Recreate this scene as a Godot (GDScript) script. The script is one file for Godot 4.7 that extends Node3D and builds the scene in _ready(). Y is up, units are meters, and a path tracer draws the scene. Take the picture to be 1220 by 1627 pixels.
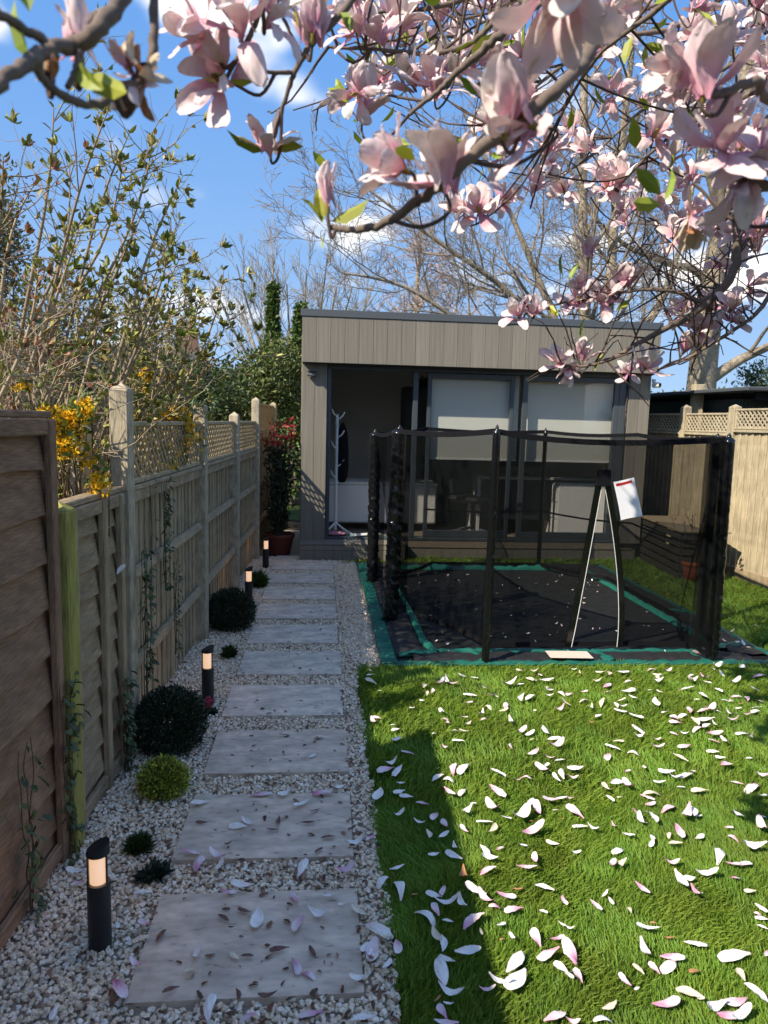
extends Node3D
# A back garden in spring: stepping-slab path, lawn strewn with magnolia petals, in-ground trampoline and a clad garden room.

const H_CAM := 1.48
var rng := RandomNumberGenerator.new()
var used := {}
var M := {}
var tex := {}

class MB:
	var v := PackedVector3Array()
	var n := PackedVector3Array()
	var c := PackedColorArray()
	var ix := PackedInt32Array()
	var col := Color.WHITE
	func quad(a: Vector3, b: Vector3, d: Vector3, e: Vector3) -> void:
		var nn := (d - a).cross(b - a).normalized()
		var k := v.size()
		v.append(a); v.append(b); v.append(d); v.append(e)
		for i in 4:
			n.append(nn); c.append(col)
		ix.append(k); ix.append(k + 1); ix.append(k + 2); ix.append(k); ix.append(k + 2); ix.append(k + 3)
	func tri(a: Vector3, b: Vector3, d: Vector3) -> void:
		var nn := (d - a).cross(b - a).normalized()
		var k := v.size()
		v.append(a); v.append(b); v.append(d)
		for i in 3:
			n.append(nn); c.append(col)
		ix.append(k); ix.append(k + 1); ix.append(k + 2)
	func face(pts: Array, out_from: Vector3) -> void:
		var m := Vector3.ZERO
		for p in pts:
			m += p
		m /= pts.size()
		var nn: Vector3 = (pts[2] - pts[0]).cross(pts[1] - pts[0])
		if nn.dot(m - out_from) < 0.0:
			pts.reverse()
		if pts.size() == 4:
			quad(pts[0], pts[1], pts[2], pts[3])
		else:
			tri(pts[0], pts[1], pts[2])
	func box(x: Transform3D, s: Vector3) -> void:
		var h := s * 0.5
		for ax in 3:
			for sg in [-1.0, 1.0]:
				var a2 := (ax + 1) % 3
				var a3 := (ax + 2) % 3
				var pts := []
				for q in [[-1, -1], [-1, 1], [1, 1], [1, -1]]:
					var p := Vector3.ZERO
					p[ax] = sg * h[ax]; p[a2] = q[0] * h[a2]; p[a3] = q[1] * h[a3]
					pts.append(x * p)
				face(pts, x.origin)
	func cbox(x: Transform3D, s: Vector3, b: float) -> void:   # a box with chamfered edges
		var h := s * 0.5
		for ax in 3:
			var a2 := (ax + 1) % 3
			var a3 := (ax + 2) % 3
			for sg in [-1.0, 1.0]:
				var pts := []
				for q in [[-1, -1], [-1, 1], [1, 1], [1, -1]]:
					var p := Vector3.ZERO
					p[ax] = sg * h[ax]; p[a2] = q[0] * (h[a2] - b); p[a3] = q[1] * (h[a3] - b)
					pts.append(x * p)
				face(pts, x.origin)
			for s2 in [-1.0, 1.0]:
				for s3 in [-1.0, 1.0]:
					var pts := []
					for q in [[0, -1], [0, 1], [1, 1], [1, -1]]:
						var p := Vector3.ZERO
						p[ax] = q[1] * (h[ax] - b)
						p[a2] = s2 * (h[a2] - (b if q[0] == 1 else 0.0))
						p[a3] = s3 * (h[a3] - (0.0 if q[0] == 1 else b))
						pts.append(x * p)
					face(pts, x.origin)
		for sx in [-1.0, 1.0]:
			for sy in [-1.0, 1.0]:
				for sz in [-1.0, 1.0]:
					face([x * Vector3(sx * h.x, sy * (h.y - b), sz * (h.z - b)), x * Vector3(sx * (h.x - b), sy * h.y, sz * (h.z - b)), x * Vector3(sx * (h.x - b), sy * (h.y - b), sz * h.z)], x.origin)
	func tube(p: PackedVector3Array, r: PackedFloat32Array, sides: int) -> void:
		var k := p.size()
		if k < 2:
			return
		var side := Vector3.ZERO
		var start := v.size()
		for i in k:
			var t := (p[mini(i + 1, k - 1)] - p[maxi(i - 1, 0)]).normalized()
			if i == 0:
				side = t.cross(Vector3.UP if absf(t.y) < 0.9 else Vector3.RIGHT).normalized()
			else:
				side = (side - t * side.dot(t)).normalized()
			var up := t.cross(side)
			for j in sides:
				var a := TAU * j / sides
				var d := side * cos(a) + up * sin(a)
				v.append(p[i] + d * r[i]); n.append(d); c.append(col)
		for i in k - 1:
			for j in sides:
				var a := start + i * sides + j
				var b := start + i * sides + (j + 1) % sides
				ix.append(a); ix.append(b + sides); ix.append(b); ix.append(a); ix.append(a + sides); ix.append(b + sides)
	func rod(a: Vector3, b: Vector3, ra: float, rb: float, sides := 8) -> void:
		tube(PackedVector3Array([a, b]), PackedFloat32Array([ra, rb]), sides)
	func leaf(p: Vector3, d: Vector3, side: Vector3, l: float, w: float) -> void:
		var s := (side - d * side.dot(d)).normalized()
		var up := s.cross(d)
		var m := p + d * l * 0.45 + up * l * 0.06
		var tip := p + d * l - up * l * 0.08
		tri(p, m + s * w * 0.5 + up * w * 0.15, tip)
		tri(p, tip, m - s * w * 0.5 + up * w * 0.15)
	func bleaf(p: Vector3, d: Vector3, side: Vector3, l: float, w: float) -> void:   # a broader leaf with a folded midrib
		var s := (side - d * side.dot(d)).normalized()
		var up := s.cross(d)
		var m1 := p + d * l * 0.3; var m2 := p + d * l * 0.7 - up * l * 0.04
		var tip := p + d * l - up * l * 0.14
		var e := up * w * 0.18
		tri(p, m1 + s * w * 0.45 + e, m1); tri(p, m1, m1 - s * w * 0.45 + e)
		quad(m1, m1 + s * w * 0.45 + e, m2 + s * w * 0.4 + e, m2); quad(m1, m2, m2 - s * w * 0.4 + e, m1 - s * w * 0.45 + e)
		tri(m2, m2 + s * w * 0.4 + e, tip); tri(m2, tip, m2 - s * w * 0.4 + e)
	func lathe(pr: Array, sides: int, x := Transform3D()) -> void:   # profile of Vector2(radius, height)
		var start := v.size()
		for i in pr.size():
			var t: Vector2 = (pr[mini(i + 1, pr.size() - 1)] - pr[maxi(i - 1, 0)])
			var nn := Vector2(t.y, -t.x).normalized()
			for j in sides:
				var a := TAU * j / sides
				v.append(x * Vector3(cos(a) * pr[i].x, pr[i].y, sin(a) * pr[i].x))
				n.append(x.basis * Vector3(cos(a) * nn.x, nn.y, sin(a) * nn.x)); c.append(col)
		for i in pr.size() - 1:
			for j in sides:
				var a := start + i * sides + j
				var b := start + i * sides + (j + 1) % sides
				ix.append(a); ix.append(b + sides); ix.append(a + sides); ix.append(a); ix.append(b); ix.append(b + sides)
	func mesh() -> ArrayMesh:
		var arr := []
		arr.resize(Mesh.ARRAY_MAX)
		arr[Mesh.ARRAY_VERTEX] = v; arr[Mesh.ARRAY_NORMAL] = n; arr[Mesh.ARRAY_COLOR] = c; arr[Mesh.ARRAY_INDEX] = ix
		var m := ArrayMesh.new()
		m.add_surface_from_arrays(Mesh.PRIMITIVE_TRIANGLES, arr)
		return m

func at(p: Vector3) -> Transform3D:
	return Transform3D(Basis(), p)

func numbered(s: String) -> String:
	if not used.has(s):
		used[s] = 0
		return s
	used[s] += 1
	return "%s_%03d" % [s, used[s]]

func tag(o: Node, label := "", category := "", group := "", kind := "") -> Node:
	if label: o.set_meta("label", label)
	if category: o.set_meta("category", category)
	if group: o.set_meta("group", group)
	if kind: o.set_meta("kind", kind)
	return o

func thing(called: String, label: String, category: String, p := Vector3.ZERO, turn := 0.0, group := "") -> Node3D:
	var o := Node3D.new()
	o.name = numbered(called)
	add_child(o)
	o.position = p
	o.rotation.y = turn
	tag(o, label, category, group)
	return o

func put(called: String, mesh: Mesh, m: Material, parent: Node = null, x := Transform3D()) -> MeshInstance3D:
	var o := MeshInstance3D.new()
	o.mesh = mesh
	o.material_override = m
	o.transform = x
	if parent == null:
		o.name = numbered(called)
		add_child(o)
	else:
		o.name = called
		parent.add_child(o, true)
	return o

func build(called: String, mb: MB, m: Material, parent: Node = null, x := Transform3D()) -> MeshInstance3D:
	return put(called, mb.mesh(), m, parent, x)

func box(called: String, m: Material, parent: Node, c: Vector3, s: Vector3, b := 0.004, rot := Basis()) -> MeshInstance3D:
	var key := "cb%s%s" % [s, b]
	if not tex.has(key):
		var mb := MB.new()
		if b > 0.0: mb.cbox(Transform3D(), s, minf(b, minf(s.x, minf(s.y, s.z)) * 0.45))
		else: mb.box(Transform3D(), s)
		tex[key] = mb.mesh()
	return put(called, tex[key], m, parent, Transform3D(rot, c))

func noise_tex(called: String, freq: float, oct: int, lo: float, hi: float, kind := FastNoiseLite.TYPE_SIMPLEX_SMOOTH, size := 512, mid := -1.0) -> NoiseTexture2D:
	var f := FastNoiseLite.new()
	f.noise_type = kind
	f.seed = hash(called) % 9999
	f.frequency = freq
	f.fractal_octaves = oct
	var t := NoiseTexture2D.new()
	t.width = size; t.height = size; t.seamless = true; t.noise = f
	var g := Gradient.new()
	g.set_color(0, Color(lo, lo, lo)); g.set_color(1, Color(hi, hi, hi))
	if mid >= 0.0:
		g.add_point(0.5, Color(mid, mid, mid))
	t.color_ramp = g
	tex[called] = t
	return t

func mat(called: String, c: Color, rough := 0.8, spec := 0.5) -> StandardMaterial3D:   # c: linear base colour
	var m := StandardMaterial3D.new()
	m.resource_name = called
	m.albedo_color = c.linear_to_srgb()
	m.roughness = rough
	m.metallic_specular = spec
	M[called] = m
	return m

func grained(m: StandardMaterial3D, t1: String, s1: Vector3, t2 := "", s2 := Vector3.ONE) -> StandardMaterial3D:
	m.albedo_texture = tex[t1]
	# the textures only vary the base colour: their mean is taken out again
	var mean := {"grain": 0.70, "soft": 0.86, "grain_hard": 0.54, "blotch": 0.78, "speck": 0.73, "pit": 0.92, "weave": 0.70}
	var lc: Color = m.albedo_color.srgb_to_linear() * (1.0 / mean[t1]) * (1.0 / (mean[t2] if t2 else 1.0))
	m.albedo_color = lc.linear_to_srgb()
	m.uv1_triplanar = true; m.uv1_world_triplanar = true; m.uv1_scale = s1
	if t2:
		m.detail_enabled = true
		m.detail_albedo = tex[t2]
		m.detail_blend_mode = BaseMaterial3D.BLEND_MODE_MUL
		m.detail_uv_layer = BaseMaterial3D.DETAIL_UV_2
		m.uv2_triplanar = true; m.uv2_world_triplanar = true; m.uv2_scale = s2
	return m

func relief(m: StandardMaterial3D, t: String, cm: float) -> void:
	m.heightmap_enabled = true
	m.heightmap_texture = tex[t]
	m.heightmap_scale = cm

func vc(m: StandardMaterial3D) -> StandardMaterial3D:
	m.vertex_color_use_as_albedo = true
	m.albedo_color = Color.WHITE
	return m

func rr(a: float, b: float) -> float:
	return rng.randf_range(a, b)

func rdir() -> Vector3:
	return Vector3(rng.randfn(), rng.randfn(), rng.randfn()).normalized()

func bend(p: PackedVector3Array, k := 5) -> PackedVector3Array:   # a smooth curve through the points
	var o := PackedVector3Array()
	for i in p.size() - 1:
		var a := p[maxi(i - 1, 0)]; var d := p[mini(i + 2, p.size() - 1)]
		for j in k:
			o.append(p[i].cubic_interpolate(p[i + 1], a, d, float(j) / k))
	o.append(p[p.size() - 1])
	return o

func taper(k: int, a: float, b: float) -> PackedFloat32Array:
	var o := PackedFloat32Array()
	for i in k:
		o.append(lerpf(a, b, float(i) / maxi(k - 1, 1)))
	return o

func setting() -> void:
	var cam := Camera3D.new()
	cam.name = "camera"
	add_child(cam)
	cam.transform = Transform3D(Basis(Vector3.UP, deg_to_rad(-5.122)) * Basis(Vector3.RIGHT, deg_to_rad(-7.298)) * Basis(Vector3.BACK, deg_to_rad(1.523)), Vector3(0, H_CAM, 0))
	var lens := CameraAttributesPhysical.new()
	lens.frustum_focal_length = 12.0 / tan(deg_to_rad(71.85) / 2.0)
	lens.exposure_aperture = lens.frustum_focal_length / 4.5
	lens.frustum_focus_distance = 3.4
	lens.frustum_near = 0.05
	lens.frustum_far = 2000.0
	cam.attributes = lens
	cam.fov = 71.85
	cam.near = 0.05
	cam.far = 2000.0
	cam.current = true
	var e := Environment.new()
	e.background_mode = Environment.BG_SKY
	e.tonemap_mode = Environment.TONE_MAPPER_LINEAR
	e.tonemap_exposure = EXPOSURE
	e.background_energy_multiplier = 1.0
	e.sdfgi_enabled = true; e.ssao_enabled = true; e.ssil_enabled = true
	var sky := Sky.new()
	var pm := PanoramaSkyMaterial.new()
	pm.panorama = sky_picture()
	sky.sky_material = pm
	e.sky = sky
	var w := WorldEnvironment.new()
	w.name = "surroundings"
	w.environment = e
	add_child(w)
	var sun := DirectionalLight3D.new()
	sun.name = "sun"
	sun.light_color = Color(1.0, 0.955, 0.88)
	sun.light_energy = 1.4
	sun.light_angular_distance = 0.53
	sun.shadow_enabled = true
	add_child(sun)
	sun.look_at_from_position(Vector3.ZERO, Vector3(1.40, -1.485, -0.92), Vector3.UP)

const EXPOSURE := 1.65

func sky_picture() -> ImageTexture:   # blue spring air with thin scattered cumulus, the same all round
	var w := 1024; var h := 512
	var im := Image.create(w, h, false, Image.FORMAT_RGBF)
	var f := FastNoiseLite.new()
	f.seed = 21; f.frequency = 2.1; f.fractal_octaves = 6; f.fractal_gain = 0.52
	var g := FastNoiseLite.new()
	g.seed = 5; g.frequency = 0.8; g.fractal_octaves = 2
	for y in h:
		var el := (0.5 - (y + 0.5) / h) * PI
		for x in w:
			if el < 0.0:
				im.set_pixel(x, y, Color(0.16, 0.17, 0.14))
				continue
			var az := ((x + 0.5) / w - 0.5) * TAU
			var d := Vector3(sin(az) * cos(el), sin(el), -cos(az) * cos(el))
			var k := pow(1.0 - sin(el), 3.2)
			var base := Color(0.066, 0.208, 0.52).lerp(Color(0.31, 0.45, 0.62), k)
			var q := Vector3(d.x, d.y * 2.6, d.z)
			var big := g.get_noise_3dv(q * 2.2)
			var s := f.get_noise_3dv(q * 1.5) + big * 0.5
			var cov := smoothstep(0.07, 0.44, s - 0.12 + 0.22 * pow(1.0 - sin(el), 6.0)) * 0.9
			im.set_pixel(x, y, base.lerp(Color(0.99, 0.95, 0.89), cov))
	return ImageTexture.create_from_image(im)

func materials() -> void:
	noise_tex("grain", 0.03, 5, 0.66, 1.0, FastNoiseLite.TYPE_SIMPLEX, 512)
	noise_tex("blotch", 0.012, 4, 0.76, 1.0)
	noise_tex("speck", 0.12, 3, 0.7, 1.0)
	var pt := noise_tex("pit", 0.05, 4, 0.42, 1.0)
	pt.color_ramp.add_point(0.12, Color(0.74, 0.72, 0.69)); pt.color_ramp.add_point(0.24, Color(0.93, 0.92, 0.91)); pt.color_ramp.add_point(0.6, Color(0.98, 0.98, 0.975))
	noise_tex("grain_hard", 0.03, 5, 0.42, 1.0, FastNoiseLite.TYPE_SIMPLEX, 512)
	noise_tex("soft", 0.02, 4, 0.86, 1.0)
	noise_tex("weave", 0.4, 1, 0.7, 1.0, FastNoiseLite.TYPE_VALUE, 256)
	# wood: grain along y, x or z
	grained(mat("wood_brown", Color(0.28, 0.175, 0.108), 0.85, 0.3), "grain", Vector3(9, 11, 0.6), "blotch", Vector3(1.6, 1.9, 0.5))
	relief(M.wood_brown, "grain", 0.08)
	grained(mat("wood_brown_up", Color(0.28, 0.175, 0.108), 0.85, 0.3), "grain", Vector3(14, 0.9, 14), "blotch", Vector3(1.6, 0.5, 1.6))
	grained(mat("wood_lap", Color(0.33, 0.25, 0.155), 0.88, 0.3), "grain", Vector3(9, 11, 0.6), "blotch", Vector3(2.1, 2.4, 0.7))
	relief(M.wood_lap, "grain", 0.08)
	grained(mat("wood_green", Color(0.34, 0.31, 0.085), 0.8, 0.3), "grain", Vector3(13, 0.6, 13), "blotch", Vector3(1.5, 0.7, 1.5))
	grained(mat("wood_fence", Color(0.42, 0.33, 0.205), 0.88, 0.3), "grain", Vector3(15, 0.7, 15), "blotch", Vector3(1.8, 0.9, 1.8))
	grained(mat("wood_fence_b", Color(0.36, 0.28, 0.175), 0.88, 0.3), "grain", Vector3(13, 0.6, 13), "blotch", Vector3(2.3, 0.7, 2.3))
	grained(mat("wood_fence_c", Color(0.47, 0.365, 0.215), 0.88, 0.3), "grain", Vector3(17, 0.8, 17), "blotch", Vector3(1.3, 0.6, 1.3))
	grained(mat("wood_rail", Color(0.40, 0.31, 0.195), 0.88, 0.3), "grain", Vector3(15, 15, 0.7), "blotch", Vector3(1.8, 1.8, 0.9))
	grained(mat("wood_post", Color(0.47, 0.40, 0.28), 0.9, 0.3), "grain", Vector3(14, 0.7, 14), "blotch", Vector3(2.4, 1.3, 2.4))
	grained(mat("wood_pale", Color(0.50, 0.42, 0.275), 0.85, 0.3), "grain", Vector3(15, 0.6, 15), "blotch", Vector3(1.6, 0.5, 1.6))
	grained(mat("wood_pale_b", Color(0.45, 0.38, 0.255), 0.85, 0.3), "grain", Vector3(13, 0.7, 13), "blotch", Vector3(2.0, 0.6, 2.0))
	grained(mat("wood_lattice", Color(0.46, 0.365, 0.22), 0.88, 0.3), "grain", Vector3(9, 9, 9), "blotch", Vector3(2, 2, 2))
	# garden room
	for i in 4:
		var k: float = [0.98, 1.05, 1.13, 1.02][i]
		grained(mat("clad_%d" % i, Color(0.205, 0.187, 0.152) * k, 0.7, 0.35), "soft", Vector3(20 + 3 * i, 0.16, 20 + 3 * i), "soft", Vector3(5.0, 0.1, 5.0))
	mat("frame_grey", Color(0.055, 0.068, 0.078), 0.38, 0.5)
	mat("roof_trim", Color(0.075, 0.085, 0.095), 0.5, 0.5)
	mat("soffit", Color(0.025, 0.028, 0.03), 0.7)
	mat("plaster", Color(0.82, 0.80, 0.74), 0.9, 0.3)
	grained(mat("floor_oak", Color(0.26, 0.21, 0.15), 0.6), "grain", Vector3(0.8, 8, 12))
	var gl := mat("glass", Color(0.10, 0.13, 0.12), 0.02, 0.5)
	gl.transparency = BaseMaterial3D.TRANSPARENCY_ALPHA
	gl.albedo_color.a = 0.04
	grained(mat("blind", Color(0.66, 0.67, 0.59), 0.9, 0.2), "weave", Vector3(6, 40, 6))
	M.blind.backlight_enabled = true; M.blind.backlight = Color(0.72, 0.72, 0.66)
	mat("white_satin", Color(0.68, 0.67, 0.63), 0.55)
	mat("white_wall", Color(0.80, 0.79, 0.74), 0.8)
	mat("near_black", Color(0.012, 0.012, 0.014), 0.7, 0.3)
	mat("black_cloth", Color(0.01, 0.01, 0.012), 0.95, 0.2)
	mat("dark_furniture", Color(0.02, 0.022, 0.024), 0.5)
	mat("grey_plastic", Color(0.11, 0.115, 0.12), 0.5)
	mat("desk_top", Color(0.55, 0.53, 0.48), 0.5)
	# trampoline
	var net := mat("net", Color(0.006, 0.007, 0.007), 1.0, 0.1)
	net.transparency = BaseMaterial3D.TRANSPARENCY_ALPHA
	net.albedo_color.a = 0.51
	var net2 := mat("net_folded", Color(0.006, 0.007, 0.007), 1.0, 0.1)
	net2.transparency = BaseMaterial3D.TRANSPARENCY_ALPHA
	net2.albedo_color.a = 0.74
	mat("sleeve", Color(0.005, 0.0055, 0.006), 0.2, 0.5)
	grained(mat("pad_green", Color(0.010, 0.115, 0.083), 0.5, 0.45), "speck", Vector3(4, 4, 4))
	grained(mat("pad_black", Color(0.02, 0.02, 0.021), 0.62, 0.4), "blotch", Vector3(3, 3, 3))
	grained(mat("jump_mat", Color(0.016, 0.017, 0.017), 0.8, 0.25), "blotch", Vector3(1.5, 1.5, 1.5), "speck", Vector3(5, 5, 5))
	mat("white_piping", Color(0.7, 0.7, 0.68), 0.7)
	# ground
	grained(mat("soil", Color(0.055, 0.045, 0.03), 0.95, 0.2), "speck", Vector3(1.2, 1.2, 1.2), "blotch", Vector3(0.13, 0.13, 0.13))
	grained(mat("lawn_soil", Color(0.035, 0.045, 0.016), 0.95, 0.2), "speck", Vector3(2, 2, 2))
	grained(mat("gravel_base", Color(0.40, 0.33, 0.25), 0.95, 0.2), "speck", Vector3(6, 6, 6))
	grained(mat("meadow", Color(0.06, 0.085, 0.025), 0.95, 0.2), "speck", Vector3(0.6, 0.6, 0.6), "blotch", Vector3(0.1, 0.1, 0.1))
	vc(mat("stone_chip", Color.WHITE, 0.85, 0.35))
	for i in 3:
		grained(mat("slab_%d" % i, [Color(0.63, 0.515, 0.40), Color(0.68, 0.58, 0.47), Color(0.65, 0.56, 0.455)][i], 0.75, 0.4), "pit", Vector3(0.62 + 0.1 * i, 2, 1.5), "blotch", Vector3(0.9, 2, 1.7))
		M["slab_%d" % i].uv1_offset = Vector3(0.31 * i, 0, 0.17 * i)
		relief(M["slab_%d" % i], "pit", 0.12)
	var gm := vc(mat("grass", Color.WHITE, 0.55, 0.4))
	gm.backlight_enabled = true; gm.backlight = Color(0.62, 0.66, 0.3)
	var lf := vc(mat("leafage", Color.WHITE, 0.5, 0.45))
	lf.backlight_enabled = true; lf.backlight = Color(0.5, 0.55, 0.25)
	vc(mat("leaf_dark", Color.WHITE, 0.45, 0.45))
	vc(mat("twig", Color.WHITE, 0.9, 0.25))
	var fl := vc(mat("petal", Color.WHITE, 0.55, 0.35))
	fl.backlight_enabled = true; fl.backlight = Color(0.6, 0.55, 0.55)
	vc(mat("petal_fallen", Color.WHITE, 0.6, 0.35))
	var yf := vc(mat("forsythia_flower", Color.WHITE, 0.6, 0.3))
	yf.backlight_enabled = true; yf.backlight = Color(0.5, 0.45, 0.2)
	grained(mat("bark", Color(0.17, 0.135, 0.10), 0.95, 0.2), "grain", Vector3(9, 3, 9), "blotch", Vector3(3, 1.5, 3))
	relief(M.bark, "grain", 1.2)
	grained(mat("bark_pale", Color(0.38, 0.32, 0.235), 0.95, 0.2), "grain", Vector3(2.2, 0.8, 2.2), "blotch", Vector3(1, 0.5, 1))
	relief(M.bark_pale, "grain", 3.0)
	grained(mat("bark_magnolia", Color(0.20, 0.155, 0.125), 0.85, 0.3), "speck", Vector3(14, 14, 14), "blotch", Vector3(9, 9, 9))
	grained(mat("terracotta", Color(0.34, 0.105, 0.055), 0.85, 0.3), "speck", Vector3(5, 5, 5))
	grained(mat("maroon_pot", Color(0.11, 0.028, 0.02), 0.5, 0.4), "speck", Vector3(5, 5, 5))
	mat("potting_soil", Color(0.03, 0.022, 0.015), 0.95)
	grained(mat("brick", Color(0.30, 0.17, 0.115), 0.9, 0.3), "speck", Vector3(3, 9, 3))
	grained(mat("stone_block", Color(0.42, 0.335, 0.20), 0.9, 0.3), "speck", Vector3(6, 6, 6))
	grained(mat("slate", Color(0.07, 0.075, 0.085), 0.7), "speck", Vector3(1, 1, 1))
	grained(mat("shed_green", Color(0.055, 0.075, 0.07), 0.85), "grain", Vector3(0.6, 9, 9))
	mat("felt_roof", Color(0.06, 0.066, 0.072), 0.8)
	mat("lamp_black", Color(0.014, 0.015, 0.018), 0.45, 0.5)
	var lg := mat("lamp_diffuser", Color(0.75, 0.68, 0.58), 0.5)
	lg.emission_enabled = true; lg.emission = Color(1.0, 0.80, 0.62); lg.emission_energy_multiplier = 0.48
	var lb := mat("lamp_clear", Color(0.8, 0.8, 0.8), 0.05)
	lb.transparency = BaseMaterial3D.TRANSPARENCY_ALPHA
	lb.albedo_color.a = 0.1

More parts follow.
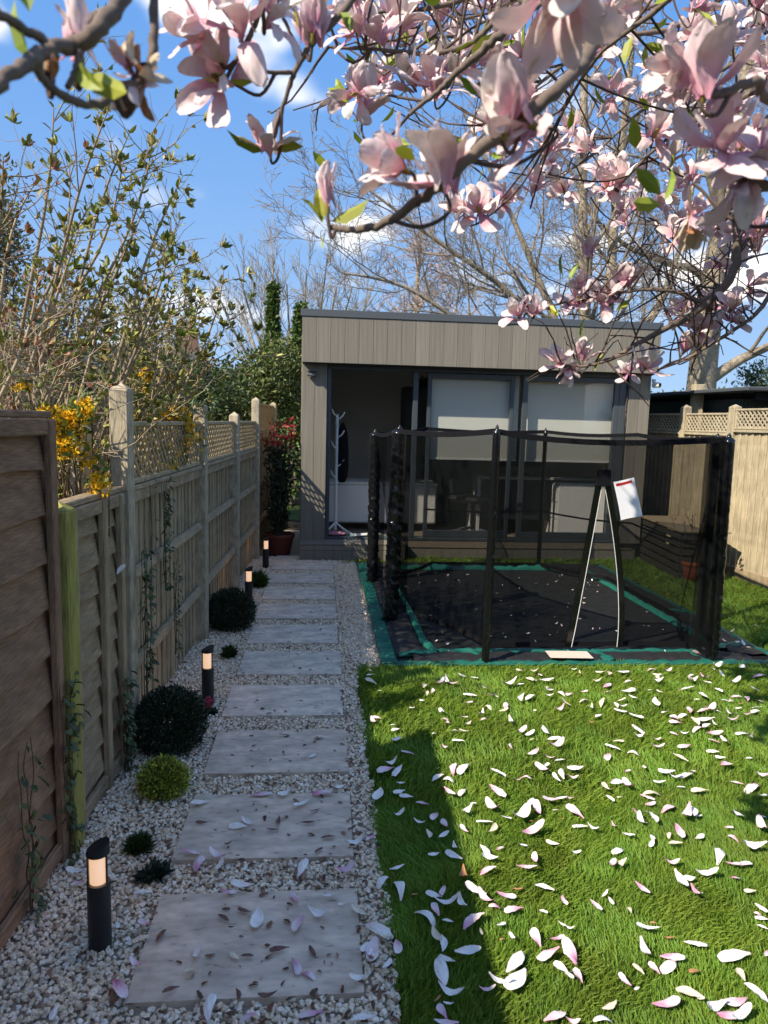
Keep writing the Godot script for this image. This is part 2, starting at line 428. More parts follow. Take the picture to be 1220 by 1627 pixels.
const PETALS := [
[1.160, -1.695, 0.094, 0.05, "w"], [0.181, -1.846, 0.094, -0.74, "w"], [0.541, -1.707, 0.097, 0.87, "w"], [0.527, -1.645, 0.095, 0.73, "w"], [0.160, -1.759, 0.086, 1.23, "w"],
[0.335, -1.678, 0.086, -1.53, "w"], [0.751, -2.405, 0.105, 0.72, "w"], [0.891, -1.552, 0.075, 0.04, "m"], [1.145, -1.572, 0.067, -1.23, "w"], [0.463, -1.870, 0.094, 0.73, "p"],
[0.965, -1.572, 0.069, -0.42, "c"], [1.518, -2.172, 0.090, 0.09, "w"], [0.420, -1.749, 0.075, 0.13, "w"], [0.776, -2.308, 0.093, 0.35, "p"], [0.643, -1.731, 0.075, 0.35, "p"],
[0.121, -1.546, 0.065, 0.15, "w"], [1.072, -1.552, 0.077, 0.13, "p"], [0.333, -1.901, 0.077, -0.67, "w"], [-0.517, -2.045, 0.072, -0.18, "w"], [-0.252, -1.606, 0.077, 1.51, "w"],
[0.350, -1.614, 0.067, -0.39, "w"], [2.624, -3.860, 0.102, 0.33, "p"], [0.711, -2.582, 0.094, -1.11, "p"], [1.172, -2.015, 0.085, -1.62, "w"], [0.705, -1.734, 0.078, -1.49, "m"],
[0.186, -1.844, 0.078, -0.74, "c"], [0.968, -1.812, 0.068, -0.18, "w"], [0.158, -1.757, 0.083, 1.37, "p"], [-0.217, -2.618, 0.083, 0.13, "m"], [0.401, -1.951, 0.076, -0.05, "w"],
[1.079, -1.752, 0.064, -0.18, "w"], [0.485, -1.639, 0.062, -0.40, "w"], [-0.044, -2.160, 0.087, 1.31, "w"], [-0.494, -1.676, 0.073, -0.90, "m"], [-0.172, -1.919, 0.086, 1.48, "w"],
[-0.226, -2.065, 0.073, -0.18, "w"], [1.062, -1.500, 0.068, 0.40, "w"], [-0.319, -2.222, 0.078, -0.32, "p"], [1.810, -3.928, 0.090, 0.37, "w"], [0.261, -2.042, 0.090, -1.50, "w"],
[0.974, -2.435, 0.082, -1.04, "p"], [0.670, -2.470, 0.089, -1.19, "p"], [0.987, -1.706, 0.065, -0.31, "m"], [-0.007, -1.573, 0.061, 0.16, "m"], [1.277, -2.044, 0.074, -0.05, "w"],
[1.083, -2.982, 0.087, 0.43, "p"], [1.421, -2.411, 0.095, -1.83, "w"], [0.499, -2.004, 0.073, -0.72, "w"], [0.140, -2.280, 0.079, 0.51, "w"], [2.073, -3.648, 0.094, -0.02, "w"],
[0.286, -2.784, 0.085, 0.45, "p"], [0.692, -2.106, 0.067, -0.05, "p"], [0.020, -2.609, 0.078, 0.13, "m"], [2.436, -3.991, 0.104, 0.56, "w"], [1.947, -3.243, 0.097, 0.15, "w"],
[1.704, -3.619, 0.102, 0.34, "w"], [0.835, -2.452, 0.084, -1.67, "p"], [0.914, -1.723, 0.071, -1.67, "w"], [0.323, -1.533, 0.061, -0.16, "p"], [2.398, -3.736, 0.096, 0.44, "w"],
[1.008, -1.523, 0.065, 0.35, "w"], [0.569, -2.803, 0.091, 1.31, "p"], [0.011, -1.930, 0.064, -0.30, "w"], [1.889, -3.066, 0.097, 0.28, "p"], [0.618, -2.791, 0.097, 0.89, "w"],
[-0.117, -1.634, 0.048, 0.17, "b"], [1.035, -1.509, 0.062, -0.06, "m"], [0.908, -2.519, 0.072, 0.11, "p"], [0.966, -1.684, 0.066, 0.46, "w"], [1.543, -2.570, 0.069, -0.22, "c"],
[-0.097, -1.793, 0.054, 0.07, "b"], [-0.440, -2.560, 0.070, 0.30, "w"], [1.068, -3.716, 0.105, 0.52, "w"], [-0.046, -1.885, 0.070, 1.21, "p"], [0.218, -2.078, 0.070, 0.84, "w"],
[0.133, -1.924, 0.069, -0.75, "c"], [1.602, -2.842, 0.069, -0.90, "c"], [0.095, -2.128, 0.069, 0.36, "m"], [1.783, -2.606, 0.092, 0.42, "p"], [1.333, -2.569, 0.075, -0.21, "c"],
[1.093, -2.763, 0.082, 0.27, "w"], [0.596, -1.534, 0.063, 0.31, "p"], [1.546, -3.148, 0.090, -1.39, "w"], [-0.377, -2.185, 0.081, 1.39, "m"], [1.639, -2.302, 0.081, -1.86, "p"],
[0.463, -2.189, 0.062, -0.62, "w"], [-0.420, -2.245, 0.066, -0.13, "m"], [-0.055, -2.533, 0.072, 0.58, "w"], [1.395, -2.152, 0.088, 0.96, "w"], [-0.280, -2.395, 0.065, -0.04, "w"],
[0.236, -2.588, 0.087, 1.20, "w"], [-0.760, -2.160, 0.065, -0.18, "w"], [0.353, -3.068, 0.085, 1.00, "w"], [0.596, -1.916, 0.059, 0.07, "m"], [0.334, -2.775, 0.085, 1.02, "w"],
[0.664, -1.682, 0.054, -1.06, "w"], [2.151, -3.748, 0.100, 0.63, "w"], [1.357, -2.460, 0.083, 0.43, "p"], [2.078, -3.235, 0.074, -0.03, "p"], [1.307, -2.285, 0.082, -1.74, "m"],
[0.590, -1.980, 0.061, -0.32, "m"], [0.629, -1.798, 0.066, -1.53, "p"], [0.754, -2.739, 0.072, -0.75, "w"], [2.100, -3.540, 0.090, -1.64, "w"], [1.297, -3.780, 0.089, 0.20, "w"],
[0.041, -2.314, 0.051, 0.11, "b"], [-0.051, -1.729, 0.064, -1.27, "m"], [1.478, -2.721, 0.070, -0.22, "w"], [0.522, -1.968, 0.063, -0.96, "p"], [1.603, -3.292, 0.077, -0.73, "w"],
[0.227, -1.781, 0.060, -1.61, "p"], [1.796, -3.460, 0.099, -1.81, "w"], [1.403, -2.389, 0.086, 0.93, "p"], [0.292, -3.792, 0.091, -0.95, "c"], [0.355, -1.784, 0.061, -1.67, "w"],
[1.031, -1.986, 0.056, -1.12, "m"], [1.194, -1.958, 0.056, -1.43, "m"], [1.100, -3.045, 0.070, -0.03, "w"], [0.719, -2.005, 0.059, -0.47, "w"], [-0.318, -1.779, 0.054, 1.40, "w"],
[-0.268, -2.040, 0.053, -0.05, "m"], [0.813, -3.594, 0.074, -0.48, "w"], [1.306, -2.534, 0.057, -0.60, "p"], [0.312, -2.841, 0.070, 0.71, "w"], [1.782, -2.780, 0.074, 0.36, "p"],
[1.226, -2.640, 0.069, 0.37, "w"], [1.345, -2.965, 0.069, -0.66, "w"], [0.348, -1.826, 0.062, -1.32, "c"], [0.115, -1.669, 0.052, 0.17, "w"], [1.191, -2.115, 0.054, -0.05, "p"],
[1.625, -3.714, 0.083, 0.67, "m"], [0.562, -2.103, 0.065, 0.43, "p"], [1.680, -2.955, 0.072, 0.28, "p"], [0.715, -1.525, 0.047, -0.28, "w"], [-0.120, -2.602, 0.068, 0.60, "w"],
[0.572, -2.206, 0.066, -1.38, "w"], [-0.485, -1.855, 0.046, 0.21, "c"], [0.614, -2.389, 0.060, -0.20, "w"], [1.256, -2.609, 0.074, -1.48, "m"], [-0.249, -2.433, 0.066, -0.78, "w"],
[0.947, -2.757, 0.069, -0.94, "p"], [0.264, -2.139, 0.053, 0.35, "w"], [0.359, -1.728, 0.053, -0.75, "w"], [1.858, -3.153, 0.073, 0.15, "p"], [1.254, -2.376, 0.077, -1.71, "w"],
[1.163, -2.597, 0.072, -1.53, "c"], [0.365, -1.995, 0.052, -0.45, "w"], [-0.484, -1.908, 0.052, -0.48, "m"], [0.582, -2.164, 0.052, -0.34, "w"], [1.926, -3.366, 0.081, -1.93, "p"],
[0.746, -1.558, 0.051, 0.45, "c"], [2.044, -3.088, 0.070, -0.03, "w"], [0.817, -1.626, 0.051, -1.34, "p"], [0.823, -2.499, 0.070, 0.91, "w"], [0.193, -2.297, 0.062, 0.98, "m"],
[-0.362, -1.664, 0.046, 0.55, "b"], [1.201, -2.359, 0.069, -1.54, "w"], [0.689, -1.792, 0.050, 0.27, "m"], [2.585, -3.960, 0.101, -1.99, "w"], [-0.058, -2.004, 0.061, -1.36, "m"],
[1.127, -3.537, 0.090, 0.78, "w"], [1.028, -2.723, 0.077, -1.78, "w"], [1.552, -2.951, 0.063, -0.03, "p"], [1.235, -3.383, 0.076, 0.58, "p"], [1.554, -3.369, 0.067, -0.50, "w"],
[0.347, -2.574, 0.056, -0.37, "w"], [-0.007, -1.786, 0.044, -1.16, "b"], [0.397, -2.941, 0.066, -0.73, "p"], [0.564, -2.446, 0.066, 0.91, "w"], [-0.209, -1.951, 0.044, -0.40, "b"],
[0.446, -1.619, 0.043, 0.05, "p"], [-0.630, -1.618, 0.047, 1.47, "w"], [-0.430, -1.859, 0.047, 1.20, "b"], [1.872, -3.210, 0.085, -1.67, "c"], [-0.160, -1.572, 0.042, 0.38, "m"],
[2.035, -3.368, 0.085, 0.51, "p"], [0.480, -2.078, 0.063, -1.66, "o"], [1.774, -3.218, 0.063, -0.25, "p"], [0.959, -2.344, 0.056, -0.20, "w"], [0.962, -3.125, 0.077, 0.75, "p"],
[1.217, -2.408, 0.055, -0.94, "m"], [-0.310, -2.161, 0.055, 1.20, "w"], [0.521, -2.590, 0.066, -1.06, "p"], [1.144, -1.633, 0.049, -1.80, "c"], [1.513, -3.068, 0.065, 0.29, "w"],
[1.046, -2.203, 0.054, 0.32, "w"], [1.409, -2.640, 0.054, -0.04, "w"], [1.875, -2.671, 0.061, -0.04, "p"], [2.264, -3.825, 0.065, -1.13, "p"], [0.318, -1.562, 0.048, -1.27, "m"],
[1.088, -3.143, 0.080, -1.52, "w"], [0.495, -2.714, 0.068, 0.75, "w"], [0.734, -2.152, 0.063, -1.76, "p"], [-0.017, -1.699, 0.043, -0.48, "m"], [-0.469, -1.758, 0.047, -0.36, "m"],
[0.633, -2.340, 0.062, 0.93, "c"], [0.086, -2.662, 0.058, 0.59, "w"], [0.701, -1.657, 0.047, -1.48, "p"], [0.535, -2.706, 0.052, -0.39, "w"], [1.499, -2.261, 0.049, -1.32, "p"],
[-0.267, -1.924, 0.042, -0.67, "b"], [2.287, -3.536, 0.058, -0.26, "p"], [1.549, -2.690, 0.071, 0.45, "w"], [1.797, -3.271, 0.076, -1.57, "p"], [0.967, -3.442, 0.076, 1.25, "p"],
[0.145, -1.789, 0.051, 0.79, "w"], [1.365, -1.889, 0.045, -1.22, "w"], [0.716, -3.785, 0.075, -1.53, "w"], [1.440, -2.095, 0.050, -0.05, "p"], [1.260, -2.220, 0.050, -0.04, "c"],
[0.964, -2.934, 0.069, 0.54, "p"], [0.435, -2.431, 0.063, 1.06, "p"], [0.446, -1.950, 0.055, -1.38, "w"], [1.672, -3.916, 0.063, -0.55, "w"], [1.790, -2.907, 0.055, -0.23, "w"],
[-0.412, -2.425, 0.043, -0.04, "b"], [1.595, -2.386, 0.058, -1.49, "w"], [1.401, -2.103, 0.046, -0.36, "m"], [1.420, -2.914, 0.051, -0.45, "w"], [0.448, -2.302, 0.057, 0.76, "w"],
[1.731, -2.622, 0.048, -0.66, "p"], [0.362, -1.928, 0.054, -1.41, "p"], [1.494, -2.681, 0.053, -0.22, "w"], [0.874, -1.671, 0.042, -1.26, "c"], [-0.140, -2.414, 0.053, 1.43, "b"],
[-0.004, -2.485, 0.047, 0.69, "b"], [0.988, -2.114, 0.063, 1.03, "p"], [0.853, -1.920, 0.048, -1.17, "p"], [2.195, -3.485, 0.063, 0.17, "w"], [1.419, -3.524, 0.054, -0.25, "p"],
[0.305, -2.442, 0.058, 0.73, "w"], [1.697, -3.530, 0.058, -1.00, "w"], [0.463, -2.379, 0.058, -1.53, "p"], [1.859, -3.014, 0.058, -1.17, "m"], [1.948, -3.759, 0.073, 0.35, "w"],
[2.111, -3.305, 0.062, -1.26, "w"], [0.394, -2.312, 0.062, -1.62, "c"], [-0.033, -2.405, 0.050, 0.11, "b"], [0.646, -3.054, 0.057, -0.23, "w"], [-0.193, -1.642, 0.044, -1.26, "b"],
[0.986, -2.683, 0.061, -1.30, "w"], [1.278, -2.868, 0.072, 1.04, "p"], [1.214, -2.037, 0.044, 0.08, "w"], [0.402, -2.516, 0.049, -0.20, "m"], [2.015, -3.982, 0.065, -0.01, "p"],
[1.005, -2.326, 0.048, -0.72, "w"], [1.866, -3.320, 0.070, 0.42, "w"], [1.899, -2.999, 0.055, -1.35, "p"], [0.959, -2.542, 0.048, -0.04, "w"], [0.700, -1.753, 0.047, 1.23, "m"],
[0.873, -3.444, 0.063, -1.14, "c"], [0.529, -2.334, 0.054, -1.21, "p"], [0.323, -2.610, 0.053, 0.42, "w"], [1.336, -1.843, 0.037, -0.33, "w"], [0.396, -2.197, 0.050, 0.57, "w"],
[1.792, -2.844, 0.046, -0.70, "w"], [0.194, -1.723, 0.041, 0.92, "w"], [1.331, -3.626, 0.067, -1.36, "w"], [0.041, -2.002, 0.041, -0.05, "w"], [0.824, -2.242, 0.046, -0.52, "w"],
[0.918, -1.671, 0.041, -1.28, "p"], [0.005, -3.093, 0.052, 0.35, "b"], [1.000, -3.118, 0.061, 0.56, "w"], [0.692, -3.145, 0.051, -0.23, "c"], [-0.736, -2.102, 0.040, 0.58, "m"],
[1.789, -3.793, 0.059, 0.19, "w"], [1.397, -3.024, 0.051, -0.23, "c"], [2.198, -3.301, 0.054, -0.02, "p"], [1.271, -3.949, 0.059, 0.21, "c"], [0.676, -1.665, 0.039, -1.06, "w"],
[0.867, -2.715, 0.044, -0.40, "p"], [1.116, -2.280, 0.044, -0.20, "w"], [-0.326, -1.727, 0.039, 0.18, "c"], [-0.853, -2.788, 0.058, -0.66, "c"], [1.906, -3.163, 0.070, 0.63, "w"],
[2.259, -3.327, 0.069, 0.40, "w"], [1.965, -3.184, 0.049, -1.01, "w"], [1.590, -3.783, 0.062, 0.19, "c"], [2.331, -3.507, 0.068, -2.07, "p"], [2.239, -3.633, 0.055, -1.31, "w"],
[0.576, -2.603, 0.060, 0.87, "w"], [0.540, -1.856, 0.041, 0.56, "w"], [0.943, -3.250, 0.060, -1.68, "w"], [0.272, -3.258, 0.066, -1.09, "p"], [1.375, -2.262, 0.050, 0.47, "w"],
[0.374, -2.390, 0.044, -0.50, "w"], [1.025, -1.654, 0.036, 0.05, "o"], [1.018, -2.112, 0.049, 0.73, "c"], [1.056, -2.845, 0.049, 0.14, "w"], [0.372, -3.176, 0.053, 0.35, "w"],
[-0.182, -1.771, 0.035, -0.05, "b"], [0.009, -2.239, 0.045, 0.94, "b"], [1.376, -1.965, 0.039, -0.05, "c"], [0.636, -1.515, 0.034, -0.28, "p"], [0.766, -1.949, 0.044, -1.52, "p"],
[0.391, -1.998, 0.044, 1.12, "p"], [1.294, -2.486, 0.051, 0.34, "p"], [2.099, -3.946, 0.055, 0.20, "p"], [2.006, -3.889, 0.051, -0.28, "w"], [-0.155, -2.373, 0.043, -0.04, "b"],
[0.683, -3.786, 0.061, 0.69, "w"], [0.945, -3.390, 0.055, 0.35, "c"], [1.372, -2.027, 0.037, -0.19, "m"], [-0.155, -3.132, 0.049, 0.37, "b"], [1.019, -2.869, 0.041, -0.42, "p"],
[1.314, -1.805, 0.031, -0.67, "w"], [0.294, -3.895, 0.056, 0.75, "w"], [1.246, -3.569, 0.047, -0.02, "w"], [0.288, -3.319, 0.047, -0.61, "p"], [0.545, -1.945, 0.037, -0.45, "m"],
[1.586, -3.034, 0.043, -0.03, "p"], [1.062, -2.696, 0.042, -0.22, "p"], [2.242, -3.759, 0.049, -0.57, "w"], [-0.215, -1.770, 0.039, -0.81, "c"], [1.411, -3.296, 0.060, 0.71, "w"],
[0.703, -2.412, 0.041, -0.37, "w"], [0.312, -3.954, 0.048, -0.49, "p"], [0.388, -1.878, 0.033, -0.30, "w"], [1.271, -3.656, 0.052, 0.19, "w"], [0.787, -3.489, 0.047, 0.36, "p"],
[1.407, -2.771, 0.051, -1.85, "w"], [1.704, -3.098, 0.050, -1.30, "p"], [1.294, -3.894, 0.062, -1.45, "p"], [0.740, -1.832, 0.031, -0.45, "w"], [1.782, -2.528, 0.041, 0.11, "w"],
[0.615, -3.647, 0.055, 1.21, "p"], [1.752, -3.088, 0.041, -0.24, "w"], [2.382, -3.476, 0.040, -0.85, "p"], [0.652, -3.168, 0.040, -0.23, "w"], [1.176, -2.226, 0.048, 0.87, "w"],
[0.827, -3.893, 0.048, -0.72, "w"], [0.903, -1.969, 0.040, 0.66, "w"], [1.151, -2.528, 0.039, -1.10, "w"], [1.190, -2.255, 0.047, -1.92, "w"], [0.636, -2.015, 0.033, -0.05, "o"],
[0.824, -2.686, 0.038, 0.27, "p"], [0.729, -3.232, 0.049, 0.80, "c"], [1.017, -1.784, 0.029, -0.31, "o"], [0.890, -3.847, 0.048, -0.72, "w"], [1.412, -3.406, 0.053, 0.93, "w"],
[1.889, -3.615, 0.042, -0.81, "w"], [0.479, -2.238, 0.038, -1.41, "w"], [0.337, -2.677, 0.035, 0.13, "w"], [1.686, -2.379, 0.032, -0.21, "w"], [0.983, -2.803, 0.044, 0.82, "w"],
[1.743, -3.642, 0.040, -0.02, "w"], [0.633, -2.222, 0.039, 0.63, "p"], [1.362, -3.595, 0.049, 0.49, "p"], [0.627, -3.297, 0.039, -0.45, "p"], [-0.023, -2.917, 0.039, 0.64, "w"],
[0.684, -1.905, 0.029, -0.87, "w"], [0.912, -1.945, 0.034, -1.50, "w"], [0.823, -3.302, 0.038, -0.03, "p"], [1.593, -3.423, 0.041, -0.02, "w"], [1.463, -3.636, 0.040, -0.02, "p"],
[1.482, -2.604, 0.032, -0.42, "w"], [1.132, -3.740, 0.044, 0.20, "w"], [0.890, -2.188, 0.032, -0.05, "w"], [2.058, -3.043, 0.050, 0.77, "c"], [0.723, -1.846, 0.029, -0.86, "w"],
[0.633, -3.239, 0.042, -1.39, "p"], [0.878, -2.990, 0.042, -1.57, "p"], [1.086, -2.339, 0.037, -1.50, "p"], [0.577, -2.989, 0.036, -0.76, "p"], [0.083, -1.964, 0.027, -0.05, "w"],
[0.560, -1.802, 0.029, -1.24, "w"], [1.273, -2.287, 0.040, 0.86, "c"], [0.339, -1.589, 0.027, -0.06, "w"], [0.989, -2.541, 0.032, -0.04, "p"], [0.312, -1.603, 0.026, 0.69, "o"],
[0.952, -1.898, 0.031, -1.75, "c"], [2.200, -3.381, 0.038, -0.02, "w"], [1.515, -2.313, 0.031, -0.20, "p"], [1.339, -1.864, 0.025, -1.04, "m"], [-0.301, -2.290, 0.030, 0.56, "b"],
[0.721, -2.244, 0.029, -0.04, "w"], [0.989, -1.568, 0.024, -1.16, "w"], [2.267, -3.456, 0.034, -0.02, "o"], [0.998, -3.057, 0.033, 0.31, "c"], [1.316, -2.741, 0.038, 0.48, "p"],
[0.479, -1.835, 0.026, -1.53, "c"], [1.922, -2.839, 0.032, -0.03, "w"], [0.908, -2.460, 0.031, 0.46, "p"], [1.260, -1.704, 0.030, 0.90, "p"], [1.533, -3.982, 0.035, -0.01, "w"],
[2.074, -3.356, 0.030, -1.05, "w"], [0.479, -3.432, 0.030, -0.02, "w"], [1.602, -2.733, 0.029, -0.04, "p"], [1.441, -2.393, 0.026, -0.04, "w"], [0.544, -3.137, 0.029, -0.03, "w"],
[2.047, -3.513, 0.029, -0.26, "w"], [1.002, -1.846, 0.023, -0.18, "o"], [1.346, -3.229, 0.031, -0.03, "o"], [0.601, -2.517, 0.025, -0.04, "w"], [1.846, -3.648, 0.027, -0.02, "w"],
[0.544, -3.532, 0.027, -0.02, "w"], [0.953, -3.582, 0.030, -0.89, "w"], [1.196, -2.542, 0.024, -0.04, "c"], [2.014, -3.637, 0.028, -0.02, "o"], [0.842, -1.608, 0.021, 0.45, "w"],
[1.243, -3.810, 0.026, -0.02, "w"], [0.362, -3.237, 0.025, -0.03, "w"], [0.307, -2.006, 0.021, -0.05, "o"], [-0.238, -1.881, 0.018, -0.05, "b"], [0.533, -1.806, 0.017, -0.05, "o"],
[0.910, -2.398, 0.018, -0.04, "o"], [0.335, -3.669, 0.023, -0.02, "w"], [1.563, -3.926, 0.023, -0.01, "o"], [1.111, -3.392, 0.020, -0.02, "w"], [0.795, -2.392, 0.019, -0.04, "o"]]

const TREE_A := Vector3(8.282, 0.000, -15.000)
const TREE_B := Vector3(5.299, 0.000, -14.000)
const TREE_C := Vector3(-0.739, 0.000, -20.000)
const TREE_D := Vector3(2.659, 0.000, -21.000)
const IVY_A := Vector3(-1.026, 0.000, -13.500)
const IVY_B := Vector3(-0.494, 0.000, -12.500)

var SHRUBS := [
["olive feathery evergreen bush left of the garden room", [[Vector3(-1.027, 1.878, -10.500), Vector3(0.550, 0.550, 0.550)], [Vector3(-0.651, 2.099, -11.000), Vector3(0.500, 0.600, 0.500)], [Vector3(-1.320, 1.678, -10.000), Vector3(0.450, 0.400, 0.450)]], 0.085, 2600, "olive"],
["yellow-green sunlit bush touching the garden room's left wall", [[Vector3(-0.589, 2.341, -13.200), Vector3(0.500, 0.600, 0.500)], [Vector3(-0.457, 1.989, -12.800), Vector3(0.400, 0.500, 0.400)]], 0.090, 2200, "warm"],
["dark bush behind the trellis fence posts", [[Vector3(-1.418, 1.652, -9.000), Vector3(0.500, 0.400, 0.500)], [Vector3(-1.572, 1.784, -8.600), Vector3(0.400, 0.450, 0.400)]], 0.070, 2600, "deep"],
["dense dark thicket behind the left shrubs", [[Vector3(-2.293, 1.960, -9.500), Vector3(0.900, 0.800, 0.900)], [Vector3(-3.229, 2.167, -9.500), Vector3(1.100, 1.000, 1.100)], [Vector3(-3.791, 2.032, -9.000), Vector3(1.000, 1.000, 1.000)]], 0.075, 1300, "warm"],
["deep green undergrowth behind the trellis", [[Vector3(-1.467, 1.369, -6.500), Vector3(0.600, 0.400, 0.600)], [Vector3(-1.920, 1.308, -6.200), Vector3(0.600, 0.450, 0.600)], [Vector3(-2.324, 1.257, -5.800), Vector3(0.600, 0.500, 0.600)]], 0.060, 2300, "deep"],
["pale yellow-green conifer at the left edge", [[Vector3(-3.972, 3.688, -9.000), Vector3(0.450, 0.650, 0.450)], [Vector3(-4.029, 3.189, -9.000), Vector3(0.500, 0.700, 0.500)]], 0.060, 3400, "warm"],
["far hedge beyond the fence on the left", [[Vector3(-6.508, 1.552, -17.000), Vector3(2.200, 1.000, 2.200)], [Vector3(-4.542, 1.607, -17.000), Vector3(1.800, 0.900, 1.800)], [Vector3(-2.837, 1.669, -18.000), Vector3(1.700, 0.900, 1.700)]], 0.140, 420, "deep"],
["far hedge behind the garden room", [[Vector3(-1.073, 1.556, -17.000), Vector3(1.600, 0.900, 1.600)], [Vector3(0.751, 1.611, -18.000), Vector3(1.600, 0.900, 1.600)]], 0.140, 420, "deep"],
["far hedge beyond the right fence", [[Vector3(9.513, 1.716, -19.000), Vector3(1.800, 0.800, 1.800)], [Vector3(12.319, 1.844, -20.000), Vector3(2.000, 0.900, 2.000)], [Vector3(13.752, 1.880, -19.000), Vector3(1.800, 1.000, 1.800)]], 0.140, 420, "olive"],
["small dark green bush top over the pergola beam", [[Vector3(10.229, 2.732, -16.000), Vector3(0.600, 0.350, 0.600)]], 0.090, 1500, "deep"]]

var BUSHES := [
["tall twiggy shrub with leafy upright shoots over the fence", "garden_shrub", Vector3(-1.750, 0.000, -3.550), [Vector3(-1.210, 2.820, -3.457), Vector3(-0.955, 2.838, -3.418), Vector3(-0.937, 2.806, -3.656), Vector3(-0.825, 2.816, -3.679), Vector3(-0.949, 2.662, -3.593), Vector3(-0.708, 2.658, -3.756), Vector3(-1.062, 2.396, -3.424), Vector3(-0.872, 2.475, -3.669), Vector3(-1.204, 2.672, -3.623), Vector3(-1.265, 2.074, -3.876), Vector3(-1.047, 1.985, -4.192), Vector3(-0.980, 2.015, -4.382), Vector3(-0.900, 2.287, -3.875), Vector3(-0.998, 2.119, -4.331), Vector3(-0.846, 2.076, -3.635), Vector3(-1.017, 2.393, -3.984), Vector3(-1.430, 2.520, -4.194), Vector3(-0.704, 2.212, -3.401), Vector3(-0.773, 2.013, -3.548), Vector3(-0.873, 2.043, -3.999), Vector3(-1.067, 2.286, -3.310)], 0.050, "green", 0.90, 9, 1.00],
["arching shrub with leafy branch tips reaching over the trellis", "garden_shrub", Vector3(-1.550, 0.000, -4.300), [Vector3(-0.581, 2.317, -4.280), Vector3(-0.540, 2.124, -4.319), Vector3(-0.647, 1.902, -4.230), Vector3(-0.724, 2.188, -4.385), Vector3(-0.819, 2.421, -4.324), Vector3(-0.809, 2.559, -4.188), Vector3(-1.028, 1.873, -4.637), Vector3(-0.962, 1.767, -3.950), Vector3(-0.789, 2.127, -3.874), Vector3(-1.018, 1.781, -4.129), Vector3(-1.119, 1.985, -4.245), Vector3(-0.983, 1.985, -4.722), Vector3(-0.807, 2.149, -4.645), Vector3(-0.997, 2.086, -3.946), Vector3(-0.847, 2.160, -4.730), Vector3(-0.736, 2.047, -4.145)], 0.052, "green", 0.90, 9, 0.95],
["rusty-leaved twiggy shrub behind the reddish-brown panel", "garden_shrub", Vector3(-1.750, 0.000, -2.750), [Vector3(-1.248, 2.456, -3.009), Vector3(-1.189, 2.413, -3.157), Vector3(-1.241, 2.285, -3.061), Vector3(-1.318, 1.916, -3.022), Vector3(-1.519, 1.718, -3.259), Vector3(-1.197, 1.753, -3.488), Vector3(-1.107, 1.815, -3.166), Vector3(-1.000, 1.660, -2.842), Vector3(-1.370, 2.105, -3.050), Vector3(-1.234, 1.988, -3.602), Vector3(-1.217, 1.859, -2.905), Vector3(-1.006, 1.987, -2.681), Vector3(-1.469, 1.945, -3.549), Vector3(-1.508, 1.685, -3.474)], 0.040, "rust", 0.85, 9, 0.95],
["low tangled bare shrub behind the low lap panel", "garden_shrub", Vector3(-1.350, 0.000, -2.950), [Vector3(-1.381, 1.438, -3.275), Vector3(-0.862, 1.484, -3.054), Vector3(-1.113, 1.493, -3.137), Vector3(-1.261, 1.404, -3.025), Vector3(-1.177, 1.594, -2.710), Vector3(-1.125, 1.691, -3.064), Vector3(-1.280, 1.423, -3.190), Vector3(-1.272, 1.429, -3.053), Vector3(-1.085, 1.405, -2.693), Vector3(-1.069, 1.507, -2.818), Vector3(-1.076, 1.410, -2.950)], 0.035, "green", 0.50, 9, 0.95]]

const FORS_BASE := Vector3(-1.25, 0, -3.6)
var FORS := [[Vector3(-0.923, 1.444, -2.696), 0.070, 46], [Vector3(-0.876, 1.496, -2.712), 0.050, 26], [Vector3(-0.948, 1.402, -2.719), 0.070, 40], [Vector3(-0.929, 1.354, -2.660), 0.050, 30], [Vector3(-0.981, 1.470, -2.644), 0.045, 18], [Vector3(-0.833, 1.218, -2.713), 0.050, 22], [Vector3(-0.879, 1.308, -2.758), 0.060, 14], [Vector3(-0.977, 1.703, -4.079), 0.040, 16], [Vector3(-0.980, 1.610, -4.082), 0.045, 22], [Vector3(-0.844, 1.454, -4.216), 0.100, 60], [Vector3(-0.941, 1.410, -4.093), 0.100, 40], [Vector3(-0.775, 1.376, -4.228), 0.120, 30], [Vector3(-0.881, 1.279, -3.897), 0.140, 40], [Vector3(-0.935, 1.348, -3.784), 0.100, 24], [Vector3(-0.930, 1.461, -3.478), 0.060, 12], [Vector3(-0.933, 1.706, -4.397), 0.050, 8], [Vector3(-1.087, 1.575, -2.687), 0.030, 4]]

const MAG_BASE := Vector3(2.950, 0.000, -1.150)

